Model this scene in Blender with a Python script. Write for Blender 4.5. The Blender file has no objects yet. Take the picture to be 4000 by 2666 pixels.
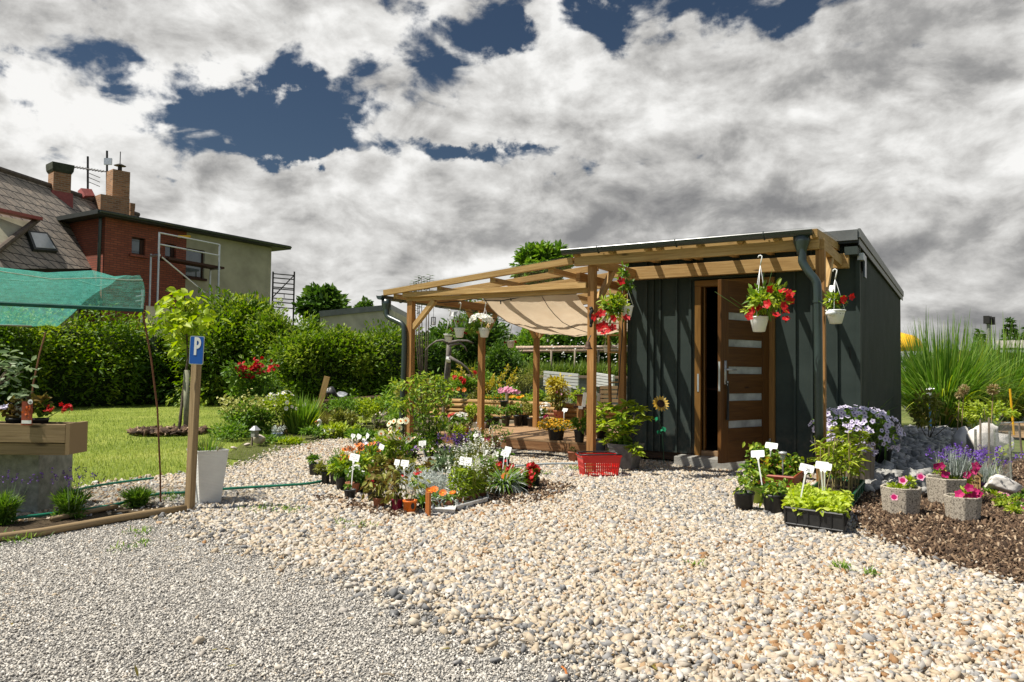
import bpy, bmesh, math, random
import numpy as np
from mathutils import Vector, Matrix
RNG = np.random.default_rng(7)
random.seed(7)
scene = bpy.context.scene
COL = scene.collection
# ---------------------------------------------------------------- surveyed camera: x right along the shed front, y back, z up
CAM = dict(f=2875.19, pitch=.0388, roll=.0119, yaw=.5476, h=1.0433)
CY, SY = math.cos(CAM['yaw']), math.sin(CAM['yaw'])
def ray(px, py):
    x, y = px-2000, py-1333
    cr, sr = math.cos(CAM['roll']), math.sin(CAM['roll'])
    x, y = x*cr+y*sr, -x*sr+y*cr
    cp, sp = math.cos(CAM['pitch']), math.sin(CAM['pitch'])
    X, up = x/CAM['f'], -y/CAM['f']
    Y, Z = cp-up*sp, sp+up*cp
    return np.array([X*CY-Y*SY, X*SY+Y*CY, Z])
ORI = np.array([0, 0, CAM['h']])
def G(px, py, z=0.0): r = ray(px, py); return ORI+r*((z-CAM['h'])/r[2])
def D(px, py, Y): r = ray(px, py); return ORI+r*(Y/(-r[0]*SY+r[1]*CY))
def ONV(px, py, v): r = ray(px, py); return ORI+r*(v/r[1])
def ONU(px, py, u): r = ray(px, py); return ORI+r*(u/r[0])
def dep(p): return -p[0]*SY+p[1]*CY
RIGHT = np.array([CY, SY, 0.]); FWD = np.array([-SY, CY, 0.])
# ---------------------------------------------------------------- scene tree
ORG = {}
def props(o, label=None, cat=None, group=None, kind=None):
    if label: o['label'] = label
    if cat: o['category'] = cat
    if group: o['group'] = group
    if kind: o['kind'] = kind
    return o
def thing(name, loc, label, cat, group=None):
    o = bpy.data.objects.new(name, None); COL.objects.link(o)
    o.location = tuple(float(c) for c in loc); o.empty_display_size = .1
    ORG[o.name] = np.array(loc, float)
    return props(o, label, cat, group)
def link(name, me, mat, parent=None, smooth=False):
    o = bpy.data.objects.new(name, me); COL.objects.link(o)
    if mat is not None:
        for m in (mat if isinstance(mat, (list, tuple)) else [mat]): me.materials.append(m)
    if smooth: me.polygons.foreach_set('use_smooth', np.ones(len(me.polygons), bool))
    if parent is not None:
        o.parent = parent; ORG[o.name] = ORG[parent.name]
    else: ORG[o.name] = np.zeros(3)
    return o
def npmesh(name, V, F, mat, parent=None, shade=None, smooth=False, uv=None):
    """V (n,3) world coordinates; F (m,k)"""
    V = np.asarray(V, np.float32).reshape(-1, 3); F = np.asarray(F, np.int32)
    if parent is not None: V = V-ORG[parent.name].astype(np.float32)
    me = bpy.data.meshes.new(name)
    k = F.shape[1]
    me.vertices.add(len(V)); me.vertices.foreach_set('co', V.ravel())
    me.loops.add(F.size); me.loops.foreach_set('vertex_index', F.ravel())
    me.polygons.add(len(F)); me.polygons.foreach_set('loop_start', np.arange(0, F.size, k, dtype=np.int32))
    me.polygons.foreach_set('loop_total', np.full(len(F), k, np.int32))
    me.update(calc_edges=True)
    if shade is not None:
        a = me.attributes.new('shade', 'FLOAT', 'POINT'); a.data.foreach_set('value', np.asarray(shade, np.float32))
    return link(name, me, mat, parent, smooth)
class MB:
    def __init__(s): s.v = []; s.f = []; s.uv = []
    def add(s, vs, fs, uvs=None):
        b = len(s.v); s.v += [tuple(map(float, v)) for v in vs]
        for i, f in enumerate(fs):
            s.f.append([b+j for j in f])
            s.uv.append(uvs[i] if uvs else [(0., 0.)]*len(f))
    def beam(s, p0, p1, w, h, up=(0, 0, 1)):
        """box from p0 to p1, width w sideways, height h along up (centred), with uv along its length"""
        p0, p1, up = Vector(p0), Vector(p1), Vector(up)
        d = (p1-p0); L = d.length; d.normalize()
        sd = d.cross(up)
        if sd.length < 1e-4: sd = d.cross(Vector((0, 1, 0)))
        sd.normalize(); u2 = sd.cross(d).normalized()
        vs = []
        for p in (p0, p1):
            for a, b in ((-1, -1), (1, -1), (1, 1), (-1, 1)): vs.append(p+sd*(a*w/2)+u2*(b*h/2))
        fs = [(0, 1, 2, 3), (7, 6, 5, 4)]; o = random.random()*10; o2 = random.random()*10
        uvs = [[(o, 0), (o+.02, 0), (o+.02, h), (o, h)], [(o, 0), (o+.02, 0), (o+.02, h), (o, h)]]
        q = o2
        for i in range(4):
            j = (i+1) % 4; ww = w if i % 2 == 0 else h
            fs.append((i, i+4, j+4, j)); uvs.append([(o, q), (o+L, q), (o+L, q+ww), (o, q+ww)]); q += ww
        s.add(vs, fs, uvs)
    def box(s, x0, x1, y0, y1, z0, z1):
        dx, dy, dz = x1-x0, y1-y0, z1-z0; cx, cy, cz = (x0+x1)/2, (y0+y1)/2, (z0+z1)/2
        if dx >= dy and dx >= dz: s.beam((x0, cy, cz), (x1, cy, cz), dy, dz)
        elif dy >= dz: s.beam((cx, y0, cz), (cx, y1, cz), dx, dz)
        else: s.beam((cx, cy, z0), (cx, cy, z1), dx, dy, (0, 1, 0))
    def tube(s, pts, r, n=8, cap=True):
        pts = [Vector(tuple(map(float, p))) for p in pts]; m = len(pts)
        rs = r if isinstance(r, (list, tuple)) else [r]*m
        b = len(s.v); prev = None; L = 0
        for i, p in enumerate(pts):
            t = (pts[min(i+1, m-1)]-pts[max(i-1, 0)])
            if t.length < 1e-9: t = Vector((0, 0, 1))
            t.normalize()
            if prev is None:
                a = t.cross(Vector((0, 0, 1)))
                if a.length < .05: a = t.cross(Vector((0, 1, 0)))
            else:
                a = prev-t*prev.dot(t)
            a.normalize(); prev = a; c = t.cross(a)
            for k in range(n):
                an = 2*math.pi*k/n
                s.v.append(tuple(p+(a*math.cos(an)+c*math.sin(an))*rs[i]))
        for i in range(m-1):
            l = (pts[i+1]-pts[i]).length
            for k in range(n):
                k2 = (k+1) % n
                s.f.append([b+i*n+k, b+i*n+k2, b+(i+1)*n+k2, b+(i+1)*n+k])
                s.uv.append([(L, k/n*.2), (L, (k+1)/n*.2), (L+l, (k+1)/n*.2), (L+l, k/n*.2)])
            L += l
        if cap:
            s.f.append([b+k for k in range(n)][::-1]); s.uv.append([(0, 0)]*n)
            s.f.append([b+(m-1)*n+k for k in range(n)]); s.uv.append([(0, 0)]*n)
    def lathe(s, prof, c=(0, 0, 0), n=16, sx=1, sy=1, rot=0, caps=True, jit=0):
        b = len(s.v)
        for r, z in prof:
            for k in range(n):
                an = 2*math.pi*k/n+rot
                s.v.append((c[0]+r*sx*math.cos(an), c[1]+r*sy*math.sin(an), c[2]+z))
        for i in range(len(prof)-1):
            for k in range(n):
                k2 = (k+1) % n
                s.f.append([b+i*n+k, b+i*n+k2, b+(i+1)*n+k2, b+(i+1)*n+k]); s.uv.append([(0, 0)]*4)
        if caps:
            s.f.append([b+k for k in range(n)][::-1]); s.uv.append([(0, 0)]*n)
            s.f.append([b+(len(prof)-1)*n+k for k in range(n)]); s.uv.append([(0, 0)]*n)
    def prism(s, poly, off):
        """3d polygon extruded by vector off"""
        n = len(poly); a = [np.array(p, float) for p in poly]; off = np.array(off, float)
        s.add(a+[p+off for p in a], [tuple(range(n))[::-1], tuple(range(n, 2*n))]+[(i, (i+1) % n, n+(i+1) % n, n+i) for i in range(n)])
    def ball(s, c, r, n=8, m=6, sz=1.):
        prof = [(max(1e-4, r*math.sin(math.pi*i/m)), -r*sz*math.cos(math.pi*i/m)) for i in range(m+1)]
        s.lathe(prof, c, n)
    def build(s, name, mat, parent=None, smooth=False, bevel=0):
        off = ORG[parent.name] if parent is not None else np.zeros(3)
        V = np.array(s.v)-off
        me = bpy.data.meshes.new(name); me.from_pydata([tuple(v) for v in V], [], s.f)
        uvl = me.uv_layers.new(name='UVMap')
        flat = [c for f in s.uv for p in f for c in p]
        uvl.data.foreach_set('uv', np.array(flat, np.float32))
        bm = bmesh.new(); bm.from_mesh(me); bmesh.ops.recalc_face_normals(bm, faces=bm.faces); bm.to_mesh(me); bm.free()
        o = link(name, me, mat, parent, smooth)
        if bevel:
            md = o.modifiers.new('bevel', 'BEVEL'); md.width = bevel; md.segments = 2; md.limit_method = 'ANGLE'
        return o
def text_verts(txt, size):
    c = bpy.data.curves.new('lettering', 'FONT'); c.body = txt; c.size = size; c.align_x = 'CENTER'; c.align_y = 'CENTER'
    c.extrude = size*.02; c.resolution_u = 3
    o = bpy.data.objects.new('lettering', c); COL.objects.link(o)
    dg = bpy.context.evaluated_depsgraph_get(); me = bpy.data.meshes.new_from_object(o.evaluated_get(dg))
    V = [tuple(v.co) for v in me.vertices]; F = [tuple(p.vertices) for p in me.polygons]
    bpy.data.objects.remove(o); bpy.data.curves.remove(c); bpy.data.meshes.remove(me)
    return V, F
# ---------------------------------------------------------------- materials
MATS = {}
class NT:
    def __init__(s, name):
        m = bpy.data.materials.new(name); m.use_nodes = True; s.m = m; s.t = m.node_tree
        s.b = s.t.nodes['Principled BSDF']; s.out = s.t.nodes['Material Output']
    def n(s, typ, **kw):
        nd = s.t.nodes.new(typ)
        for k, v in kw.items():
            if k.startswith('i_'): nd.inputs[k[2:].replace('_', ' ')].default_value = v
            else: setattr(nd, k, v)
        return nd
    def l(s, a, b): s.t.links.new(a, b)
    def coord(s, kind='Object', scale=(1, 1, 1), rot=(0, 0, 0)):
        tc = s.n('ShaderNodeTexCoord'); mp = s.n('ShaderNodeMapping'); mp.inputs['Scale'].default_value = scale; mp.inputs['Rotation'].default_value = rot
        s.l(tc.outputs[kind], mp.inputs[0]); return mp.outputs[0]
    def ramp(s, fac, stops, interp='LINEAR'):
        r = s.n('ShaderNodeValToRGB'); r.color_ramp.interpolation = interp
        e = r.color_ramp.elements
        while len(e) < len(stops): e.new(.5)
        for el, (p, c) in zip(e, stops): el.position = p; el.color = (*c, 1)
        s.l(fac, r.inputs[0]); return r.outputs[0]
    def noise(s, vec, scale, detail=4, rough=.55, dist=0):
        nd = s.n('ShaderNodeTexNoise'); nd.inputs['Scale'].default_value = scale; nd.inputs['Detail'].default_value = detail
        nd.inputs['Roughness'].default_value = rough; nd.inputs['Distortion'].default_value = dist
        if vec is not None: s.l(vec, nd.inputs['Vector'])
        return nd
    def bump(s, h, strength=.3, dist=.01):
        b = s.n('ShaderNodeBump'); b.inputs['Strength'].default_value = strength; b.inputs['Distance'].default_value = dist
        s.l(h, b.inputs['Height']); s.l(b.outputs[0], s.b.inputs['Normal']); return b
    def mix(s, fac, a, b, typ='MIX'):
        m = s.n('ShaderNodeMix', data_type='RGBA', blend_type=typ)
        for sock, v in ((m.inputs[0], fac), (m.inputs[6], a), (m.inputs[7], b)):
            if hasattr(v, 'links'): s.l(v, sock)
            elif isinstance(v, (int, float)): sock.default_value = v
            else: sock.default_value = (*v, 1)
        return m.outputs[2]
    def math(s, op, a, b=0.):
        m = s.n('ShaderNodeMath', operation=op)
        for sock, v in zip(m.inputs, (a, b)):
            if hasattr(v, 'links'): s.l(v, sock)
            else: sock.default_value = v
        return m.outputs[0]
def plain(name, col, rough=.55, metal=0., var=.25, nscale=9., bump=.0, bscale=40., spec=.4):
    if name in MATS: return MATS[name]
    t = NT(name); c = t.coord('Object')
    nz = t.noise(c, nscale, 5, .6)
    lo = tuple(max(0, x*(1-var)) for x in col); hi = tuple(min(1, x*(1+var*.8)) for x in col)
    t.l(t.ramp(nz.outputs[0], [(.3, lo), (.7, hi)]), t.b.inputs['Base Color'])
    t.b.inputs['Roughness'].default_value = rough; t.b.inputs['Metallic'].default_value = metal
    t.b.inputs['Specular IOR Level'].default_value = spec
    if bump:
        n2 = t.noise(c, bscale, 4, .6); t.bump(n2.outputs[0], bump, .01)
    MATS[name] = t.m; return t.m
def wood(name, c0, c1, c2, rough=.65, gs=1.):
    if name in MATS: return MATS[name]
    t = NT(name); v = t.coord('UV', (1.3, 26*gs, 1))
    g = t.noise(v, 2.2, 6, .62, .6)
    v2 = t.coord('UV', (.6, 3, 1)); k = t.noise(v2, 2.5, 3, .5)
    col = t.ramp(g.outputs[0], [(.28, c0), (.5, c1), (.72, c2)])
    col = t.mix(t.ramp(k.outputs[0], [(.35, (0, 0, 0)), (.7, (.55, .55, .55))]), col, c0)
    vk = t.n('ShaderNodeTexVoronoi'); vk.inputs['Scale'].default_value = 1.0
    t.l(t.coord('UV', (2.2, 9, 1)), vk.inputs['Vector'])
    kn = t.ramp(vk.outputs['Distance'], [(.05, (1, 1, 1)), (.13, (0, 0, 0))])
    col = t.mix(kn, col, tuple(x*.4 for x in c0))
    t.l(col, t.b.inputs['Base Color']); t.b.inputs['Roughness'].default_value = rough
    t.b.inputs['Specular IOR Level'].default_value = .25
    t.bump(g.outputs[0], .25, .004)
    MATS[name] = t.m; return t.m
def leafmat(name, c0, c1, c2, transl=.35, rough=.5, spec=.3):
    if name in MATS: return MATS[name]
    t = NT(name); a = t.n('ShaderNodeAttribute', attribute_name='shade')
    col = t.ramp(a.outputs['Fac'], [(.1, c0), (.5, c1), (.92, c2)])
    t.l(col, t.b.inputs['Base Color']); t.b.inputs['Roughness'].default_value = rough
    t.b.inputs['Specular IOR Level'].default_value = spec
    if transl:
        tr = t.n('ShaderNodeBsdfTranslucent'); mx = t.n('ShaderNodeMixShader'); mx.inputs[0].default_value = transl
        hs = t.n('ShaderNodeHueSaturation'); hs.inputs['Saturation'].default_value = 1.1; hs.inputs['Value'].default_value = 1.35
        t.l(col, hs.inputs['Color']); t.l(hs.outputs[0], tr.inputs[0])
        t.l(t.b.outputs[0], mx.inputs[1]); t.l(tr.outputs[0], mx.inputs[2]); t.l(mx.outputs[0], t.out.inputs[0])
    MATS[name] = t.m; return t.m
WOOD_LIGHT = wood('pine_light', (.30, .17, .06), (.50, .31, .12), (.60, .41, .19))
WOOD_POST = wood('pine_post', (.21, .095, .03), (.40, .20, .065), (.50, .28, .11))
WOOD_DECK = wood('deck_boards', (.22, .125, .06), (.38, .235, .125), (.48, .33, .19))
WOOD_OLD = wood('weathered_wood', (.13, .10, .07), (.27, .22, .16), (.36, .31, .24))
WOOD_BOX = wood('planter_wood', (.16, .11, .055), (.30, .21, .11), (.38, .28, .16))
WOOD_DOOR = wood('stained_door_wood', (.065, .026, .006), (.115, .048, .011), (.16, .072, .018), .45)
WOOD_FRAME = wood('varnished_frame', (.15, .07, .015), (.26, .13, .03), (.34, .18, .05), .5)
WOOD_DARK = wood('dark_wood', (.03, .012, .008), (.06, .025, .015), (.09, .04, .025))
WOOD_ORANGE = wood('orange_stake_wood', (.30, .09, .02), (.45, .15, .035), (.52, .2, .06))
BAMBOO = wood('round_log_wood', (.24, .13, .045), (.42, .26, .10), (.52, .36, .17), gs=.4)
BARK = plain('bark', (.10, .075, .055), .9, 0, .5, 14, .6, 30)
def shedmat():
    t = NT('dark_shed_sheet'); o = t.coord('Object'); n1 = t.noise(o, 2.5, 6, .65); n2 = t.noise(o, 11, 6, .7); sx = t.n('ShaderNodeSeparateXYZ'); t.l(o, sx.inputs[0])
    col = t.ramp(n1.outputs[0], [(.3, (.034, .046, .041)), (.7, (.052, .067, .060))])
    mud = t.math('MULTIPLY', t.ramp(n2.outputs[0], [(.45, (0, 0, 0)), (.7, (1, 1, 1))]), t.ramp(sx.outputs[2], [(.10, (.75,)*3), (.55, (0, 0, 0))]))
    t.l(t.mix(mud, col, (.16, .14, .11)), t.b.inputs['Base Color']); t.b.inputs['Roughness'].default_value = .62; t.b.inputs['Specular IOR Level'].default_value = .14
    t.bump(n1.outputs[0], .12, .03); return t.m
SHEDMET = shedmat()
GUTTERM = plain('dark_gutter_metal', (.022, .036, .033), .33, 0, .2, 5, 0, 1, .7)
FLASH = plain('grey_flashing', (.16, .165, .16), .45, .3, .25, 4)
GALV = plain('galvanised_steel', (.55, .57, .58), .4, .6, .15, 12)
WHITEP = plain('white_plastic', (.80, .80, .78), .4, 0, .06, 8)
WHITEC = plain('white_textured_pot', (.72, .71, .67), .6, 0, .1, 6)
BLACKP = plain('black_plastic', (.022, .022, .022), .45, 0, .5, 14, .1, 30)
BLACKI = plain('black_iron', (.02, .018, .016), .6)
RUST = plain('rusty_rod', (.17, .068, .03), .85, 0, .4, 30)
TERRA = plain('terracotta', (.36, .135, .07), .75, 0, .25, 9, .1, 40)
SOIL = plain('potting_soil', (.045, .03, .02), .95, 0, .6, 60, .8, 120)
CONC = plain('concrete', (.36, .345, .31), .9, 0, .3, 7, .5, 60)
CONCD = plain('old_concrete_block', (.23, .235, .20), .9, 0, .45, 14, .6, 70)
ROCKW = plain('white_rock', (.66, .62, .57), .85, 0, .25, 5, .8, 14)
ROCKG = plain('grey_rock', (.30, .29, .28), .85, 0, .45, 6, .8, 14)
ROCKB = plain('tan_rock', (.47, .40, .33), .85, 0, .3, 6, .8, 14)
REDP = plain('red_plastic', (.62, .012, .010), .32, 0, .08, 6, 0, 1, .5)
ORANGEP = plain('orange_pot', (.72, .16, .012), .45, 0, .12, 8)
PURPLEP = plain('purple_pot', (.24, .012, .05), .35, 0, .15, 8)
LIMEP = plain('lime_pot', (.30, .42, .06), .45, 0, .12, 8)
GREENP = plain('green_crate_plastic', (.012, .10, .04), .45, 0, .25, 10)
GREYPOT = plain('grey_stone_pot', (.17, .165, .16), .6, 0, .45, 14, .2, 40)
LILACP = plain('lilac_grey_pot', (.48, .48, .55), .5, 0, .1, 8)
VIOLP = plain('violet_pot', (.10, .05, .2), .5)
HOSEG = plain('green_hose_rubber', (.012, .17, .10), .4, 0, .15, 10)
HOSEB = plain('pale_blue_hose_rubber', (.36, .42, .45), .5, 0, .15, 10)
HOSEK = plain('black_hose_rubber', (.02, .022, .025), .45)
INK = plain('pen_ink', (.03, .03, .04), .8)
BLUE = plain('sign_blue', (.012, .10, .42), .35, 0, .06, 4)
PLASTER = plain('olive_plaster', (.40, .37, .26), .92, 0, .22, 1.2, .3, 50)
SKIRT = plain('pale_plaster', (.5, .45, .38), .92, 0, .2, 2, .3, 50)
REDTRIM = plain('red_trim', (.30, .07, .06), .6)
DARKTRIM = plain('dark_roof_trim', (.03, .035, .033), .6)
YELLOWP = plain('yellow_fabric', (.75, .42, .012), .5, 0, .08, 3)
GLOVE = plain('solar_lamp_grey', (.4, .41, .4), .35, .5)
CARD = plain('printed_card', (.30, .06, .03), .5, 0, .3, 20)
def glassmat(name, tint, mixf, rough=.05, col=(.8, .85, .85)):
    t = NT(name); tr = t.n('ShaderNodeBsdfTransparent'); tr.inputs[0].default_value = (*tint, 1)
    t.b.inputs['Base Color'].default_value = (*col, 1); t.b.inputs['Roughness'].default_value = rough
    mx = t.n('ShaderNodeMixShader'); mx.inputs[0].default_value = mixf
    t.l(tr.outputs[0], mx.inputs[1]); t.l(t.b.outputs[0], mx.inputs[2]); t.l(mx.outputs[0], t.out.inputs[0]); return t.m
POLY = glassmat('clear_roof_sheet', (.94, .95, .95), .07, .25, (.40, .42, .43))
PALEPANE = plain('cloud_reflection_pane', (.42, .44, .43), .08, 0, .45, 4, .02, 9, .9)  # cloud reflection on the glass put into a pale mottled base colour
PANE = plain('window_pane', (.10, .115, .125), .06, 0, .3, 2, 0, 1, .9)
SKYPANE = plain('skylight_pane', (.5, .51, .5), .1, 0, .2, 2, 0, 1, .8)
def brickmat(name, c1, c2, mort, sc, axis='Y'):
    t = NT(name); tc = t.n('ShaderNodeTexCoord'); sx = t.n('ShaderNodeSeparateXYZ'); cb = t.n('ShaderNodeCombineXYZ')
    t.l(tc.outputs['Object'], sx.inputs[0])
    t.l(t.math('ADD', sx.outputs[0], sx.outputs[1]), cb.inputs[0]); t.l(sx.outputs[2], cb.inputs[1])
    b = t.n('ShaderNodeTexBrick'); t.l(cb.outputs[0], b.inputs['Vector'])
    b.inputs['Color1'].default_value = (*c1, 1); b.inputs['Color2'].default_value = (*c2, 1); b.inputs['Mortar'].default_value = (*mort, 1)
    b.inputs['Scale'].default_value = sc; b.inputs['Mortar Size'].default_value = .012; b.inputs['Brick Width'].default_value = .27; b.inputs['Row Height'].default_value = .085
    nz = t.noise(tc.outputs['Object'], 2.2, 5, .7)
    t.l(t.mix(t.ramp(nz.outputs[0], [(.35, (.0, .0, .0)), (.75, (.6, .6, .6))]), b.outputs[0], tuple(x*.45 for x in c1)), t.b.inputs['Base Color'])
    t.b.inputs['Roughness'].default_value = .85; t.bump(b.outputs['Fac'], -.4, .01); return t.m
BRICK = brickmat('red_brick', (.36, .095, .05), (.24, .055, .03), (.10, .05, .035), 1.0)
BRICKC = brickmat('chimney_brick', (.46, .22, .10), (.24, .11, .05), (.36, .29, .2), 1.0)
def tilemat():
    t = NT('diamond_roof_tiles'); uv = t.coord('UV')
    sx = t.n('ShaderNodeSeparateXYZ'); t.l(uv, sx.inputs[0])
    m = None
    sk_ = t.math('ADD', t.math('MULTIPLY', sx.outputs[0], .85), t.math('MULTIPLY', sx.outputs[1], .55))
    for q in (sx.outputs[1], sk_):
        fr = t.math('FRACT', t.math('MULTIPLY', q, 2.3))
        e = t.math('LESS_THAN', fr, .10); m = e if m is None else t.math('MAXIMUM', m, e)
    o = t.coord('Object'); n1 = t.noise(o, 3.0, 6, .75); n2 = t.noise(o, 14, 4, .7)
    col = t.ramp(n1.outputs[0], [(.3, (.13, .11, .09)), (.52, (.28, .235, .19)), (.72, (.46, .36, .27))])
    col = t.mix(t.ramp(n2.outputs[0], [(.58, (0, 0, 0)), (.72, (.75, .75, .75))]), col, (.52, .46, .38))
    col = t.mix(m, col, (.018, .016, .015)); t.l(col, t.b.inputs['Base Color']); t.b.inputs['Roughness'].default_value = .9
    t.bump(t.math('SUBTRACT', 1., m), .4, .02); return t.m
TILES = tilemat()
def stonemat(name, stops, nscale=60):
    t = NT(name); a = t.n('ShaderNodeAttribute', attribute_name='shade'); o = t.coord('Object'); n = t.noise(o, nscale, 4, .65)
    col = t.ramp(a.outputs['Fac'], stops)
    col = t.mix(t.ramp(n.outputs[0], [(.35, (0, 0, 0)), (.7, (.45, .45, .45))]), col, (.62, .58, .52), 'MULTIPLY')
    t.l(col, t.b.inputs['Base Color']); t.b.inputs['Roughness'].default_value = .85; t.b.inputs['Specular IOR Level'].default_value = .25
    return t.m
GRAVC = stonemat('cream_gravel', [(0, (.18, .18, .18)), (.14, (.33, .32, .31)), (.28, (.47, .40, .31)), (.48, (.49, .395, .275)), (.66, (.53, .475, .385)), (.86, (.59, .56, .515)), (.96, (.42, .29, .17)), (1, (.30, .17, .08))])
GRAVF = stonemat('fine_grey_gravel', [(0, (.26, .245, .225)), (.3, (.48, .45, .40)), (.6, (.60, .565, .505)), (.85, (.70, .665, .61)), (.96, (.56, .44, .30)), (1, (.42, .27, .14))], 120)
COBBLE = stonemat('grey_cobbles', [(0, (.20, .20, .19)), (.5, (.34, .33, .31)), (1, (.52, .50, .46))], 25)
CHIPS = stonemat('bark_chips', [(0, (.035, .022, .014)), (.4, (.085, .052, .032)), (.75, (.16, .10, .06)), (.93, (.30, .21, .13)), (1, (.46, .36, .25))], 50)
FOL = dict(
    thuja=leafmat('thuja_leaf', (0.06, 0.125, 0.012), (0.15, 0.245, 0.022), (0.36, 0.42, 0.05), 0.38),
    beech=leafmat('beech_leaf', (0.055, 0.115, 0.012), (0.135, 0.225, 0.022), (0.31, 0.37, 0.06), 0.38),
    dark=leafmat('dark_leaf', (0.03, 0.075, 0.012), (0.075, 0.15, 0.02), (0.16, 0.25, 0.04), 0.3),
    mid=leafmat('mid_leaf', (0.06, 0.13, 0.014), (0.135, 0.25, 0.03), (0.28, 0.39, 0.06), 0.35),
    lime=leafmat('lime_leaf', (0.15, 0.23, 0.02), (0.31, 0.4, 0.035), (0.52, 0.58, 0.08), 0.35),
    yellow=leafmat('yellow_leaf', (.30, .26, .02), (.50, .42, .05), (.66, .56, .12), .3),
    olive=leafmat('olive_leaf', (0.1, 0.12, 0.02), (0.21, 0.225, 0.04), (0.36, 0.36, 0.08), 0.3),
    bronze=leafmat('bronze_leaf', (.09, .05, .02), (.17, .12, .03), (.28, .25, .06), .3),
    silver=leafmat('silver_leaf', (.30, .34, .31), (.48, .52, .48), (.66, .69, .64), .2),
    blue=leafmat('bluegreen_leaf', (.07, .12, .06), (.14, .21, .10), (.27, .34, .19), .3),
    straw=leafmat('straw_blade', (.20, .14, .05), (.36, .28, .12), (.52, .44, .24), .3),
    grass=leafmat('lawn_blade', (.085, .14, .016), (.18, .25, .034), (.34, .36, .09), .35),
    misc=leafmat('reed_blade', (0.05, 0.13, 0.016), (0.12, 0.24, 0.03), (0.28, 0.4, 0.09), 0.35),
    meadow=leafmat('meadow_blade', (.07, .13, .02), (.15, .22, .035), (.28, .34, .07), .35))
def flo(n, c, v=.5, tr=.2): return leafmat('petal_'+n, tuple(x*v for x in c), c, tuple(min(1, x*1.25+.02) for x in c), tr, .55)
FLO = dict(red=flo('red', (.50, .007, .010)), crimson=flo('crimson', (.42, .006, .012)), orange=flo('orange', (.66, .15, .004)), white=flo('white', (.78, .78, .74), .8),
    cream=flo('cream', (.80, .76, .52), .8), purple=flo('purple', (.17, .07, .42)), lilac=flo('lilac', (.66, .60, .74), .8), magenta=flo('magenta', (.46, .008, .12)),
    yellow=flo('yellow', (.70, .42, .012)), pink=flo('pink', (.74, .33, .46), .7), violet=flo('violet', (.10, .04, .22)), rust=flo('rust', (.55, .11, .015)), salvia=flo('salvia', (.66, .66, .58), .8), brown=flo('brown', (.07, .03, .012), .6, 0))
# ---------------------------------------------------------------- foliage generators (numpy)
def unit(a): return a/np.maximum(np.linalg.norm(a, axis=-1, keepdims=True), 1e-9)
def rnd(n, k=3): return RNG.normal(size=(n, k))
def perp(A, ref=None):
    """a unit normal for each axis, biased upward"""
    r = np.array([0, 0, 1.])+rnd(len(A))*.55 if ref is None else ref
    return unit(r-A*np.sum(r*A, -1, keepdims=True))
def leaves(P, A, L, W, fold=.25, droop=.15, N=None):
    n = len(P); A = unit(A); N = perp(A) if N is None else unit(N-A*np.sum(N*A, -1, keepdims=True)); S = np.cross(A, N)
    L = np.broadcast_to(L, n)[:, None]; W = np.broadcast_to(W, n)[:, None]/2
    def pt(t, s, d): return P+A*L*t+S*W*s+N*(W*abs(s)*fold-L*droop*t*t)
    V = np.stack([pt(0, 0, 0), pt(.28, .8, 0), pt(.62, .85, 0), pt(1, 0, 0), pt(.62, -.85, 0), pt(.28, -.8, 0)], 1)
    b = np.arange(n)[:, None]*6
    return V.reshape(-1, 3), np.concatenate([b+[0, 1, 2, 3], b+[0, 3, 4, 5]], 0)
def cards(P, A, L, W, N=None):
    n = len(P); A = unit(A); N = perp(A) if N is None else N; S = np.cross(A, N)
    L = np.broadcast_to(L, n)[:, None]; W = np.broadcast_to(W, n)[:, None]/2
    V = np.stack([P, P+A*L*.5+S*W-N*L*.06, P+A*L-N*L*.15, P+A*L*.5-S*W-N*L*.06], 1)
    return V.reshape(-1, 3), np.arange(n*4).reshape(n, 4)
def blades(P, A, L, W, k=4, grav=.5):
    n = len(P); A = unit(A); L = np.broadcast_to(L, n)[:, None]; W = np.broadcast_to(W, n)[:, None]; g = np.broadcast_to(grav, n)[:, None]
    S = unit(np.cross(A, np.array([0, 0, 1.])+rnd(n)*.05)); rows = []
    for i in range(k+1):
        t = i/k; c = P+A*L*t; c = c+np.array([0, 0, -1.])*g*L*t*t
        w = W*(1-t**2.2)*.5+W*.03
        rows += [c-S*w, c+S*w]
    V = np.stack(rows, 1); b = np.arange(n)[:, None]*(2*(k+1))
    F = np.concatenate([b+[2*i, 2*i+1, 2*i+3, 2*i+2] for i in range(k)], 0)
    return V.reshape(-1, 3), F
def per(sh, m): return np.repeat(sh, m)
def disc6(P, N, R):
    n = len(P); N = unit(N); A = perp(N, np.tile([.3, .2, 1.], (n, 1))+rnd(n)*.3); B = np.cross(N, A); R = np.broadcast_to(R, n)[:, None]
    V = np.stack([P+(A*math.cos(a)+B*math.sin(a))*R for a in np.arange(6)*math.pi/3], 1); b = np.arange(n)[:, None]*6
    return V.reshape(-1, 3), np.concatenate([b+[0, 1, 2, 3], b+[0, 3, 4, 5]], 0)
def petals(P, N, R, k=5, wid=.75, cup=.25):
    n = len(P); N = unit(N); A = perp(N, np.tile([.3, .2, 1.], (n, 1))+rnd(n)*.4); B = np.cross(N, A); R = np.broadcast_to(R, n)[:, None]
    out = []; w = math.pi/k*wid
    for i in range(k):
        a = 2*math.pi*i/k
        d = lambda q: A*math.cos(q)+B*math.sin(q)
        out.append(np.stack([P, P+d(a-w)*R*.75+N*R*cup*.6, P+d(a)*R+N*R*cup, P+d(a+w)*R*.75+N*R*cup*.6], 1))
    V = np.stack(out, 1).reshape(-1, 3)
    return V, np.arange(n*k*4).reshape(-1, 4)
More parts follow.
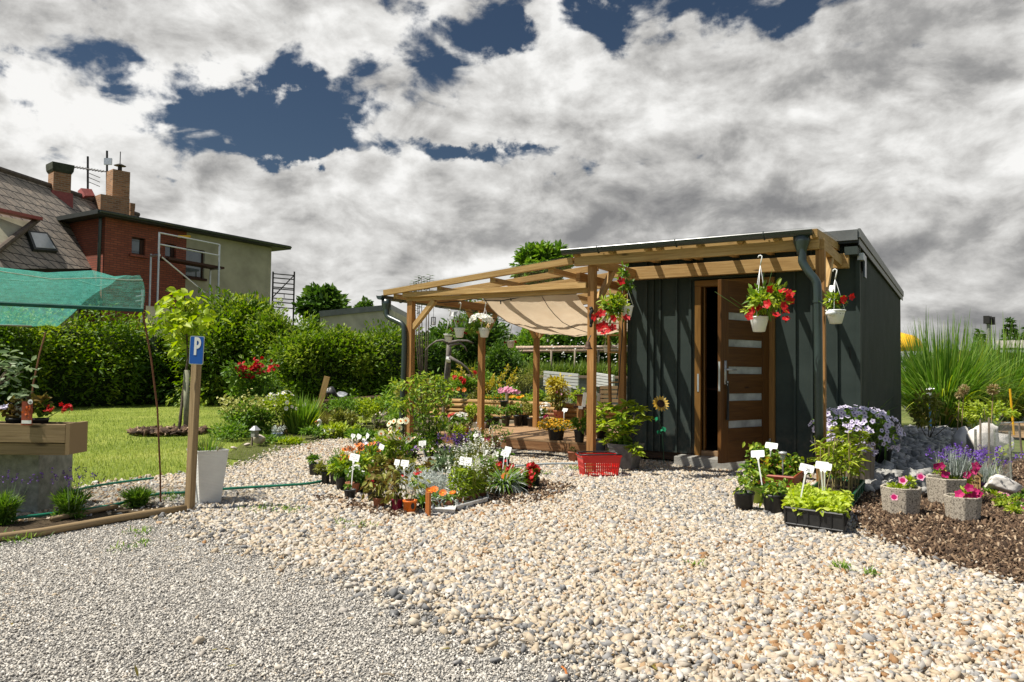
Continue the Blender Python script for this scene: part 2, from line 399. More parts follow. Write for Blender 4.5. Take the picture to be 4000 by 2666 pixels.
def crown(c, rad, n, clumps=14, spread=.35, shell=.75, up=.0, seed=None):
    """points and outward axes of a lumpy crown made of leaf clumps"""
    c = np.array(c, float); rad = np.array(rad, float)
    d = unit(rnd(clumps)); d[:, 2] = np.abs(d[:, 2])*np.where(RNG.random(clumps) < .75, 1, -1)
    cc = d*(shell*RNG.random((clumps, 1))**.4)
    k = RNG.integers(0, clumps, n); sz = .6+.8*RNG.random(clumps)
    q = unit(rnd(n))*(RNG.random((n, 1))**.45)*spread*sz[k][:, None]
    p = cc[k]+q
    ax = unit(q+.7*cc[k]+rnd(n)*.35+np.array([0, 0, up]))
    return c+p*rad, ax, np.clip(.5+.16*RNG.normal(size=n)+.14*RNG.normal(size=clumps)[k], 0, 1)
def lump(P, f, seed):
    r = np.random.default_rng(seed); o = np.zeros(len(P))
    for i in range(5):
        k = r.normal(size=3)*f*(1.6**i)/1.3; o += np.sin(P@k+r.random()*6.3)/(1.5**i)
    return o/1.6
def stems_mesh(base, tips, r, mat, root, name='stems', bend=.1):
    mb = MB()
    for t in tips:
        b = np.array(base, float)+np.append(rnd(1, 2)[0]*.012, 0); t = np.array(t, float)
        m = (b*.5+t*.5)+np.append(rnd(1, 2)[0]*bend*np.linalg.norm(t-b)*.5, 0); mb.tube([b, m, t], [r, r*.8, r*.5], 5)
    return mb.build(name, mat, root, True)
POTN = {}
def pot(root, x, y, z, rt, h, mat, taper=.74, soil=True, n=18, square=False, name='pot'):
    mb = MB(); rim = max(.006, rt*.07); nn = 4 if square else n; rot = math.pi/4 if square else 0
    k = 1.2 if square else 1.
    rb = rt*taper
    mb.lathe([(rb*.9*k, 0), (rb*k, .004), (rt*.95*k, h*.84), ((rt*.95+rim*.5)*k, h*.85), ((rt+rim*.3)*k, h), (rt*.93*k, h), (rt*.9*k, h*.86)], (x, y, z), nn, rot=rot)
    o = mb.build(name, mat, root, not square)
    if soil:
        s = MB(); s.lathe([(rt*.905*k, h*.80), (rt*.9*k, h*.87)], (x, y, z), nn, rot=rot); s.build('soil', SOIL, root)
    return o
def bush(root, c, rad, n, L, W, mat, clumps=14, spread=.4, droop=.15, up=0., name='foliage', shell=.75, fold=.25):
    P, A, sh = crown(c, rad, n, clumps, spread, shell, up)
    V, F = leaves(P, A, L*(.65+.6*RNG.random(n)), W*(.7+.5*RNG.random(n)), fold, droop)
    return npmesh(name, V, F, mat, root, per(sh, 6)), P, A
def blossoms(root, P, N, R, mat, k=5, cmat=None, wid=.75, cup=.25, cr=.28, name='blossoms', lay=1):
    V, F = petals(P, N, R*(.8+.4*RNG.random(len(P))), k, wid, cup)
    sh = per(np.clip(.55+.2*RNG.normal(size=len(P)), 0, 1), k*4)
    if lay > 1:
        V2, F2 = petals(P+unit(N)*R*.12, N, R*.68, k, wid, cup*1.6); F = np.concatenate([F, F2+len(V)]); V = np.concatenate([V, V2]); sh = np.concatenate([sh, sh])
    o = npmesh(name, V, F, mat, root, sh)
    if cmat is not None:
        V, F = disc6(P+unit(N)*R*.16, N, R*cr); npmesh('blossom_centers', V, F, cmat, o, np.full(len(V), .5))
    return o
def topflowers(c, rad, n, up=.6, low=-.1):
    d = unit(rnd(n)+np.array([0, -.25, up])); d = d[d[:, 2] > low]
    return np.array(c)+d*np.array(rad)*(.92+.16*RNG.random((len(d), 1))), unit(d+rnd(len(d))*.25)
def clump_blades(root, base, n, L, W, mat, spread=.06, lean=.5, grav=.35, k=4, name='blades', jitL=.35):
    b = np.array(base, float); th = RNG.random(n)*2*math.pi; r = spread*np.sqrt(RNG.random(n))
    P = b+np.stack([r*np.cos(th), r*np.sin(th), np.zeros(n)], 1)
    le = lean*(.15+RNG.random(n)); A = np.stack([np.cos(th)*le, np.sin(th)*le, np.ones(n)], 1)+rnd(n)*.06
    V, F = blades(P, A, L*(1-jitL+jitL*1.3*RNG.random(n)), W*(.7+.6*RNG.random(n)), k, grav*(.4+RNG.random(n)))
    return npmesh(name, V, F, mat, root, per(np.clip(.5+.22*RNG.normal(size=n), 0, 1), 2*(k+1)))
def spikes(root, base, n, H, spread, smat, fmat, fl=.05, fw=.012, lean=.35, name='flower_spikes', leafmat_=None):
    """upright stems each ending in a spike of tiny florets"""
    b = np.array(base, float); th = RNG.random(n)*2*math.pi; r = spread*np.sqrt(RNG.random(n))
    P = b+np.stack([r*np.cos(th), r*np.sin(th), np.zeros(n)], 1)
    A = unit(np.stack([np.cos(th)*lean*r/max(spread, 1e-3), np.sin(th)*lean*r/max(spread, 1e-3), np.ones(n)], 1)+rnd(n)*.06)
    Ls = H*(.75+.35*RNG.random(n)); V, F = blades(P, A, Ls, .004, 2, 0.02)
    npmesh('flower_stems', V, F, smat, root, np.full(len(V), .5))
    m = 9; T = P+A*Ls[:, None]
    q = np.repeat(T, m, 0)-np.repeat(A, m, 0)*(np.tile(np.arange(m)/m, n)*fl*(1))[:, None]+rnd(n*m)*fw*.35
    V, F = cards(q, unit(rnd(n*m)+np.repeat(A, m, 0)*.8), fw*1.5, fw*1.2)
    return npmesh(name, V, F, fmat, root, per(RNG.random(n*m), 4))
def tag_label(name, head, foot, label, group, w=.097, h=.056, yaw=None, tilt=.5, mat=WHITEP, scribble=True, txt=None, cat='plant label'):
    head, foot = np.array(head, float), np.array(foot, float)
    t = thing(name, foot, label, cat, group)
    yaw = -.12+random.uniform(-.25, .25) if yaw is None else yaw      # face roughly toward the path
    rt = np.array([math.cos(yaw), math.sin(yaw), 0]); nrm = np.array([math.sin(yaw), -math.cos(yaw), 0])
    up = np.array([0, 0, 1.])*math.cos(tilt)-nrm*math.sin(tilt); nrm = np.cross(rt, up)
    ax = unit(head-foot); roll = rt*np.dot(ax, rt)
    up = unit(up+roll*.8); rt = unit(rt-up*np.dot(rt, up)); nrm = np.cross(rt, up)
    mb = MB(); c = head; r = .007; pl = []
    for sx, sy in ((1, 1), (-1, 1), (-1, -1), (1, -1)):
        for a in range(3):
            an = {(1, 1): 0, (-1, 1): 90, (-1, -1): 180, (1, -1): 270}[(sx, sy)]+a*45
            pl.append(c+rt*(sx*(w/2-r)+r*math.cos(math.radians(an)))+up*(sy*(h/2-r)+r*math.sin(math.radians(an))))
    mb.prism(pl, -nrm*.003); mb.build('label_plate', mat, t)
    s = MB(); j = c-up*h/2-nrm*.0015
    s.prism([j+rt*.016+up*.004, j-rt*.016+up*.004, j-rt*.006-up*.018, foot-rt*.004, foot+rt*.004, j+rt*.006-up*.018], -nrm*.0025); s.build('stem', mat, t)
    if scribble:
        k = MB(); lines = 3 if txt is None else 2
        for li in range(lines):
            y0 = h*(.27-.25*li) if txt is None else h*(.25-.18*li); x = -w*.38
            while x < w*(.3-.1*(li % 2)):
                l = random.uniform(.003, .007)
                a = c+rt*x+up*(y0+random.uniform(-.0012, .0012))+nrm*.0012; b = a+rt*l+up*random.uniform(-.004, .004)
                if random.random() < .82: k.beam(a, b, .0007, .0008, nrm)
                x += l*.85
        k.build('handwriting', INK, t)
    if txt:
        V, F = text_verts(txt, .026); V = [c+rt*(p[0]+.018)+up*(p[1]-.012)+nrm*(.0012+p[2]) for p in V]
        k = MB(); k.add(V, F); k.build('price_writing', INK, t)
    return t
def rock(name, c, size, label, cat, mat, group=None, seed=0, flat=1., parent=None, sub=3):
    bm = bmesh.new(); bmesh.ops.create_icosphere(bm, subdivisions=sub, radius=1); V = np.array([v.co[:] for v in bm.verts]); F = np.array([[v.index for v in f.verts] for f in bm.faces]); bm.free()
    r = np.random.default_rng(seed); 
    for _ in range(16):       # planar cuts make it angular
        d = unit(r.normal(size=(1, 3)))[0]; k = .5+.3*r.random(); s = V@d; V = V-np.outer(np.maximum(0, s-k), d)*.9
    V = V*(1+.09*lump(V, 2.2, seed)[:, None]+.03*lump(V, 7, seed+1)[:, None]); V = V*np.array(size)/2
    V[:, 2] -= V[:, 2].min(); V = V*np.array([1, 1, flat])+np.array(c)
    me = npmesh(name, V, F, mat, parent)
    if parent is None: props(me, label, cat, group)
    return me
def stones(name, P, size, mat, label, cat, kind=20, seed=3, flat=.65, shade=None, thin=1., rough=.26):
    """one mesh of many small angular stones lying at points P"""
    r = np.random.default_rng(seed)
    if kind == 20:
        bm = bmesh.new(); bmesh.ops.create_icosphere(bm, subdivisions=1, radius=1); B = np.array([v.co[:] for v in bm.verts]); F = np.array([[v.index for v in f.verts] for f in bm.faces]); bm.free()
    elif kind == 8:
        B = np.array([[1, 0, 0], [-1, 0, 0], [0, 1, 0], [0, -1, 0], [0, 0, 1], [0, 0, -1]], float); F = np.array([[0, 2, 4], [2, 1, 4], [1, 3, 4], [3, 0, 4], [2, 0, 5], [1, 2, 5], [3, 1, 5], [0, 3, 5]])
    elif kind == 12:
        B = np.array([[x, y, z] for x in (-1, 1) for y in (-1, 1) for z in (-1, 1)], float)*.8; F = np.array([[0, 1, 3], [0, 3, 2], [4, 6, 7], [4, 7, 5], [0, 4, 5], [0, 5, 1], [2, 3, 7], [2, 7, 6], [0, 2, 6], [0, 6, 4], [1, 5, 7], [1, 7, 3]])
    else:
        B = np.array([[x, y, z] for x in (-1, 1) for y in (-1, 1) for z in (-1, 1)], float); F = np.array([[0, 1, 3, 2], [4, 6, 7, 5], [0, 4, 5, 1], [2, 3, 7, 6], [0, 2, 6, 4], [1, 5, 7, 3]])
    n = len(P); nb = len(B)
    V = B[None]*(1+rough*r.normal(size=(n, nb, 1)).clip(-1.5, 1.5))+rough*.8*r.normal(size=(n, nb, 3)).clip(-1.5, 1.5)
    sc = size[:, None]*.5*np.stack([.8+.6*r.random(n), thin*(.7+.4*r.random(n)), flat*(.7+.6*r.random(n))], 1)
    V = V*sc[:, None, :]
    q = unit(r.normal(size=(n, 4))*np.array([1, .35, .35, 1])); w, x, y, z = q.T
    R = np.stack([1-2*(y*y+z*z), 2*(x*y-z*w), 2*(x*z+y*w), 2*(x*y+z*w), 1-2*(x*x+z*z), 2*(y*z-x*w), 2*(x*z-y*w), 2*(y*z+x*w), 1-2*(x*x+y*y)], 1).reshape(n, 3, 3)
    V = np.einsum('nij,nkj->nki', R, V)+P[:, None, :]
    F = (np.arange(n)[:, None, None]*nb+F[None]).reshape(-1, F.shape[1])
    o = npmesh(name, V.reshape(-1, 3), F, mat, None, per(r.random(n) if shade is None else shade, nb))
    return props(o, label, cat, None, 'stuff')
def AW(b):
    v = np.array([b[0], b[1], 0.]); return v/np.linalg.norm(v)
def inpoly(x, y, poly):
    c = np.zeros(len(x), bool); n = len(poly); j = n-1
    for i in range(n):
        xi, yi = poly[i][:2]; xj, yj = poly[j][:2]
        c ^= ((yi > y) != (yj > y)) & (x < (xj-xi)*(y-yi)/(yj-yi+1e-12)+xi); j = i
    return c
def sheet(name, poly, z, mat, label, cat, kind='structure'):
    me = bpy.data.meshes.new(name); me.from_pydata([(p[0], p[1], z) for p in poly], [], [list(range(len(poly)))])
    bm = bmesh.new(); bm.from_mesh(me); bmesh.ops.triangulate(bm, faces=bm.faces)
    bm.normal_update()
    for f in bm.faces:
        if f.normal.z < 0: f.normal_flip()
    bm.to_mesh(me); bm.free()
    return props(link(name, me, mat), label, cat, None, kind)
# ---------------------------------------------------------------- world, sun, camera
SUN = Vector((-.42, -.40, 1.0)).normalized()          # toward the sun
EL = math.asin(SUN.z); AZ = math.atan2(SUN.x, SUN.y)
def px_dir(px, py): r = ray(px, py); return unit(r[None])[0]
def make_world():
    w = bpy.data.worlds.new('World'); scene.world = w; w.use_nodes = True; t = w.node_tree; N = t.nodes
    bg = N['Background']; bg.inputs['Strength'].default_value = .1
    def nd(ty, **k):
        x = N.new(ty)
        for a, b in k.items(): setattr(x, a, b)
        return x
    L = lambda a, b: t.links.new(a, b)
    def M(op, a, b=0., c=None):
        m = nd('ShaderNodeMath', operation=op)
        for s, v in zip(m.inputs, (a, b) if c is None else (a, b, c)):
            if hasattr(v, 'links'): L(v, s)
            else: s.default_value = v
        return m.outputs[0]
    def VM(op, a, b=None, sc=None):
        m = nd('ShaderNodeVectorMath', operation=op)
        for s, v in zip(m.inputs, (a, b)):
            if v is None: continue
            if hasattr(v, 'links'): L(v, s)
            else: s.default_value = v
        if sc is not None: m.inputs['Scale'].default_value = sc
        return m
    def MR(v, a, b, c=0., d=1., smooth=True):
        m = nd('ShaderNodeMapRange', interpolation_type='SMOOTHSTEP' if smooth else 'LINEAR')
        L(v, m.inputs[0])
        for i, q in enumerate((a, b, c, d)): m.inputs[i+1].default_value = q
        return m.outputs[0]
    sky = nd('ShaderNodeTexSky', sky_type='NISHITA', sun_disc=False)
    sky.sun_elevation = EL; sky.sun_rotation = AZ; sky.air_density = 1.0; sky.dust_density = .3; sky.ozone_density = 2.2
    tc = nd('ShaderNodeTexCoord'); dirn = VM('NORMALIZE', tc.outputs['Generated']).outputs[0]
    sx = nd('ShaderNodeSeparateXYZ'); L(dirn, sx.inputs[0]); z = sx.outputs[2]
    zz = M('ADD', M('MAXIMUM', z, 0.), .30)
    pl = nd('ShaderNodeCombineXYZ'); L(M('DIVIDE', sx.outputs[0], zz), pl.inputs[0]); L(M('DIVIDE', sx.outputs[1], zz), pl.inputs[1]); L(M('MULTIPLY', z, 1.0), pl.inputs[2])
    def noise(vec, sc, det, ro, dist=0., off=(0, 0, 0)):
        n = nd('ShaderNodeTexNoise'); v = VM('ADD', vec, off).outputs[0]; L(v, n.inputs['Vector'])
        n.inputs['Scale'].default_value = sc; n.inputs['Detail'].default_value = det; n.inputs['Roughness'].default_value = ro; n.inputs['Distortion'].default_value = dist
        return n.outputs[0]
    wob = nd('ShaderNodeTexNoise'); L(dirn, wob.inputs['Vector']); wob.inputs['Scale'].default_value = 4.5; wob.inputs['Detail'].default_value = 7; wob.inputs['Roughness'].default_value = .62
    wdir = VM('ADD', dirn, VM('SCALE', VM('SUBTRACT', wob.outputs['Color'], (.5, .5, .5)).outputs[0], sc=.34).outputs[0]).outputs[0]
    def blob(px, py, r, amp, vert=1.0):
        d = px_dir(px, py)
        ln = VM('LENGTH', VM('MULTIPLY', VM('SUBTRACT', wdir, tuple(d)).outputs[0], (1, 1, vert)).outputs[0]).outputs['Value']
        return MR(ln, r*.15, r, amp, 0.)
    def summed(lst):
        s = None
        for b in lst:
            v = blob(*b); s = v if s is None else M('ADD', s, v)
        return s
    holes = summed([(1700, 60, .15, .19, 1.3), (2330, 110, .10, .21, 1.1), (1960, 190, .11, .14, 1.6), (230, 110, .12, .14, 1.2), (1620, 650, .17, .17, 3.4), (2050, 640, .15, .15, 3.8), (330, 480, .17, .13, 2.4), (1120, 350, .18, .13, 1.6), (950, 540, .2, .13, 2.2), (2880, -60, .16, .18, 1.6), (80, 470, .1, .17, 1.8), (1330, 520, .16, .12, 2.5), (600, 260, .12, .12, 1.4), (1500, 330, .16, .10, 2.), (800, 420, .2, .10, 2.)])
    bright = summed([(90, 330, .17, .8, 1.1), (1430, 690, .12, .75, 1.0), (800, 120, .22, .45, 1.3), (2150, 130, .10, .5, 1.), (1250, 890, .22, .55, 2.2), (3900, 960, .16, .75, 1.5), (1830, 930, .2, .55, 2.5), (2650, 230, .26, .35, 1.6), (3500, 620, .35, .40, 2.6), (700, 560, .25, .35, 2.6), (1150, 230, .2, .25, 1.6), (3960, 140, .2, .3, 1.5)])
    dark = summed([(1560, 860, .12, .75, 1.6), (3000, 430, .20, .7, 2.0), (3560, 230, .18, .75, 1.5), (2350, 560, .2, .4, 2.2), (3830, 790, .16, .85, 1.5), (3760, 1090, .2, .6, 2.6), (2150, 800, .22, .35, 2.6), (820, 700, .2, .35, 2.6), (3300, 930, .22, .3, 2.6), (250, 330, .10, .5, 1.3), (1900, 330, .2, .2, 1.8), (2900, 800, .22, .25, 2.6)])
    big = noise(pl.outputs[0], 1.9, 9, .54, .3, (3.1, 7.7, .4)); cell = noise(pl.outputs[0], 9.5, 6, .52, .35, (1.7, 2.2, 5.))
    dens = M('ADD', M('MULTIPLY', big, .52), M('MULTIPLY', cell, .50))
    dens = M('ADD', M('SUBTRACT', dens, holes), M('MULTIPLY', bright, .15))
    dens = M('ADD', dens, MR(z, .30, .05, 0., .2))
    cover = MR(dens, .345, .445)
    dl = (SUN.x*.07, SUN.y*.07, .05)
    big2 = noise(pl.outputs[0], 1.9, 9, .54, .3, (3.1+dl[0], 7.7+dl[1], .4+dl[2]))
    qd = VM('MULTIPLY', dirn, (1, 1, 1.7)).outputs[0]
    def two(sc, det, ro, k, o): return noise(qd, sc, det, ro, .25, o), noise(qd, sc, det, ro, .25, (o[0]+SUN.x*k, o[1]+SUN.y*k, o[2]+k))
    p1, p1b = two(3.2, 6, .5, .10, (2., 5., 1.)); p2, p2b = two(9., 8, .60, .035, (4., 1., 3.))
    val = M('ADD', .57, M('MULTIPLY', M('SUBTRACT', bright, dark), .42))
    val = M('ADD', val, M('ADD', M('MULTIPLY', M('SUBTRACT', p1, p1b), 1.5), M('MULTIPLY', M('SUBTRACT', p2, p2b), 1.5)))
    val = M('ADD', val, M('ADD', M('MULTIPLY', M('SUBTRACT', p1, .5), .35), M('MULTIPLY', M('SUBTRACT', p2, .5), .35)))
    val = M('ADD', val, M('ADD', M('MULTIPLY', M('SUBTRACT', cell, .5), MR(z, .1, .35, .1, .5)), M('MULTIPLY', M('SUBTRACT', big, big2), .8)))
    cr = nd('ShaderNodeValToRGB'); e = cr.color_ramp.elements; L(val, cr.inputs[0])
    for q in range(3): e.new(.5)
    for el, (p, c) in zip(e, [(0., (.17, .17, .172)), (.3, (.27, .267, .262)), (.52, (.40, .394, .382)), (.75, (.53, .525, .51)), (1., (.67, .665, .65))]): el.position = p; el.color = (*c, 1)
    cl = VM('SCALE', cr.outputs[0], sc=10.).outputs[0]
    hs = nd('ShaderNodeHueSaturation'); hs.inputs['Saturation'].default_value = 1.05; hs.inputs['Value'].default_value = .26; L(sky.outputs[0], hs.inputs['Color'])
    hb = nd('ShaderNodeHueSaturation'); hb.inputs['Value'].default_value = .6; L(sky.outputs[0], hb.inputs['Color'])
    mx = nd('ShaderNodeMix', data_type='RGBA'); L(cover, mx.inputs[0]); L(hs.outputs[0], mx.inputs[6]); L(cl, mx.inputs[7])
    # unseen sky behind and above the view set bluer to cut ambient light
    beh = MR(VM('DOT_PRODUCT', dirn, tuple(FWD)).outputs['Value'], .25, -.25)
    top = MR(z, .72, .9); op = M('MAXIMUM', beh, top)
    mx2 = nd('ShaderNodeMix', data_type='RGBA'); L(M('MULTIPLY', op, .75), mx2.inputs[0]); L(mx.outputs[2], mx2.inputs[6]); L(hb.outputs[0], mx2.inputs[7])
    L(mx2.outputs[2], bg.inputs[0])
make_world()
sl = bpy.data.lights.new('sun', 'SUN'); sl.energy = 5.0; sl.angle = math.radians(.5); sl.color = (1.0, .95, .86)
so = bpy.data.objects.new('sun', sl); COL.objects.link(so); so.rotation_euler = SUN.to_track_quat('Z', 'Y').to_euler(); so.location = (-8, -8, 20)
cam = bpy.data.cameras.new('camera'); co = bpy.data.objects.new('camera', cam); COL.objects.link(co); scene.camera = co
cam.sensor_width = 36; cam.lens = CAM['f']*36/4000; cam.clip_start = .05; cam.clip_end = 2000
cp, sp, cr_, sr_ = math.cos(CAM['pitch']), math.sin(CAM['pitch']), math.cos(CAM['roll']), math.sin(CAM['roll'])
r0 = Vector(RIGHT); f0 = Vector((-SY*cp, CY*cp, sp)); u0 = r0.cross(f0)
rr = cr_*r0+sr_*u0; uu = -sr_*r0+cr_*u0
mm = Matrix((rr, uu, -f0)).transposed().to_4x4(); mm.translation = (0, 0, CAM['h']); co.matrix_world = mm
scene.view_settings.view_transform = 'Standard'; scene.view_settings.look = 'None'; scene.view_settings.exposure = .5; scene.view_settings.gamma = 1
scene.cycles.max_bounces = 6; scene.cycles.transparent_max_bounces = 24; scene.cycles.caustics_reflective = False; scene.cycles.caustics_refractive = False
# ---------------------------------------------------------------- ground sheets
def gmat(name, stops, s1, s2, bump=.5, rough=.95):
    t = NT(name); o = t.coord('Object'); a = t.noise(o, s1, 6, .65); b = t.noise(o, s2, 4, .6)
    col = t.ramp(t.math('ADD', t.math('MULTIPLY', a.outputs[0], .55), t.math('MULTIPLY', b.outputs[0], .45)), stops)
    t.l(col, t.b.inputs['Base Color']); t.b.inputs['Roughness'].default_value = rough; t.b.inputs['Specular IOR Level'].default_value = .15
    t.bump(b.outputs[0], bump, .03); return t.m
M_FIELD = gmat('field_ground', [(.3, (.06, .08, .02)), (.5, (.12, .15, .04)), (.7, (.22, .21, .08))], .35, 9)
M_LAWN = gmat('lawn_turf', [(.32, (.09, .12, .018)), (.5, (.19, .24, .035)), (.62, (.30, .32, .075)), (.75, (.40, .37, .14))], .8, 26, .8)
M_GRAV = gmat('gravel_bed', [(.3, (.16, .14, .11)), (.5, (.34, .30, .24)), (.7, (.52, .46, .37))], 3, 45, 1.)
M_GRAVF = gmat('fine_gravel_bed', [(.3, (.17, .165, .16)), (.5, (.34, .33, .31)), (.7, (.5, .48, .45))], 3, 110, 1.)
M_MULCH = gmat('mulch_bed', [(.3, (.03, .017, .01)), (.5, (.075, .04, .022)), (.7, (.17, .10, .06))], 2, 40, 1.)
M_SOIL = gmat('bed_soil', [(.3, (.03, .022, .013)), (.5, (.07, .05, .03)), (.7, (.13, .10, .06))], 2, 30, 1.)
M_STRAW = gmat('dry_mulch', [(.3, (.16, .09, .05)), (.5, (.33, .22, .12)), (.7, (.48, .36, .22))], 2, 34, 1.)
sheet('ground', [(-300, -40), (300, -40), (300, 500), (-300, 500)], -.05, M_FIELD, 'wide green and tan field ground reaching to the horizon', 'ground')
sheet('lawn', [(-40, -3), (-4.2, -3), (-4.2, 3.6), (-6.2, 7.5), (-7.2, 11.), (-11, 19), (-40, 19)], -.022, M_LAWN, 'mown sunny lawn in front of the dark hedge', 'lawn')
g2 = lambda *q: [tuple(G(*p)[:2]) for p in q]
EDGE = [(731, 2012), (1088, 2150), (1530, 2295), (1802, 2414), (2210, 2516), (2652, 2666), (3100, 2850)]
MULE = [(4400, 2400), (4000, 2280), (3570, 2160), (3400, 2080), (3330, 1975), (3330, 1850)]
COARSE = g2(*EDGE)+g2((4400, 2850), *MULE)+[(-.89, 8.25), (-3.4, 8.25), (-6.1, 8.32)]+g2((1570, 1690), (1508, 1691), (1374, 1702), (1278, 1725), (1180, 1750), (1087, 1772), (1033, 1800), (884, 1840), (729, 1857), (597, 1869), (459, 1889), (340, 1912), (150, 1935), (0, 1953), (-300, 1990), (-300, 2075), (0, 2022), (190, 2008), (459, 1972), (625, 1958), (723, 1979))
FINE = g2((-500, 2180), (0, 2108), (190, 2080), (430, 2045), (600, 2020), *EDGE, (-500, 2850))
BED = g2((-500, 2175), (0, 2105), (190, 2077), (430, 2042), (600, 2017), (725, 1995), (723, 1979), (625, 1958), (459, 1972), (190, 2008), (0, 2022), (-500, 2100))
MULCH = g2(*MULE)+[(-.88, 9.6), (-.4, 9.6), (.05, 9.0), (.35, 7.6)]+g2((4100, 1930), (4500, 1950))
MULCH = g2((4500, 2420), *MULE[1:5])+g2((3330, 1850), (3620, 1850), (3700, 1800), (4500, 1800))
COBP = [(-.885, 7.1), (-.30, 7.3), (-.27, 9.0), (-.05, 12.), (.15, 15.8), (-.885, 15.8)]
sheet('coarse_gravel_base', COARSE, -.014, M_GRAV, 'pale compacted base under the cream gravel yard', 'gravel yard')
sheet('fine_gravel_base', FINE, -.010, M_GRAVF, 'grey compacted base under the fine gravel of the car park', 'car park')
sheet('planting_bed', BED, -.002, M_SOIL, 'dark soil strip beside the wooden edging and parking sign', 'planting bed')
sheet('mulch_base', MULCH, -.006, M_MULCH, 'dark brown soil under the bark mulch', 'mulch bed')
sheet('dry_bed', [(-.88, 15.8), (6, 13.2), (9, 14), (9, 24), (-.5, 24)], -.004, M_STRAW, 'dry straw coloured mulch behind the shed around the tall grasses', 'mulch bed')
sheet('cobble_base', COBP, -.002, plain('cobble_base_dirt', (.08, .075, .065), .95), 'dark dirt under the cobble strip along the shed', 'cobble strip')
GARD = g2((860, 1785), (1000, 1798), (1087, 1768), (1180, 1746), (1278, 1722), (1374, 1699), (1508, 1688), (1640, 1682))+[(-7.0, 11.0), (-9.5, 11.5), (-10.5, 9.0)]
sheet('garden_bed', GARD, -.010, gmat('garden_soil', [(.3, (.05, .05, .02)), (.5, (.09, .10, .03)), (.7, (.16, .16, .06))], 2, 20, 1.), 'rockery bed between the lawn and the deck', 'garden bed')
# ---------------------------------------------------------------- loose stones, chips, grass
def scatter(poly, dens, box=None, jit=0., fall=None):
    xs = [p[0] for p in poly]; ys = [p[1] for p in poly]; x0, x1, y0, y1 = min(xs), max(xs), min(ys), max(ys)
    if box: x0, x1, y0, y1 = max(x0, box[0]), min(x1, box[1]), max(y0, box[2]), min(y1, box[3])
    n = int((x1-x0)*(y1-y0)*dens); x = x0+(x1-x0)*RNG.random(n); y = y0+(y1-y0)*RNG.random(n)
    k = inpoly(x+jit*RNG.normal(size=n), y+jit*RNG.normal(size=n), poly)
    p = np.stack([x, y, np.zeros(n)], 1); Y = -x*SY+y*CY; X = x*CY+y*SY
    k &= (Y > 1.6) & (np.abs(X) < Y*.78+.3)
    if fall is not None: k &= RNG.random(n) < fall(Y)
    return p[k]
P = scatter(COARSE, 6200, jit=.13, fall=lambda Y: np.clip(7.5/(Y+1.5), .33, 1)); P = np.concatenate([P, scatter(FINE, 9)]); P[:, 2] = -.010+.012*RNG.random(len(P))
sz = .0198*np.exp(.38*RNG.normal(size=len(P))).clip(.4, 2.1)
stones('coarse_gravel', P, sz, GRAVC, 'coarse cream, tan and grey gravel stones covering the yard in front of the shed', 'gravel', 12, 3, .58, shade=np.clip(RNG.random(len(P))+.10*lump(P, 1.3, 6), 0, 1))
P = scatter(FINE, 17500, jit=.2, fall=lambda Y: np.clip(3.6/Y, .3, 1)); P[:, 2] = -.008+.004*RNG.random(len(P))
sz = .0088*np.exp(.35*RNG.normal(size=len(P))).clip(.5, 2.6)
stones('fine_gravel', P, sz, GRAVF, 'fine grey gravel chippings in the near left foreground', 'gravel', 8, 5, shade=np.clip(RNG.random(len(P))+.12*lump(P, 1.1, 16), 0, 1))
P = scatter(MULCH, 8500, jit=.04); P = np.concatenate([P, scatter(g2((1700, 1985), (2110, 1960), (2240, 1900), (2140, 1880), (1500, 2000), (1250, 1930), (1340, 1985), (1560, 2025)), 3200, jit=.06)]); P[:, 2] = .0+.014*RNG.random(len(P))
sz = .028*np.exp(.4*RNG.normal(size=len(P))).clip(.4, 2.0)
stones('bark_mulch', P, sz, CHIPS, 'loose brown bark mulch chips right of the gravel', 'bark mulch', 6, 8, .16, thin=.34)
P = scatter(COBP, 330, jit=.03); P[:, 2] = .015+.03*RNG.random(len(P))
sz = .10*np.exp(.3*RNG.normal(size=len(P))).clip(.5, 1.7)
stones('cobbles', P, sz, COBBLE, 'grey rounded cobbles along the shaded shed side', 'cobbles', 20, 11, .75, rough=.12)
LAWNP = g2((0, 1945), (150, 1925), (340, 1902), (459, 1880), (597, 1862), (729, 1848), (884, 1832), (1040, 1800), (1140, 1775), (1340, 1768), (1100, 1800))+[(-8.4, 7.3), (-9.7, 8.2), (-19, 15), (-19, 6), (-12, 2), (-7, 1.5)]
P = scatter(LAWNP, 1500, fall=lambda Y: np.clip(60/Y**2, .12, 1)); P[:, 2] = -.02; n = len(P)
V, F = blades(P, unit(rnd(n)*.45+np.array([0, 0, 1.])), .03+.03*RNG.random(n), .005, 1, .1)
sh = np.clip(.5+.18*RNG.normal(size=n)+.3*lump(P, .8, 4), 0, 1)
props(npmesh('grass', V, F, FOL['grass'], None, per(sh, 4)), 'short green lawn grass', 'grass', None, 'stuff')
wl = []
for (px, py, r_, k) in [(3290, 2215, .05, 60), (3400, 2240, .03, 30), (2720, 2200, .04, 20), (1390, 2055, .09, 30), (480, 2140, .05, 20), (1350, 2040, .05, 20), (540, 2075, .08, 40), (1040, 1985, .12, 70), (1130, 1990, .1, 50), (2250, 1830, .09, 70), (2130, 1850, .06, 30), (1930, 1770, .08, 40), (690, 1940, .15, 160), (560, 2120, .05, 20), (60, 2100, .12, 80)]:
    c = G(px, py, .012); wl.append(c+rnd(k)*np.array([r_*.6, r_*.6, 0]))
P = np.concatenate(wl); n = len(P); V, F = blades(P, unit(rnd(n)*.7+np.array([0, 0, .8])), .03+.05*RNG.random(n), .007, 2, .4)
props(npmesh('weeds', V, F, FOL['mid'], None, per(RNG.random(n), 6)), 'small green weed tufts growing through the gravel', 'weeds', None, 'stuff')
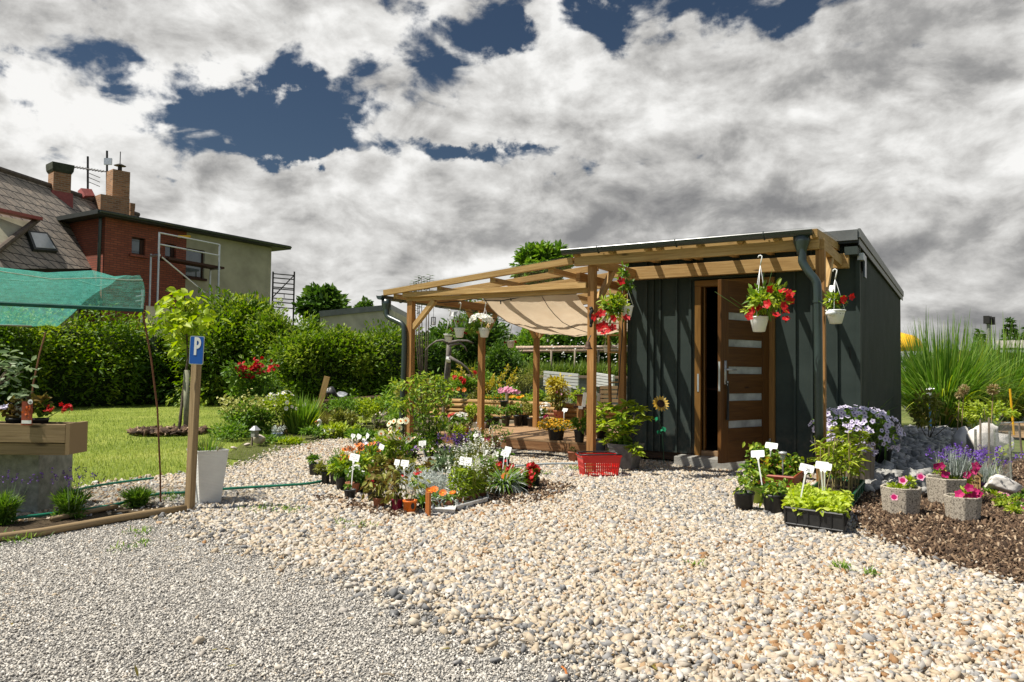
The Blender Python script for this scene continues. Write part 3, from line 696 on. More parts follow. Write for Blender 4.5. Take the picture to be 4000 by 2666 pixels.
P = np.concatenate([scatter(FINE, 5), scatter(COARSE, 5)]); n = len(P); P[:, 2] = .006; V, F = leaves(P, unit(rnd(n)*[1, 1, .15]), .02+.025*RNG.random(n), .012, .3, -.1, np.tile([0, 0, 1.], (n, 1)))
props(npmesh('leaf_litter', V, F, FOL['bronze'], None, per(RNG.random(n), 6)), 'small dry leaves blown over the gravel', 'leaf litter', None, 'stuff')
for i, (a, b_, lab) in enumerate((((1855, 2415), (2030, 2428), 'thin dark twig lying at the edge of the coarse gravel'), ((2030, 2500), (2090, 2520), 'small pale stick on the fine gravel'), ((2195, 2605), (2215, 2640), 'orange brown wood chip on the fine gravel near the frame bottom'), ((1480, 2635), (1540, 2640), 'pale splinter on the fine gravel at the frame bottom'), ((900, 2130), (960, 2128), 'thin straw on the gravel beyond the fine chippings'))):
    m = MB(); p_, q_ = G(*a, .008), G(*b_, .008); m.tube([p_, p_*.5+q_*.5+[0, .006, .003], q_], .004 if i else .0035, 5); props(m.build('twig', BARK if i == 0 else WOOD_ORANGE if i == 2 else WOOD_OLD, None), lab, 'twig')
# ---------------------------------------------------------------- shed
t = shed = thing('garden_shed', (-2.1, 8.23, 0), 'dark metal clad garden shed with flat roof and open brown door', 'shed')
X0, X1, Y0, Y1, ZS, ZR = -3.385, -.89, 8.23, 14.56, .116, 2.36
DX0, DX1, DZ = -2.55, -1.72, 2.05
m = MB()
for a, b, z0 in ((X0, DX0, ZS), (DX1, X1, ZS), (DX0, DX1, DZ)): m.box(a, b, Y0, Y0+.05, z0, ZR)
m.build('front_wall', SHEDMET, t)
m = MB()
for x, w in ((-3.17, .05), (-3.075, .022), (-2.99, .022), (-2.79, .022), (-2.63, .03), (-1.5, .022), (-1.33, .022), (-1.09, .02)):
    m.box(x-w/2, x+w/2, Y0-.028, Y0+.001, ZS+.002, ZR-.002)
m.build('standing_seams', SHEDMET, t)
m = MB(); m.box(X1-.018, X1+.022, Y0-.02, Y0+.05, ZS-.01, ZR); m.build('corner_trim', SHEDMET, t); m = MB(); m.box(X0-.012, X0+.03, Y0-.012, Y0+.06, ZS, ZR); m.build('corner_trim', SHEDMET, t)
# ribbed side wall (real trapezoid profile)
m = MB(); n = int((Y1-Y0-.05)/.115); pr = []
for i in range(n+1):
    y = Y0+.05+i*(Y1-Y0-.05)/n; pr += [(X1, y), (X1, y+.06), (X1-.045, y+.070), (X1-.045, y+.104)]
pr = [p for p in pr if p[1] <= Y1]; pr.append((X1-.045, Y1)); b = 0
m.add([(x, y, ZS-.02) for x, y in pr]+[(x, y, ZR+.02) for x, y in pr], [(i, i+1, len(pr)+i+1, len(pr)+i) for i in range(len(pr)-1)])
m.build('ribbed_side_wall', SHEDMET, t)
m = MB(); m.box(X0, X0+.05, Y0+.06, Y1, ZS, ZR); m.build('side_wall', SHEDMET, t)
m = MB(); m.box(X0+.05, X1-.03, Y1-.05, Y1-.002, ZS, ZR); m.build('rear_wall', SHEDMET, t)
m = MB(); m.box(X0+.06, X1-.06, Y0+.055, Y1-.06, ZS-.04, ZS+.01); m.build('floor', plain('shed_floor', (.06, .045, .03), .8), t)
m = MB(); m.box(X0+.03, X1-.05, Y0+.02, Y0+.12, .03, ZS-.005); m.box(X0+.03, X1-.05, Y1-.2, Y1-.05, 0, ZS-.005); m.box(X1-.16, X1-.06, Y0+.13, Y1-.21, .0, ZS-.025); m.build('base_beam', wood('charred_base_wood', (.03, .018, .012), (.06, .035, .02), (.22, .12, .06)), t)
m = MB(); m.box(X0-.05, X1+.02, 8.07, Y1+.07, ZR, 2.47); m.build('roof', DARKTRIM, t)
m = MB(); m.box(X1+.021, X1+.045, 8.06, Y1+.08, 2.41, 2.50); m.box(X1+.021, X1+.032, 8.1, Y1+.07, 2.34, 2.405); m.box(X0-.06, X1+.02, 8.045, 8.069, 2.385, 2.49); m.build('roof_flashing', FLASH, t)
m = MB(); m.box(X1-.1, X1+.018, 8.045, 8.20, 2.24, 2.32); m.build('eaves_box', SHEDMET, t)
# door frame
fr = MB(); fr.box(DX0-.02, DX0+.05, Y0-.045, Y0+.06, .10, 2.005); fr.box(DX1-.055, DX1+.02, Y0-.045, Y0+.06, .10, 2.005); fr.box(DX0-.02, DX1+.02, Y0-.048, Y0+.06, 2.006, 2.075)
fo = fr.build('door_frame', WOOD_FRAME, t, bevel=.004)
q = MB(); q.box(DX0+.012, DX0+.03, Y0-.05, Y0-.0455, .82, 1.02); q.build('strike_plate', GALV, fo)
q = MB(); q.box(DX0+.07, DX0+.085, Y0+.0, Y0+.06, .13, 2.0); q.build('inner_stop', WOOD_FRAME, fo)
q = MB(); q.box(DX0+.051, DX1-.056, Y0-.03, Y0+.06, .10, .16); q.build('threshold', WOOD_DECK, t)
q = MB(); q.box(DX0-.06, DX1+.02, Y0-.07, Y0-.005, 2.09, 2.11); q.build('drip_rail', SHEDMET, t)
# door leaf
hg, fe = np.array([-1.775, 8.19]), np.array([-2.085, 7.455]); dv = (fe-hg); LW = np.linalg.norm(dv); dv /= LW; dn = np.array([-dv[1]*-1, -dv[0]]); dn = np.array([-dv[1], dv[0]])
if dn@np.array([2., -7.8]) < 0: dn = -dn
z0, z1 = .125, 1.985
def lp(s, z, o=0.): p = hg+dv*s+dn*o; return (p[0], p[1], z)
door = None
d = MB(); TH = .045
d.beam(lp(LW-.06, z0, 0), lp(LW-.06, z1, 0), .12, TH, (dn[0], dn[1], 0)); d.beam(lp(.055, z0), lp(.055, z1), .11, TH, (dn[0], dn[1], 0))
rows = [1.62, 1.343, 1.064, .787, .51]; hh = .038
edges = [z1]+[v for r_ in rows for v in (r_+hh, r_-hh)]+[z0]
for i in range(0, len(edges), 2):
    a, b = edges[i], edges[i+1]; d.beam(lp(.11, (a+b)/2), lp(LW-.12, (a+b)/2), TH-.012, a-b)
door = d.build('door', WOOD_DOOR, t, bevel=.003)
p = MB()
for i in (0, 5):
    z = 1.80 if i == 0 else .34
    p.beam(lp(.11, z, .018), lp(LW-.12, z, .018), .006, .006)
p.build('door_moulding', WOOD_DOOR, door)
for r_ in rows:
    p = MB(); p.beam(lp(.112, r_), lp(LW-.122, r_), .012, 2*hh-.002); p.build('glass_pane', PALEPANE, door)
p = MB(); p.beam(lp(LW-.065, .92, .026), lp(LW-.065, 1.16, .026), .035, .006, (dn[0], dn[1], 0)); p.tube([lp(LW-.065, 1.07, .028), lp(LW-.065, 1.07, .06), lp(LW-.10, 1.07, .065), lp(LW-.19, 1.068, .06)], .009, 8); p.build('door_handle', GALV, door, True)
p = MB(); p.beam(lp(LW+.001, .85, 0), lp(LW+.001, 1.15, 0), .022, .004, (dv[0], dv[1], 0)); p.build('lock_plate', GALV, door)
p = MB(); p.beam(lp(.0, .26, .028), lp(.0, .34, .028), .016, .016, (dn[0], dn[1], 0)); p.beam(lp(.0, 1.7, .028), lp(.0, 1.78, .028), .016, .016, (dn[0], dn[1], 0)); p.build('hinge', GALV, door)
# keys on a black lanyard hang from the lock
k = thing('key_lanyard', lp(LW-.065, .95, .03), 'black lanyard with a small key hanging from the door lock', 'lanyard')
p = MB(); p.tube([lp(LW-.065, .955, .032), lp(LW-.07, .93, .045), lp(LW-.085, .86, .045), lp(LW-.082, .66, .042), lp(LW-.08, .56, .04)], [.006, .012, .010, .012, .016], 6); p.build('strap', BLACKP, k)
p = MB(); p.beam(lp(LW-.072, .95, .045), lp(LW-.072, .91, .05), .022, .004, (dn[0], dn[1], 0)); p.build('key', GALV, k)
# lamp on the side wall
w = thing('wall_lamp', (X1, 8.3, 2.2), 'small grey floodlight box on the shed side wall under the roof', 'lamp')
p = MB(); p.box(X1+.002, X1+.06, 8.19, 8.30, 2.20, 2.27); p.build('lamp_housing', GALV, w)
p = MB(); p.box(X1+.03, X1+.05, 8.42, 8.56, 2.05, 2.28); p.build('lamp_panel', PANE, w)
p = MB(); p.box(X1+.0, X1+.03, 8.48, 8.50, 2.12, 2.25); p.tube([(X1+.02, 8.25, 2.20), (X1+.02, 8.27, 2.13), (X1+.02, 8.36, 2.09), (X1+.03, 8.46, 2.11)], .006, 6); p.build('bracket', BLACKI, w)
p = thing('coat_hook', (-1.0, Y0-.03, 1.0), 'small dark hook screwed to the front wall right of the downpipe', 'hook')
q = MB(); a = ONV(3318, 1360, Y0-.01); q.tube([a+[0, .012, 0], a+[0, -.03, .0], a+[.012, -.045, -.02], a+[.012, -.04, -.11]], .007, 6); q.build('hook_bar', BLACKI, p)
# concrete doorstep
s = MB(); s.box(-2.73, -1.95, 7.96, 8.21, 0, .105); o = s.build('concrete_step', CONC, None, bevel=.006); props(o, 'grey concrete doorstep slab under the open shed door', 'step')
# things just inside the doorway
tb = thing('work_table', (-2.3, 9.0, .12), 'dark table with small bright items just inside the shed doorway', 'table')
p = MB(); p.box(-2.75, -1.3, 8.95, 9.45, .82, .85); p.build('tabletop', WOOD_DARK, tb)
for x in (-2.72, -1.36):
    p = MB(); p.box(x, x+.04, 9.0, 9.04, .13, .82); p.build('leg', WOOD_DARK, tb)
# ---------------------------------------------------------------- canopy in front of the shed
UL, UA, UB, V0, PW = -5.6885, -3.292, -1.0832, 6.8878, .0753
c = thing('porch_canopy', (-2.2, 6.9, 0), 'timber porch canopy with clear roof and dark gutter over the shed front', 'canopy')
def post(root, x, y, h, z0=0.): p = MB(); p.beam((x+PW/2, y+PW/2, z0), (x+PW/2, y+PW/2, h), PW, PW, (0, 1, 0)); return p.build('post', WOOD_POST, root, bevel=.003)
post(c, UA, V0, 2.128); post(c, UB, V0, 2.128)
p = MB(); p.beam((-3.43, 6.872, 2.192), (-1.047, 6.872, 2.192), .055, .125); p.build('front_beam', WOOD_LIGHT, c, bevel=.003)
p = MB(); p.beam((-3.383, 8.10, 2.185), (-.955, 8.10, 2.185), .085, .145); p.build('ledger_beam', WOOD_LIGHT, c, bevel=.003)
for x in (UA+.035, UB+.045):
    p = MB(); p.beam((x, 6.901, 2.176), (x, 8.056, 2.176), .055, .098); p.build('side_beam', WOOD_LIGHT, c, bevel=.003)
    p = MB(); p.beam((x, 6.955, 1.66), (x, 7.43, 2.12), .06, .06); p.build('brace', WOOD_LIGHT, c, bevel=.003)
xs = [-3.40, -3.0, -2.62, -2.5, -2.1, -1.72, -1.40, -1.075]
for x in xs:
    p = MB(); p.beam((x, 6.80, 2.262), (x, 8.2, 2.345), .048, .075); p.build('rafter', WOOD_LIGHT, c, bevel=.002)
p = MB(); p.add([(-3.46, 6.755, 2.303), (-1.03, 6.755, 2.303), (-1.03, 8.21, 2.391), (-3.46, 8.21, 2.391), (-3.46, 6.755, 2.309), (-1.03, 6.755, 2.309), (-1.03, 8.21, 2.397), (-3.46, 8.21, 2.397)],
    [(0, 3, 2, 1), (4, 5, 6, 7), (0, 1, 5, 4), (1, 2, 6, 5), (2, 3, 7, 6), (3, 0, 4, 7)]); p.build('roof_sheet', POLY, c)
def gutter(root, a, b, r=.045):
    a, b = np.array(a), np.array(b); d = unit((b-a)[None])[0]; s = np.cross(d, [0, 0, 1.]); n = 9; p = MB(); V = []
    for q in (a, b):
        for rr_ in (r, r*.88):
            for i in range(n):
                an = math.pi*i/(n-1); V.append(q+s*rr_*math.cos(an)-np.array([0, 0, rr_*1.05*math.sin(an)]))
    F = []
    for i in range(n-1):
        F += [(i, i+1, 2*n+i+1, 2*n+i), (n+i+1, n+i, 3*n+i, 3*n+i+1)]
    F += [(0, 2*n, 3*n, n), (n-1, 2*n-1, 4*n-1, 3*n-1)]
    p.add(V, F); p.add([V[i] for i in range(n)], [tuple(range(n))]); p.add([V[2*n+i] for i in range(n)], [tuple(range(n))[::-1]])
    p.tube([a+s*r, b+s*r], .007, 6); p.tube([a-s*r, b-s*r], .005, 6)
    o = p.build('gutter', GUTTERM, root); k = MB(); L = np.linalg.norm(b-a); m_ = max(2, int(L/.7))
    for i in range(m_):
        q = a+d*(L*(i+.5)/m_); k.tube([q+s*(r+.004)*math.cos(x)-np.array([0, 0, (r+.005)*1.05*math.sin(x)]) for x in np.linspace(-.25, math.pi+.25, 9)], .006, 5)
    k.build('gutter_bracket', GUTTERM, o); return o
gutter(c, (-3.523, 6.77, 2.285), (-1.085, 6.77, 2.285))
def downpipe(root, pts, r, fun, clamp=None):
    p = MB(); p.lathe([(r*1.02, -.12), (r*1.15, -.07), (r*1.75, .0), (r*1.85, .06)], fun, 14, sx=1.1, sy=.85)
    P_ = [np.array(q, float) for q in pts]; out = []
    for i in range(len(P_)-1):
        for k in range(6):
            u = k/6; p0, p1, p2, p3 = P_[max(i-1, 0)], P_[i], P_[i+1], P_[min(i+2, len(P_)-1)]
            out.append(.5*((2*p1)+(-p0+p2)*u+(2*p0-5*p1+4*p2-p3)*u*u+(-p0+3*p1-3*p2+p3)*u**3))
    out.append(P_[-1]); p.tube(out, r, 14); o = p.build('downpipe', GUTTERM, root, True)
    if clamp is not None:
        k = MB(); k.lathe([(r*1.12, -.012), (r*1.12, .012)], clamp, 14); k.tube([np.array(clamp)+[r, 0, 0], np.array(clamp)+[r+.03, .03, 0]], .008, 6); k.build('pipe_clamp', GUTTERM, o)
    return o
dp = [ONV(x, y, 6.80) for x, y in ((3131, 950), (3134, 1000), (3136, 1026), (3160, 1064), (3185, 1096), (3193, 1130), (3195, 1250), (3197, 1450), (3199, 1725))]
downpipe(c, dp, .036, dp[0]+[0, 0, .01], ONV(3194, 1178, 6.80))
# ---------------------------------------------------------------- pergola over the deck
g = pergola = thing('pergola', (-4.6, 6.9, 0), 'open timber pergola with sloping clear roof over the plant deck', 'pergola')
V1 = 8.4285; V2 = 2*V1-V0
for y in (V0, V1, V2): post(g, UL, y, 1.85, 0 if y == V0 else .145)
post(g, -3.47, 8.12, 2.11, 0.0)
p = MB(); p.beam((-5.735, V0-.004, 1.926), (UA-.004, V0-.004, 1.926), .062, .062); p.build('front_beam', WOOD_LIGHT, g, bevel=.003)
p = MB(); p.beam((-5.715, V0+.045, 1.8725), (UA-.006, V0+.045, 1.8725), .055, .043); p.build('lower_front_beam', WOOD_LIGHT, g, bevel=.003)
p = MB(); p.beam((UL+.038, V0+.076, 1.90), (UL+.038, V2+.15, 1.90), .06, .098); p.build('side_beam', WOOD_POST, g, bevel=.003)
p = MB(); p.beam((-5.7, V2+.04, 1.955), (-3.45, V2+.04, 1.955), .06, .09); p.build('rear_beam', WOOD_POST, g, bevel=.003)
p = MB(); p.beam((-3.43, 6.94, 2.03), (-3.43, 9.95, 2.03), .05, .09); p.build('inner_beam', WOOD_POST, g, bevel=.003)
sl_ = (2.19-1.962)/(3.43-6.013+0); zr = lambda x: 1.962+(x+6.013)*(2.188-1.962)/2.60
for y in (6.852, 7.45, 8.05, 8.7, 9.35, 9.99):
    p = MB(); a = -6.013 if y < 7 else -5.98; b = -3.438; p.beam((a, y, zr(a)), (b, y, zr(b)), .055, .066); p.build('rafter', WOOD_LIGHT, g, bevel=.002)
for x in (-5.86, -5.2, -4.46, -3.72):
    p = MB(); p.beam((x, 6.88, zr(x)-.058), (x, 10.06, zr(x)-.058), .07, .052); p.build('purlin', WOOD_LIGHT, g, bevel=.002)
p = MB(); za, zb_ = zr(-6.1)+.03, zr(-3.44)+.03
p.add([(-6.1, 6.78, za), (-3.44, 6.78, zb_), (-3.44, 10.1, zb_), (-6.1, 10.1, za), (-6.1, 6.78, za+.006), (-3.44, 6.78, zb_+.006), (-3.44, 10.1, zb_+.006), (-6.1, 10.1, za+.006)], [(0, 3, 2, 1), (4, 5, 6, 7), (0, 1, 5, 4), (1, 2, 6, 5), (2, 3, 7, 6), (3, 0, 4, 7)]); p.build('roof_sheet', POLY, g)
for (a, b, up) in [((UL+.07, V0+.04, 1.53), (-5.30, V0+.04, 1.85), 0), ((UL+.037, V1-.02, 1.55), (UL+.037, V1-.33, 1.86), 0), ((UL+.037, V1+.09, 1.50), (UL+.037, V1+.42, 1.86), 0), ((UL+.037, V2-.02, 1.55), (UL+.037, V2-.33, 1.86), 0), ((UL+.07, V2+.04, 1.55), (UL+.40, V2+.04, 1.91), 0)]:
    p = MB(); p.beam(a, b, .058, .058); p.build('brace', WOOD_LIGHT, g, bevel=.003)
gutter(g, (-6.055, 6.80, 1.925), (-6.055, 10.1, 1.925), .045)
dp = [ONV(x, y, 6.87) for x, y in ((1509, 1190), (1511, 1215), (1515, 1237), (1547, 1254), (1573, 1270), (1580, 1306), (1577, 1450), (1570, 1600), (1567, 1735))]
downpipe(g, dp, .033, dp[0]+[0, 0, .0])
# shade sail
t = thing('shade_sail', (-4.0, 7.0, 1.85), 'sagging beige fabric shade sail hung under the pergola roof', 'shade sail')
TY = [6.95, 7.1, 7.25, 7.45, 7.7, 8.0, 8.4, 8.8, 9.2, 9.6, 9.9]; TZ = [1.85, 1.745, 1.685, 1.63, 1.575, 1.535, 1.525, 1.56, 1.64, 1.75, 1.86]
V = []; nx = 14
for j, (y, z) in enumerate(zip(TY, TZ)):
    for i in range(nx+1):
        u = i/nx; x = -4.62+1.17*u; V.append((x, y, z-.045*math.sin(math.pi*min(1, u*1.15))*math.sin(math.pi*j/10)+.012*math.sin(u*19+j*1.7)*(.3+math.sin(math.pi*j/10))))
F = [(j*(nx+1)+i, j*(nx+1)+i+1, (j+1)*(nx+1)+i+1, (j+1)*(nx+1)+i) for j in range(10) for i in range(nx)]
sm = NT('sail_fabric'); o_ = sm.coord('Object'); nz = sm.noise(o_, 7, 5, .6)
cc = sm.ramp(nz.outputs[0], [(.3, (.70, .58, .44)), (.7, (.78, .67, .53))]); sm.l(cc, sm.b.inputs['Base Color']); sm.b.inputs['Roughness'].default_value = .9
tr = sm.n('ShaderNodeBsdfTranslucent'); sm.l(sm.mix(1.0, cc, (1, .93, .85), 'MULTIPLY'), tr.inputs[0]); mx = sm.n('ShaderNodeMixShader'); mx.inputs[0].default_value = .62
sm.l(sm.b.outputs[0], mx.inputs[1]); sm.l(tr.outputs[0], mx.inputs[2]); sm.l(mx.outputs[0], sm.out.inputs[0])
o = npmesh('fabric', V, F, sm.m, t, smooth=True)
p = MB(); p.tube([V[j*(nx+1)] for j in range(11)], .007, 6); p.tube([V[i] for i in range(nx+1)], .007, 6); p.tube([V[10*(nx+1)+i] for i in range(nx+1)], .007, 6); p.build('hem', plain('sail_hem', (.34, .27, .2), .9), t)
p = MB(); p.tube([V[j*(nx+1)+9]+np.array([0, 0, -.004]) for j in range(11)], .004, 5); p.build('seam_cord', plain('dark_cord', (.08, .06, .05), .8), t)
# cable under the beam
p = MB(); p.tube([ONV(x, y, 6.97) for x, y in ((1705, 1184), (1790, 1178), (1850, 1168), (1905, 1176), (1960, 1176), (2010, 1166), (2070, 1155), (2110, 1160))], .006, 6)
for x, y in ((1956, 1178), (1996, 1165)): a = ONV(x, y, 6.97); p.tube([a, a+[0, 0, -.03]], .008, 6)
props(p.build('lighting_cable', BLACKP, None), 'thin black cable strung loosely under the pergola front beam', 'cable')
p = MB(); p.tube([ONU(x, y, -5.62) for x, y in ((1700, 1200), (1750, 1208), (1800, 1212), (1870, 1228), (1930, 1245), (1970, 1254))], .0045, 6); props(p.build('hanging_wire', BLACKI, None), 'thin wire strung along the left pergola beam carrying the hanging pots', 'wire')
# deck
t = thing('timber_deck', (-4.7, 8.3, 0), 'low timber deck with brown fascia board under the pergola', 'deck')
p = MB(); p.beam((-6.3, 8.305, .068), (-3.41, 8.305, .068), .03, .115); p.build('fascia', wood('fascia_wood', (.17, .075, .03), (.32, .16, .07), (.42, .24, .12)), t, bevel=.003)
p = MB(); y = 8.288
while y < 11.0: p.beam((-6.33, y+.066, .1405), (-3.40, y+.066, .1405), .132, .025); y += .139
p.build('deck_boards', WOOD_DECK, t)
p = MB(); p.box(-6.3, -3.42, 8.33, 10.95, .0, .115); p.build('joists', WOOD_DARK, t)
# rustic log edging of the raised bed behind
t = thing('log_bed_edging', (-7, 11.25, 0), 'stacked round logs edging the raised flower bed behind the deck', 'log edging')
for i, z in enumerate((.19, .275, .36, .44)):
    p = MB(); p.tube([(-9.2, 11.25, z), (-7, 11.25+.02*(i % 2), z+.01), (-4.2, 11.25, z-.005)], .042, 10); p.build('log', BAMBOO, t, True)
for x in (-8.3, -6.9, -5.4):
    p = MB(); p.tube([(x, 11.17, 0), (x, 11.17, .62)], .03, 8); p.build('stake', WOOD_OLD, t)
p = MB(); p.box(-9.3, -4.1, 11.30, 13.2, 0, .40); props(p.build('raised_soil', SOIL, None), 'dark soil of the raised bed behind the log edging', 'soil', None, 'structure')
p = MB(); p.box(-9.3, -4.2, 11.05, 11.2, 0.0, .147); props(p.build('bed_plank', WOOD_OLD, None), 'grey plank along the foot of the log edging', 'plank')
# ---------------------------------------------------------------- parking sign
b = G(740, 1990); t = thing('parking_sign', b, 'small blue parking sign with white letter P on a wooden post', 'sign')
Yd = dep(b); top = D(768, 1408, Yd+.02)
p = MB(); tp = b+(top-b)*1.02; p.beam(b-[0, 0, .05], tp, .062, .045, (0, 1, 0)); p.build('post', WOOD_OLD if False else WOOD_BOX, t, bevel=.003)
c = D(768, 1369, Yd-.05); yw = math.atan2(b[0], -b[1])-.12
yw = math.radians(28); rt = np.array([math.cos(yw), math.sin(yw), 0]); nr = np.array([math.sin(yw), -math.cos(yw), 0]); up = unit(np.array([[.045, 0, 1.]]))[0]; rt = unit((rt-up*(rt@up))[None])[0]; nr = np.cross(rt, up)
def plate(w, h, r, o, th):
    pl = []
    for sx, sy, a0 in ((1, 1, 0), (-1, 1, 90), (-1, -1, 180), (1, -1, 270)):
        for a in (0, 30, 60, 90): an = math.radians(a0+a); pl.append(c+rt*(sx*(w/2-r)+r*math.cos(an))+up*(sy*(h/2-r)+r*math.sin(an))+nr*o)
    m = MB(); m.prism(pl, -nr*th); return m
o = plate(.106, .206, .010, 0, .004).build('sign_plate', GALV, t); plate(.098, .197, .008, .0015, .001).build('blue_face', BLUE, o)
m = MB(); s = .105
def q2(x, y): return c+rt*(x*s*.62+.003)+up*(y*s+.030)+nr*.0022
st = [(-.33, -.62), (-.05, -.62), (-.05, .62), (-.33, .62)]; m.prism([q2(*v) for v in st], nr*.001)
R0, R1, cx, cy = .44, .19, .0, .22
arc = [(cx+R0*1.0*math.cos(a), cy+.40*math.sin(a)) for a in np.linspace(math.pi/2, -math.pi/2, 12)]; inn = [(cx+R1*math.cos(a), cy+.16*math.sin(a)) for a in np.linspace(-math.pi/2, math.pi/2, 12)]
V = [q2(*v)+nr*.001 for v in arc]+[q2(*v)+nr*.001 for v in inn[::-1]]; m.add(V, [(i, i+1, 12+i+1, 12+i) for i in range(11)])
for (a0, a1, y0, y1) in ((-.06, .005, .38, .62), (-.06, .005, -.18, .06)): m.add([q2(a0, y0)+nr*.001, q2(a1, y0)+nr*.001, q2(a1, y1)+nr*.001, q2(a0, y1)+nr*.001], [(0, 1, 2, 3)])
m.build('letter_p', WHITEP, o)
# ---------------------------------------------------------------- tall white planter with grass
b = G(806, 1962); t = thing('tall_planter', b, 'tall square white ribbed planter with sparse grass behind the parking sign post', 'planter')
h = .405; m = MB(); r0, r1 = .112, .165; a0 = math.radians(-16)
def sq(r, z, k=1.): return [(b[0]+r*math.cos(a0+math.pi/2*i-math.pi/4), b[1]+r*math.sin(a0+math.pi/2*i-math.pi/4), z) for i in range(4)]
rings = []; nr_ = 36
for i in range(nr_): z = h*i/nr_; r = r0+(r1-r0)*i/nr_; rings += [sq(r+.0018, z+.001), sq(r, z+h/nr_*.75)]
rings += [sq(r1+.003, h-.012), sq(r1+.003, h), sq(r1-.014, h), sq(r1-.02, h-.06)]
V = [v for r in rings for v in r]; m.add(V, [(4*i+k, 4*i+(k+1) % 4, 4*i+4+(k+1) % 4, 4*i+4+k) for i in range(len(rings)-1) for k in range(4)]); m.build('pot', WHITEC, t)
m = MB(); m.add(sq(r1-.018, h-.05), [(0, 1, 2, 3)]); m.build('soil', SOIL, t)
clump_blades(t, b+[0, 0, h-.05], 90, .24, .007, FOL['mid'], .09, .7, .3)
clump_blades(t, b+[0, 0, h-.05], 30, .2, .006, FOL['bronze'], .09, .8, .3, name='dry_blades')
# ---------------------------------------------------------------- shade net over the raised planter box
netm = NT('green_net'); o_ = netm.coord('Object', (240, 240, 240)); ck = netm.noise(netm.coord('Object'), 25, 3, .5); bd = netm.noise(netm.coord('Object'), 3, 3, .5)
netm.b.inputs['Roughness'].default_value = .85; wv = netm.noise(netm.coord('Object', (1.2, 1.2, 9), (.2, .3, .9)), 7, 5, .6); netm.bump(wv.outputs[0], .9, .05)
netm.l(netm.ramp(bd.outputs[0], [(.3, (.05, .30, .26)), (.7, (.10, .42, .37))]), netm.b.inputs['Base Color'])
tl = netm.n('ShaderNodeBsdfTranslucent'); tl.inputs[0].default_value = (.14, .58, .50, 1); mxa = netm.n('ShaderNodeMixShader'); mxa.inputs[0].default_value = .55
tp_ = netm.n('ShaderNodeBsdfTransparent'); mxb = netm.n('ShaderNodeMixShader')
netm.l(netm.b.outputs[0], mxa.inputs[1]); netm.l(tl.outputs[0], mxa.inputs[2]); netm.l(netm.ramp(ck.outputs[0], [(.40, (.34,)*3), (.62, (.50,)*3)]), mxb.inputs[0])
netm.l(mxa.outputs[0], mxb.inputs[2]); netm.l(tp_.outputs[0], mxb.inputs[1]); netm.l(mxb.outputs[0], netm.out.inputs[0])
A0 = D(560, 1212, 5.60); t = thing('shade_net', A0, 'translucent teal shade net stretched on rods over the raised planter box', 'shade net')
dl = unit((D(0, 1190, 5.2)-A0)[None])[0]; dl[2] = .004
near = [A0+dl*s for s in (0, .12, .3, .6, 1.0, 1.6, 2.4)]
ridge = [D(500, 1076, 5.95)+(dl*s if s else 0) for s in (0, .1, .28, .6, 1.0, 1.6, 2.4)]
back = [D(222, 1278, 6.25)+dl*s+np.array([0, 0, 0]) for s in (0, .06, .18, .5, 1., 1.6, 2.4)]
V = []; rows = 12
for k in range(rows+1):
    u = k/rows
    for i in range(7):
        a, r, e = near[i], ridge[i], back[i]
        q = a*(1-u)**2+2*u*(1-u)*(2*r-.5*a-.5*e)*1.0+e*u*u
        q = q+np.array([0, 0, -.03*abs(math.sin(math.pi*i/6*3))*math.sin(math.pi*u)+.014*math.sin(k*2.1+i*1.7)]); V.append(q)
F = [(k*7+i, k*7+i+1, k*7+7+i+1, k*7+7+i) for k in range(rows) for i in range(6)]
npmesh('net', V, F, netm.m, t, smooth=True)
m = MB(); m.tube(near, .016, 7); m.build('hem', plain('dark_green_hem', (.01, .08, .06), .8), t)
m = MB(); m.tube([back[i] for i in range(2, 7)], .010, 6); m.build('rear_pole', WOOD_OLD, t)
m = MB(); m.tube([V[3*7+i]+np.array([0, -.003, .006]) for i in range(7)], .0035, 5); m.tube([V[8*7+i]+np.array([0, -.003, .006]) for i in range(7)], .003, 5); m.build('seam', plain('pale_seam', (.45, .5, .4), .8), t)
def rod(pts, label):
    m = MB(); m.tube(pts, .0065, 6); o = m.build('support_rod', RUST, None); props(o, label, 'rod', 'rusty net rods')
rod([G(628, 1965)-[0, 0, .05], D(626, 1850, 5.63), D(615, 1600, 5.62), D(590, 1400, 5.62), D(556, 1212, 5.60)], 'rusty steel rod curving from the soil bed up to the net corner')
rod([D(118, 1600, 6.1), D(130, 1500, 6.15), D(155, 1380, 6.2), D(178, 1300, 6.25)], 'rusty steel rod rising behind the red flowers to the rear of the net')
# raised planter box on a concrete block
P0, P1 = D(0, 1675, 5.0), D(262, 1658, 5.0); ax = unit((P1-P0)*np.array([1, 1, 0])[None])[0]; bk = np.array([-ax[1], ax[0], 0])
if bk@FWD < 0: bk = -bk
zt, zb2 = .64, .435; e = np.array([P1[0], P1[1], 0])
t = thing('raised_planter_box', e+[0, 0, zb2], 'wooden planter trough with a wide end board standing on a concrete block', 'planter')
m = MB(); mid = lambda s, d, z: e-ax*s+bk*d+np.array([0, 0, z])
m.beam(mid(0, 0, .575), mid(2.2, 0, .575), .032, .125); m.beam(mid(0, .012, .468), mid(2.2, .012, .468), .03, .078); m.build('front_boards', WOOD_BOX, t, bevel=.003)
m = MB(); m.beam(mid(0, .19, .575), mid(2.2, .19, .575), .032, .125); m.beam(mid(0, .185, .47), mid(2.2, .185, .47), .03, .078); m.build('rear_boards', WOOD_BOX, t)
m = MB(); m.prism([mid(-.03, -.016, .435), mid(-.002, -.016, .435), mid(-.002, -.016, .645), mid(-.03, -.016, .645)], bk*.21); m.build('end_board', WOOD_BOX, t)
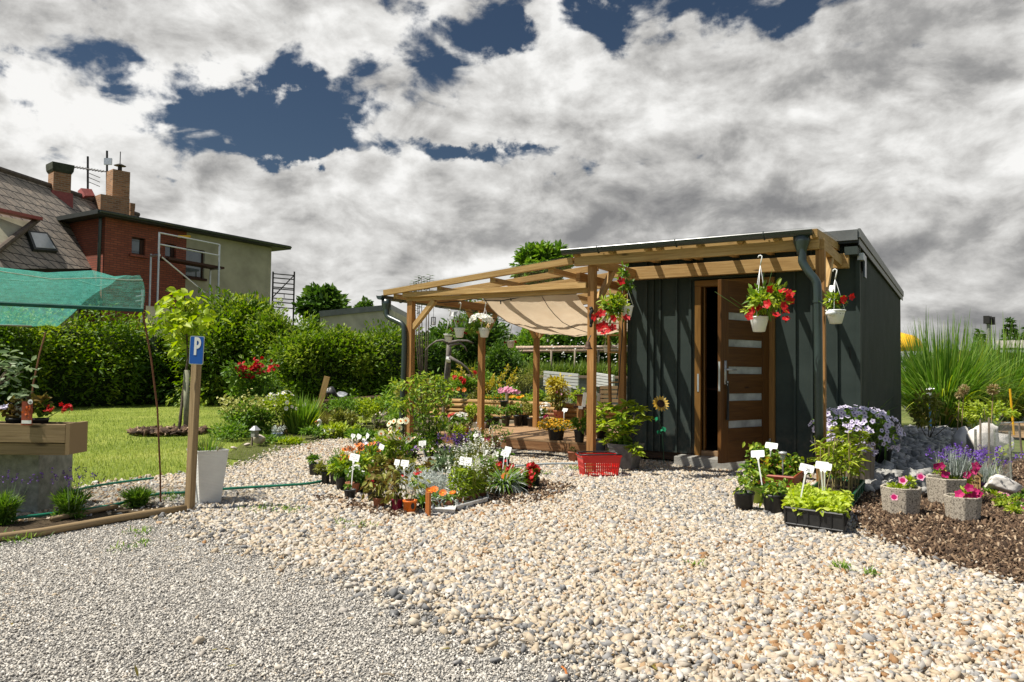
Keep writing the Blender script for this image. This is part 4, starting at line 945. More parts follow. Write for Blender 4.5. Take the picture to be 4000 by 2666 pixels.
m = MB(); m.prism([mid(0, .02, .44), mid(2.2, .02, .44), mid(2.2, .17, .44), mid(0, .17, .44)], (0, 0, .13)); m.build('soil', SOIL, t)
m = MB(); cb = G(146, 2006); bb = [cb, cb-ax*.6, cb-ax*.6+bk*.4, cb+bk*.4]; m.prism(bb, (0, 0, .425)); o = m.build('concrete_block', CONCD, None, bevel=.008); props(o, 'lichen stained concrete block carrying the planter box', 'block')
# plants in the trough
def trough(s, d): return mid(s, d, .57)
q = trough(.245, .095); t = thing('potted_geranium', q, 'red geranium with bronze edged leaves nearest the planter end board', 'potted plant', 'plants in the raised trough'); pot(t, *q, .055, .10, BLACKP); bush(t, q+[0.0, 0, .17], (.085, .07, .075), 60, .05, .055, FOL['bronze'], 8); bush(t, q+[.0, 0, .16], (.08, .07, .065), 50, .045, .05, FOL['mid'], 8, name='green_leaves')
P_ = D(255, 1593, 5.05); blossoms(t, P_+rnd(26)*[.02, .014, .014], unit(rnd(26)+[.3, -1, .7]), .016, FLO['red'], 5); stems_mesh(q+[0, 0, .08], [P_], .003, FOL['mid'], t); 
q = trough(.42, .095); t = thing('potted_geranium', q, 'bronze leaved geranium with one small red bloom beside the printed card', 'potted plant', 'plants in the raised trough'); pot(t, *q, .055, .10, BLACKP); bush(t, q+[0, 0, .16], (.075, .07, .075), 80, .05, .05, FOL['bronze'], 8)
P_ = D(191, 1598, 5.05); blossoms(t, P_+rnd(16)*[.014, .01, .012], unit(rnd(16)+[.3, -1, .7]), .014, FLO['red'], 5); stems_mesh(q+[0, 0, .08], [P_], .003, FOL['mid'], t)
q = trough(.95, .095); t = thing('potted_pansy', q, 'low green plant with a violet bloom in a black pot at the trough left end', 'potted plant', 'plants in the raised trough'); pot(t, *q, .13, .10, BLACKP); bush(t, q+[0, 0, .15], (.14, .11, .09), 260, .04, .03, FOL['lime'], 12); P_ = D(18, 1596, 5.0); blossoms(t, P_+rnd(6)*.012, unit(rnd(6)*.4+[.2, -.8, .8]), .02, FLO['lilac'], 5)
q = trough(.70, .095); t = thing('apple_sapling', q, 'young sapling with pale rounded leaves tied to a cane in a black pot', 'potted plant', 'plants in the raised trough'); pot(t, *q, .075, .13, BLACKP)
m = MB(); m.tube([q+[0, 0, .05], D(62, 1394, 5.1)], .006, 6); m.build('cane', WOOD_OLD, t)
tp1 = [D(60, 1400, 5.1), D(10, 1430, 5.05), D(-20, 1500, 5.1), D(30, 1470, 5.1), D(90, 1450, 5.1), D(75, 1550, 5.1), D(105, 1545, 5.08)]; stems_mesh(q+[0, 0, .08], tp1, .006, BARK, t)
P_ = np.concatenate([tp1[i]*np.array(1.)+rnd(13)*[.05, .04, .045] for i in range(7)]+[(tp1[0]*u+(q+[0, 0, .1])*(1-u))+rnd(8)*[.04, .03, .03] for u in (.4, .6, .8)]); V, F = leaves(P_, unit(rnd(len(P_))*[1, 1, .5]+[0, 0, .15]), .05+.025*RNG.random(len(P_)), .03, .2, .3); npmesh('foliage', V, F, FOL['blue'], t, per(np.clip(.75+.2*RNG.normal(size=len(P_)), 0, 1), 6))
q = trough(.50, .08); t = thing('plant_card', q, 'printed plant card with orange flowers standing in the planter trough', 'card')
m = MB(); cc = D(105, 1616, 4.97); rt_, up_ = ax, np.array([0, 0, 1.]); nn = -bk; m.prism([cc+rt_*x*.036+up_*z*.08 for x, z in ((-1, -1), (1, -1), (1, 1), (-1, 1))], bk*.003); m.build('card', CARD, t)
m = MB(); m.prism([cc+rt_*x*.033+up_*(z*.011-.057)+nn*.0015 for x, z in ((-1, -1), (1, -1), (1, 1), (-1, 1))], nn*.0006); m.build('white_strip', WHITEP, t)
m = MB(); m.lathe([(.001, 0), (.0165, .0005), (.0165, .003), (.001, .0035)], (0, 0, 0), 16); V = np.array(m.v); m.v = [tuple(cc+rt_*(.022+v[0])+up_*(.078+v[1])+nn*(v[2]+.001)) for v in V]; m.build('round_badge', WHITEP, t)
V, F = text_verts('up', .021); m = MB(); m.add([cc+rt_*(.022+v[0])+up_*(.079+v[1])+nn*(.0052+v[2]) for v in V], F); m.build('badge_letters', INK, t)
P_ = cc+nn*.004+rnd(26)*.022*rt_+np.outer(RNG.normal(size=26)*.02+.022, up_)-nn*.0; blossoms(t, P_, np.tile(nn, (26, 1))+rnd(26)*.2, .009, FLO['rust'], 5, cup=.05, name='printed_flowers')
m = MB(); cc = D(68, 1610, 5.1); m.prism([cc+rt_*x*.035+up_*z*.05 for x, z in ((-1, -1), (1, -1), (1.1, 1), (-.7, 1))], bk*.004); o = m.build('white_tag', WHITEP, None); props(o, 'white card tag with pink edge in the trough behind the printed card', 'card')
# ---------------------------------------------------------------- lavender clumps, edging, hoses
def lav(px, py, H, R, nfl, label, grp='lavender bushes in the soil bed'):
    q = G(px, py, .012); t = thing('lavender_bush', q, label, 'lavender', grp)
    n = 900; th = RNG.random(n)*2*math.pi; le = RNG.random(n)**.6; A = np.stack([np.cos(th)*le*.9, np.sin(th)*le*.9, np.ones(n)*.8], 1); P = q+unit(A)*(RNG.random((n, 1))*.9+.05)*np.array([R*1.0, R, H*.62])
    V, F = leaves(P, unit(A+rnd(n)*.3), .05+.03*RNG.random(n), .007, .1, .1); npmesh('foliage', V, F, FOL['mid'], t, per(np.clip(.45+.2*RNG.normal(size=n), 0, 1), 6))
    m = 500; P = q+unit(rnd(m)*[1, 1, .7]+[0, 0, .3])*np.array([R*.7, R*.7, H*.45])*RNG.random((m, 1)); P[:, 2] = np.abs(P[:, 2]); V, F = leaves(P, unit(rnd(m)+[0, 0, .5]), .05, .009); npmesh('inner_foliage', V, F, FOL['mid'], t, per(RNG.random(m)*.6, 6))
    if nfl: spikes(t, q+[0, 0, .05], nfl, H, R*.7, FOL['blue'], FLO['violet'], .03, .009, .5)
lav(275, 2015, .27, .145, 26, 'lavender bush with violet spikes beside the concrete block'); lav(535, 1972, .15, .125, 0, 'small flowerless lavender bush at the foot of the rusty rod'); lav(15, 2040, .27, .10, 20, 'lavender with violet spikes cut by the left frame edge')
m = MB(); m.tube([G(*q, .02) for q in ((-300, 2150), (0, 2100), (170, 2078), (400, 2037), (570, 2008), (725, 1986))], .026, 9); m.tube([G(*q, .02) for q in ((200, 2028), (360, 1998), (455, 1979))], .018, 8)
props(m.build('wooden_edging', WOOD_BOX, None, True), 'round wooden log edging along the front of the soil bed', 'edging')
def hose(pts, r, mat, label, z=.03):
    P_ = [G(x, y, z) for x, y in pts]; out = []
    for i in range(len(P_)-1):
        for k in range(5):
            u = k/5; p0, p1, p2, p3 = P_[max(i-1, 0)], P_[i], P_[i+1], P_[min(i+2, len(P_)-1)]
            out.append(.5*((2*p1)+(-p0+p2)*u+(2*p0-5*p1+4*p2-p3)*u*u+(-p0+3*p1-3*p2+p3)*u**3))
    out.append(P_[-1]); m = MB(); m.tube(out, r, 8); props(m.build('garden_hose', mat, None, True), label, 'hose', 'garden hoses')
hose(((46, 2026), (190, 2009), (356, 1987), (459, 1970), (608, 1932), (729, 1924), (872, 1911), (1050, 1900), (1200, 1890), (1265, 1878)), .011, HOSEG, 'green hose running across the gravel behind the white planter')
hose(((140, 1944), (240, 1932), (340, 1905), (465, 1885), (600, 1868)), .010, HOSEG, 'green hose lying along the lawn edge behind the lavender')
hose(((2015, 1822), (2080, 1816), (2160, 1812), (2260, 1812), (2300, 1816)), .011, HOSEB, 'pale blue hose lying on gravel left of the red basket')
hose(((1990, 1772), (2060, 1772), (2140, 1776), (2230, 1790), (2290, 1796)), .011, HOSEK, 'black hose lying on gravel along the deck fascia', .02)
# ---------------------------------------------------------------- red shopping basket
b = G(2338, 1858); t = thing('shopping_basket', b, 'red plastic shopping basket with black handles on the gravel', 'basket')
a1 = math.radians(40); bx = np.array([math.cos(a1), math.sin(a1), 0]); by = np.array([-math.sin(a1), math.cos(a1), 0]); BH = .20
def bp(x, y, z): return b+bx*x+by*y+np.array([0, 0, z])
def bwall(c0, c1, c2, c3, nx, nz0, m):
    """slotted wall between bottom edge c0-c1 and top edge c3-c2"""
    f = lambda u, v: (np.array(c0)*(1-u)+np.array(c1)*u)*(1-v)+(np.array(c3)*(1-u)+np.array(c2)*u)*v
    nrm = unit(np.cross(f(1, 0)-f(0, 0), f(0, 1)-f(0, 0))[None])[0]
    def strip(u0, u1, v0, v1): m.prism([f(u0, v0), f(u1, v0), f(u1, v1), f(u0, v1)], nrm*.004)
    for v0, v1 in ((0, .08), (.40, .47), (.68, .74), (.96, 1.)): strip(0, 1, v0, v1)
    strip(0, 1, .74, .96)
    for i in range(nx+1):
        u = i/nx; w = .42/nx if 0 < i < nx else .05; strip(max(0, u-w/2), min(1, u+w/2), .08, .40); strip(max(0, u-w/2), min(1, u+w/2), .47, .68)
lx, ly, tx, ty = .165, .105, .19, .125
B4 = [bp(-lx, -ly, .004), bp(lx, -ly, .004), bp(lx, ly, .004), bp(-lx, ly, .004)]; T4 = [bp(-tx, -ty, BH), bp(tx, -ty, BH), bp(tx, ty, BH), bp(-tx, ty, BH)]
m = MB()
for i, nx in ((0, 18), (1, 12), (2, 18), (3, 12)): j = (i+1) % 4; bwall(B4[i], B4[j], T4[j], T4[i], nx, 3, m)
m.prism(B4, (0, 0, .004)); m.build('basket_body', REDP, t)
m = MB(); rim = [bp(-tx-.006, -ty-.006, BH), bp(tx+.006, -ty-.006, BH), bp(tx+.006, ty+.006, BH), bp(-tx-.006, ty+.006, BH)]
for i in range(4): m.beam(rim[i]+[0, 0, 0], rim[(i+1) % 4], .014, .016)
m.build('rim', REDP, t)
for s in (-1, 1):
    m = MB(); m.tube([bp(-tx-.012, s*.02, BH+.01), bp(-tx-.012, s*(ty*.8), BH+.014), bp(-tx*.7, s*(ty+.01), BH+.02), bp(tx*.7, s*(ty+.01), BH+.02), bp(tx+.012, s*ty*.8, BH+.014), bp(tx+.012, s*.02, BH+.01)], .008, 7); m.build('handle', BLACKP, t, True)
# ---------------------------------------------------------------- metal sunflower
b = G(2595, 1818); t = thing('sunflower_ornament', b, 'metal sunflower garden stake with yellow petals and green leaves by the shed wall', 'ornament')
Yd = dep(b); hd = D(2580, 1579, Yd); m = MB(); m.tube([b-[0, 0, .05], D(2588, 1700, Yd), D(2583, 1672, Yd), D(2573, 1645, Yd), D(2577, 1625, Yd), hd], .0045, 7); m.build('stem', plain('painted_green_stem', (.03, .10, .05), .5), t, True)
N_ = np.array([[.55, -.72, .35]]); nn = unit(N_)[0]
rp = []
V, F = petals(np.tile(hd+nn*.004, (1, 1)), N_, np.array([.098]), 16, .85, .12); npmesh('petals', V, F, leafmat('sunflower_petal', (.55, .30, .03), (.78, .50, .08), (.85, .62, .2), 0), t, np.repeat(RNG.random(16), 4))
V, F = petals(np.tile(hd, (1, 1)), N_+.08, np.array([.092]), 15, .8, .05); npmesh('rear_petals', V, F, MATS['sunflower_petal'], t, np.repeat(RNG.random(15), 4))
m = MB(); m.ball((0, 0, 0), .045, 14, 8, .35); A_ = unit(np.cross(nn, [0, 0, 1.])[None])[0]; B_ = np.cross(nn, A_); m.v = [tuple(hd+nn*.012+A_*v[0]+B_*v[1]+nn*v[2]) for v in m.v]; m.build('seed_head', plain('seed_brown', (.06, .03, .02), .8, 0, .5, 200, .6, 300), t, True)
for x, y, s in ((2568, 1638, 1), (2590, 1676, 1.1), (2575, 1690, .9)):
    c0 = D(x, y, Yd-.01); V, F = leaves(np.array([c0+[0, 0, .025], c0+[.004, 0, .022]]), np.array([[-.35, -.2, -1], [.45, -.2, -1.]]), .055*s, .045*s, .4, .1); npmesh('leaf', V, F, leafmat('painted_leaf', (.01, .18, .08), (.015, .25, .11), (.02, .32, .15), 0), t, np.full(12, .5))
# ---------------------------------------------------------------- rhododendron in grey pot, terracotta pot, watering can
b = G(2445, 1832); t = thing('potted_rhododendron', b, 'rhododendron with glossy lime leaves in a square grey stone look pot', 'potted plant'); pot(t, b[0], b[1], 0, .175, .27, GREYPOT, .68, square=True)
Yd = dep(b); stems_mesh(b+[0, 0, .25], [D(x, y, Yd+dy) for x, y, dy in ((2350, 1620, 0), (2430, 1600, .1), (2480, 1610, -.05), (2400, 1690, -.1), (2520, 1640, 0), (2470, 1740, -.2))], .008, BARK, t)
P_, A_ = [], []
for x, y, dy in ((2345, 1615, 0), (2370, 1655, -.1), (2350, 1680, 0), (2395, 1600, .1), (2430, 1620, 0), (2455, 1575, .1), (2480, 1600, 0), (2505, 1600, -.05), (2420, 1660, -.15), (2455, 1690, -.15), (2400, 1710, -.12), (2375, 1730, .05), (2490, 1650, -.1), (2440, 1720, 0), (2475, 1745, -.2), (2490, 1770, -.22), (2385, 1640, .15), (2520, 1630, .05), (2360, 1590, .1), (2430, 1640, .2), (2335, 1650, .1), (2410, 1760, 0), (2440, 1680, .15), (2465, 1640, .15)):
    c0 = D(x, y, Yd+dy); k = 19; th = RNG.random()*6+np.arange(k)*2.4; el = RNG.random(k)*.9-.25
    P_.append(np.tile(c0, (k, 1))+rnd(k)*.008); A_.append(np.stack([np.cos(th)*np.cos(el), np.sin(th)*np.cos(el), np.sin(el)], 1))
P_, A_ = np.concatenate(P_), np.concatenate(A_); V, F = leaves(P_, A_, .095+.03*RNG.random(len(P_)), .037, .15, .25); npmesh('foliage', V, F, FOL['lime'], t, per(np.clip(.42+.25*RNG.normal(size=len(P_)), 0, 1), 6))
bush(t, D(2420, 1690, Yd+.05), (.15, .15, .17), 160, .09, .034, FOL['mid'], 10, name='mid_green_leaves')  # second set of leaves in a deeper green
b = G(2238, 1803); t = thing('terracotta_pot', b, 'small terracotta pot with a tiny seedling left of the red basket', 'pot'); pot(t, b[0], b[1], 0, .066, .115, TERRA, .72); bush(t, b+[0, 0, .13], (.03, .03, .03), 40, .03, .012, FOL['mid'], 5)
b = G(2338, 1802); t = thing('watering_can', b, 'dark grey watering can between the porch post and the grey pot', 'watering can'); m = MB(); m.lathe([(.085, 0), (.09, .01), (.08, .20), (.05, .21)], b, 14, sx=1, sy=.7); m.build('body', plain('dark_grey_plastic', (.05, .055, .06), .5), t, True); m = MB(); m.tube([b+[-.07, 0, .19], b+[-.02, 0, .25], b+[.06, 0, .24], b+[.11, 0, .16], b+[.085, 0, .06]], .012, 7); m.build('handle', MATS['dark_grey_plastic'], t, True)
# ---------------------------------------------------------------- hanging pots
def hanging(rim_px, rim_py, Y, w, h, hook, label, n=3, mat=WHITEP, sqr=False, foot=None):
    c = D(rim_px, rim_py, Y); hk = D(hook[0], hook[1], Y+(.02)); t = thing('hanging_pot', c-[0, 0, h], label, 'hanging pot', 'hanging flower pots')
    m = MB(); r = w/2; m.lathe([(r*.45, -h), (r*.62, -h+.003), (r*.93, -h*.2), (r*.96, -.012), (r*1.04, -.010), (r*1.04, 0), (r*.95, 0), (r*.9, -.03)], c, 18); m.build('pot', mat, t, True)
    m = MB(); m.lathe([(r*.9, -.035), (r*.88, -.03)], c, 14); m.build('soil', SOIL, t)
    m = MB(); ht = .085; j = hk-[0, 0, ht]
    m.tube([hk+[-.018, 0, -.02], hk+[-.012, 0, -.004], hk, hk+[.014, 0, -.010], hk+[.012, 0, -.03], j], .0055, 6)
    for k in range(n):
        a = k*2*math.pi/n+.5; m.tube([j, c+np.array([r*.98*math.cos(a), r*.98*math.sin(a), 0])], .0028, 5)
    m.build('hanger', WHITEP, t, True); return t, c
def berries(t, C, n, r, mat, name='strawberry'):
    m = MB()
    for q in C: m.ball(q, r, 8, 6, 1.2)
    m.build(name, mat, t, True)
t, c = hanging(1752, 1306, 9.0, .118, .092, (1757, 1210), 'leftmost white hanging pot with a few strawberry leaves'); bush(t, c+[.03, -.02, .03], (.07, .06, .05), 40, .035, .03, FOL['mid'], 6); berries(t, [D(1767, 1292, 8.95), D(1762, 1285, 8.95)], 1, .011, FLO['red'])
t, c = hanging(1795, 1282, 8.75, .135, .115, (1797, 1182), 'white hanging pot with a white price tag and red strawberries'); bush(t, c+[0, 0, .06], (.09, .07, .07), 50, .04, .03, FOL['mid'], 7); berries(t, [D(1774, 1253, 8.7), D(1788, 1257, 8.7), D(1815, 1300, 8.65), D(1822, 1303, 8.7)], 1, .012, FLO['red'])
m = MB(); k = D(1785, 1288, 8.7)
tag_label('price_tag', D(1775, 1226, 8.70), k, 'white handwritten tag stuck in the strawberry hanging pot', 'handwritten price tags', .088, .055)
t, c = hanging(1892, 1283, 8.75, .14, .11, (1895, 1175), 'white hanging pot full of white petunias'); bush(t, c+[-.07, -.03, .02], (.15, .10, .10), 300, .04, .025, FOL['mid'], 14, droop=.4); P_, N_ = topflowers(c+[-.03, -.03, .08], (.15, .1, .075), 60, .8); blossoms(t, P_, N_+[.2, -.5, .2], .032, FLO['white'], 5, FLO['cream'], .95, .35)
t, c = hanging(1995, 1332, 10.4, .125, .10, (1996, 1264), 'small white hanging pot with red strawberries under the sail edge'); berries(t, [D(1972, 1338, 10.3), D(2016, 1338, 10.3), D(2013, 1335, 10.2)], 1, .014, FLO['red']); bush(t, c+[.02, 0, .01], (.08, .06, .03), 30, .03, .025, FOL['mid'], 5)
def mandevilla(t, c, ctr, rad, nl, fl, R, lab=None):
    bush(t, ctr, rad, nl, .062, .026, FOL['lime'], 20, .4, .2); bush(t, ctr, np.array(rad)*.85, nl//2, .065, .028, FOL['mid'], 16, .4, .2, name='darker_leaves')
    stems_mesh(c+[0, 0, -.02], [np.array(ctr)+rnd(1)[0]*np.array(rad)*.8 for _ in range(9)], .003, FOL['mid'], t)
    for q, nrm in fl:
        P_ = np.array([q]); N_ = np.array([nrm]); V, F = petals(P_, N_, np.array([R*(.85+.3*RNG.random())]), 5, .95, .3); o = npmesh('flower', V, F, FLO['red'], t, np.clip(.5+.25*RNG.normal(size=len(V)), 0, 1))
        m = MB(); m.tube([q-np.array(nrm)*R*.9, q], [R*.1, R*.28], 6, False); m.build('flower_tube', FLO['crimson'] if False else FLO['red'], o)
def fl(lst, Y, j=.05): return [(D(x, y, Y+RNG.normal()*j), unit(np.array([[.35+RNG.normal()*.4, -.8, .25+RNG.normal()*.45]]))[0]) for x, y in lst]
t, c = hanging(2965, 1238, 6.25, .16, .13, (2970, 998), 'white hanging pot overflowing with red mandevilla in front of the open door', 3)
mandevilla(t, c, D(2990, 1180, 6.2), (.20, .15, .16), 330, fl([(2998, 1190), (3060, 1195), (3078, 1162), (3088, 1175), (3066, 1215), (2938, 1218), (2948, 1190), (3032, 1232), (3070, 1247), (2925, 1240), (3010, 1130), (3060, 1140), (3085, 1150), (2960, 1205)], 6.12), .04)
t, c = hanging(3264, 1212, 6.1, .155, .115, (3262, 1052), 'white hanging pot with small red mandevilla at the right porch corner', 3)
mandevilla(t, c, D(3262, 1178, 6.1), (.07, .07, .06), 70, fl([(3272, 1178), (3295, 1168), (3325, 1160), (3290, 1180)], 6.08, .02), .032)
m = MB(); m.ball(D(3245, 1225, 6.02), .042, 12, 8, .6); props(m.build('drip_bulb', WHITEP, None, True), 'white water bulb on the side of the right corner hanging pot', 'bulb')
tag_label('price_tag', D(3249, 1126, 6.15), D(3238, 1180, 6.12), 'white tag standing in the hanging pot at the right porch corner', 'handwritten price tags', .04, .055)
t, c = hanging(2450, 1196, 7.2, .12, .115, (2436, 1050), 'white square edged hanging pot trailing red mandevilla beside the porch post', 2)
mandevilla(t, c, D(2398, 1200, 7.15), (.15, .12, .14), 230, fl([(2340, 1230), (2350, 1225), (2375, 1205), (2395, 1245), (2448, 1243), (2345, 1285), (2380, 1288), (2360, 1300), (2340, 1278), (2395, 1280), (2360, 1272), (2322, 1240), (2425, 1100)], 7.1), .042)
bush(t, D(2440, 1080, 7.18), (.06, .05, .10), 70, .055, .026, FOL['mid'], 8, name='climbing_leaves'); bush(t, D(2452, 1120, 7.18), (.06, .05, .07), 60, .055, .026, FOL['mid'], 8, name='climbing_leaves')
t, c = hanging(2372, 1350, 9.2, .115, .09, (2372, 1240), 'plain white hanging pot with green leaves behind the narrow ladder rack'); bush(t, c+[0, 0, .04], (.08, .06, .05), 50, .05, .03, FOL['mid'], 6)
# bell, lanterns, chime
c = D(2297, 1350, 7.28); t = thing('iron_bell', c, 'rusty iron bell hanging on the porch post', 'bell'); m = MB(); m.lathe([(.006, .04), (.02, .035), (.026, 0), (.032, -.02), (.048, -.035), (.046, -.038)], c, 14); m.build('bell', plain('rusty_bell', (.10, .055, .035), .7, .3, .5, 40), t, True); m = MB(); m.tube([c+[0, .0, .04], c+[0, .06, .10]], .006, 6); m.build('bracket', BLACKI, t)
c = D(2310, 1240, 7.29); t = thing('cast_ornament', c, 'black cast iron ornament fixed to the porch post below the flowers', 'ornament'); m = MB(); m.tube([c+[0, 0, .10], c+[.012, -.01, .06], c+[-.008, -.012, .02], c+[.01, -.01, -.03], c+[-.004, -.008, -.10]], [.012, .022, .016, .024, .010], 8); m.ball(c+[0, -.01, .085], .02); m.ball(c+[0, -.01, -.085], .018); m.build('ornament', BLACKI, t, True)
for (px, py, Y, lab) in ((1693, 1255, 9.8, 'small wire candle lantern hanging left of the strawberry pots'), (2140, 1323, 11.0, 'small black wire lantern hanging from the far pergola brace')):
    c = D(px, py, Y); t = thing('wire_lantern', c, lab, 'lantern', 'wire lanterns'); m = MB(); h = .05
    for k in range(8): a = k*math.pi/4; m.tube([c+[.03*math.cos(a), .03*math.sin(a), -h], c+[.03*math.cos(a), .03*math.sin(a), h]], .003, 4)
    for z in (-h, h): m.tube([c+[.03*math.cos(a), .03*math.sin(a), z] for a in np.linspace(0, 2*math.pi, 13)], .003, 4)
    m.build('cage', BLACKI, t); m = MB(); m.tube([c+[0, 0, h], c+[0, 0, .22]], .003, 4); m.build('wire', BLACKI, t); m = MB(); m.lathe([(.012, -h), (.012, -.01)], c, 8); m.build('candle', WHITEP, t)
# ---------------------------------------------------------------- house on the left
t = thing('brick_house', (-28, 17, 0), 'old house with weathered tiled roof and flat roofed red brick annex', 'house')
XH, YA, YB, ZE = -27.0, 15.254, 22.95, 6.5
ym = ONU(727, 1000, XH)[1]
wins = []
for (x0, y0, x1, y1) in ((516, 925, 567, 1000), (646, 950, 686, 1010), (728, 968, 797, 1090)):
    a, b = ONU(x0, y0, XH), ONU(x1, y1, XH); wins.append((a[1], b[1], b[2], a[2]))
def facade(y0, y1, zlo, zhi, ws, mat, name):
    """wall in the plane x = XH with real openings"""
    m = MB(); ys = sorted({y0, y1, *[w[0] for w in ws], *[w[1] for w in ws]}); ys = [y for y in ys if y0 <= y <= y1]
    for a, b in zip(ys[:-1], ys[1:]):
        w = [w for w in ws if w[0] <= a+1e-6 and w[1] >= b-1e-6]
        segs = [(zlo, zhi)] if not w else [(zlo, w[0][2]), (w[0][3], zhi)]
        for s0, s1 in segs: m.box(XH-.3, XH, a, b, s0, s1)
    return m.build(name, mat, t)
facade(YA, ym, 0, ZE, wins[:2], BRICK, 'brick_wall'); facade(ym+.002, YB, 0, ZE, wins[2:], PLASTER, 'plaster_wall')
m = MB(); m.box(-33.5, XH-.3, YA, YA+.3, 0, ZE); m.build('brick_side_wall', BRICK, t)
m = MB(); m.box(-33.5, XH-.3, YB-.3, YB, 0, ZE); m.build('rear_wall', PLASTER, t)
for i, (a, b, z0, z1) in enumerate(wins):
    z1 = min(z1, ZE-.3)
    m = MB(); f = .06
    m.box(XH-.17, XH-.10, a, a+f, z0, z1); m.box(XH-.17, XH-.10, b-f-.10*(i < 2), b, z0, z1); m.box(XH-.17, XH-.10, a+f, b-f, z1-f, z1); m.box(XH-.17, XH-.10, a+f, b-f, z0, z0+f); o = m.build('window', WOOD_DARK, t)
    m = MB(); m.box(XH-.145, XH-.13, a+f, b-f, z0+f, z1-f); m.build('pane', PANE, o)
    m = MB(); m.box(XH-.10, XH+.10, a-.1, b+.08, z0-.10, z0-.002); m.build('sill', WOOD_DARK if i == 2 else BRICK, o)
m = MB(); m.box(-33.9, XH+.45, YA-.55, YB+.75, ZE, ZE+.16); m.build('annex_roof', DARKTRIM, t)
gutter(t, (XH+.50, YA-.5, ZE+.10), (XH+.50, YB+.7, ZE+.10), .06)
m = MB(); q = ONV(392, 860, YA-.12); m.tube([q+[0, 0, .2], q, [q[0], q[1], 0]], .06, 8); m.build('downpipe', GUTTERM, t, True)
# main roof
R1, R2 = G(0, 667, 8.125), G(540, 843, 8.125); W1 = ONV(275, 887, YA); dr = unit((R2-R1)[None])[0]; R0 = R1-dr*6
nrm = unit(np.cross(R2-R1, W1-R1)[None])[0]; nrm = nrm if nrm[2] > 0 else -nrm
def onroof(px, py, o=1.): r = ray(px, py); return ORI+r*(((R1-ORI)@nrm)/(r@nrm)*o)
E1, E2 = onroof(-60, 1050), onroof(362, 1050); E0 = E1+(E1-E2)*1.2
def roofslab(poly, th, name, mat, uvdir):
    poly = [np.array(p, float) for p in poly]; n_ = unit(np.cross(poly[1]-poly[0], poly[2]-poly[1])[None])[0]; n_ = n_ if n_[2] > 0 else -n_
    u = unit((uvdir-n_*(uvdir@n_))[None])[0]; v = np.cross(n_, u); m = MB(); k = len(poly); top = poly; bot = [p-n_*th for p in poly]
    uvf = lambda p: (float(p@u), float(p@v))
    m.add(top+bot, [tuple(range(k)), tuple(range(k, 2*k))[::-1]]+[(i, (i+1) % k, k+(i+1) % k, k+i) for i in range(k)], [[uvf(p) for p in top], [uvf(p) for p in bot[::-1]]]+[[(0, 0)]*4]*k)
    return m.build(name, mat, t)
roofslab([R0, R2, E2, E1, E0], .15, 'main_roof', TILES, dr)
bk_ = np.array([-nrm[0], -nrm[1], 0]); bk_ = unit(bk_[None])[0]
roofslab([R0, R2, R2+bk_*6+[0, 0, -4.2], R0+bk_*6+[0, 0, -4.2]], .15, 'rear_roof', TILES, dr)
m = MB(); m.tube([R0+[0, 0, .04], R2+[0, 0, .04]], .11, 7); m.build('ridge_tiles', plain('ridge_tile', (.11, .085, .07), .9, 0, .4, 6), t)
m = MB(); inn = [p-np.append(unit(nrm[None, :2])[0]*.5, 0) for p in (E0, E1, E2)]; ib = bk_*9
m.prism([np.array([p[0], p[1], 0]) for p in (inn[0], inn[2], inn[2]+ib, inn[0]+ib)], (0, 0, 4.2)); m.build('main_wall', PLASTER, t)
m = MB(); gp = [R2-dr*.3+[0, 0, -.25], E2-dr*.3-[0, 0, .2], E2-dr*.3+bk_*.0-[0, 0, 1.2], R2+bk_*6-dr*.3-[0, 0, 5.4], R2+bk_*6-dr*.3-[0, 0, 4.4]]; m.prism(gp, -dr*.2); m.build('gable_wall', PLASTER, t)
# dormer with its own little roof
a, b, c_, d_ = onroof(-20, 836, .985), onroof(140, 862, .985), onroof(60, 930, .985), onroof(-20, 985, .985)
ins = ray(90, 900)*[1, 1, 0]; m = MB(); m.prism([a+[0, 0, -.05], b+[-.1, 0, -.05], c_, d_], ins*.9); m.build('dormer_wall', PLASTER, t)
m = MB(); m.beam(onroof(-30, 818, .97), onroof(147, 856, .97), .4, .11); m.build('dormer_fascia', REDTRIM, t)
m = MB(); m.tube([onroof(147, 858, .98), onroof(60, 925, .98), onroof(-20, 988, .98)], .10, 8); m.build('hip_tiles', plain('hip_tile', (.10, .075, .055), .9, 0, .4, 6), t)
sk = [onroof(*q) for q in ((97, 910), (176, 918), (219, 990), (124, 984))]
m = MB(); m.prism([p+nrm*.01 for p in sk], nrm*.12); o = m.build('skylight', DARKTRIM, t); cc = sum(sk)/4; m = MB(); m.prism([cc+(p-cc)*.8+nrm*.131 for p in sk], nrm*.01); m.build('pane', SKYPANE, o)
def chimney(px0, px1, pyt, pyb, Yc, capm, label=None, base=0.):
    a, b = D(px0, pyt, Yc), D(px1, pyt, Yc); zt, zb_ = a[2], D(px0, pyb, Yc)[2]-1.2; w = np.linalg.norm((b-a)[:2]); c0 = (a+b)/2; m = MB()
    ax_ = math.radians(24); m.lathe([(w*.53, zb_), (w*.53, zt)], (c0[0], c0[1], 0), 4, rot=ax_+.2); o = m.build('chimney', BRICKC, t)
    if capm: m = MB(); m.lathe([(w*.55, zt-.32), (w*.63, zt-.22), (w*.66, zt-.05), (w*.66, zt+.05)], (c0[0], c0[1], 0), 4, rot=ax_+.2); m.build('chimney_cap', capm, o)
    return o, c0, zt
o, c0, zt = chimney(194, 276, 650, 745, 29.5, plain('mossy_cap', (.05, .055, .035), .9, 0, .5, 5)); m = MB(); m.lathe([(.56, zt-1.75), (.54, zt-1.1)], (c0[0], c0[1], 0), 4, rot=math.radians(24)+.2); m.build('flashing', REDTRIM, o)
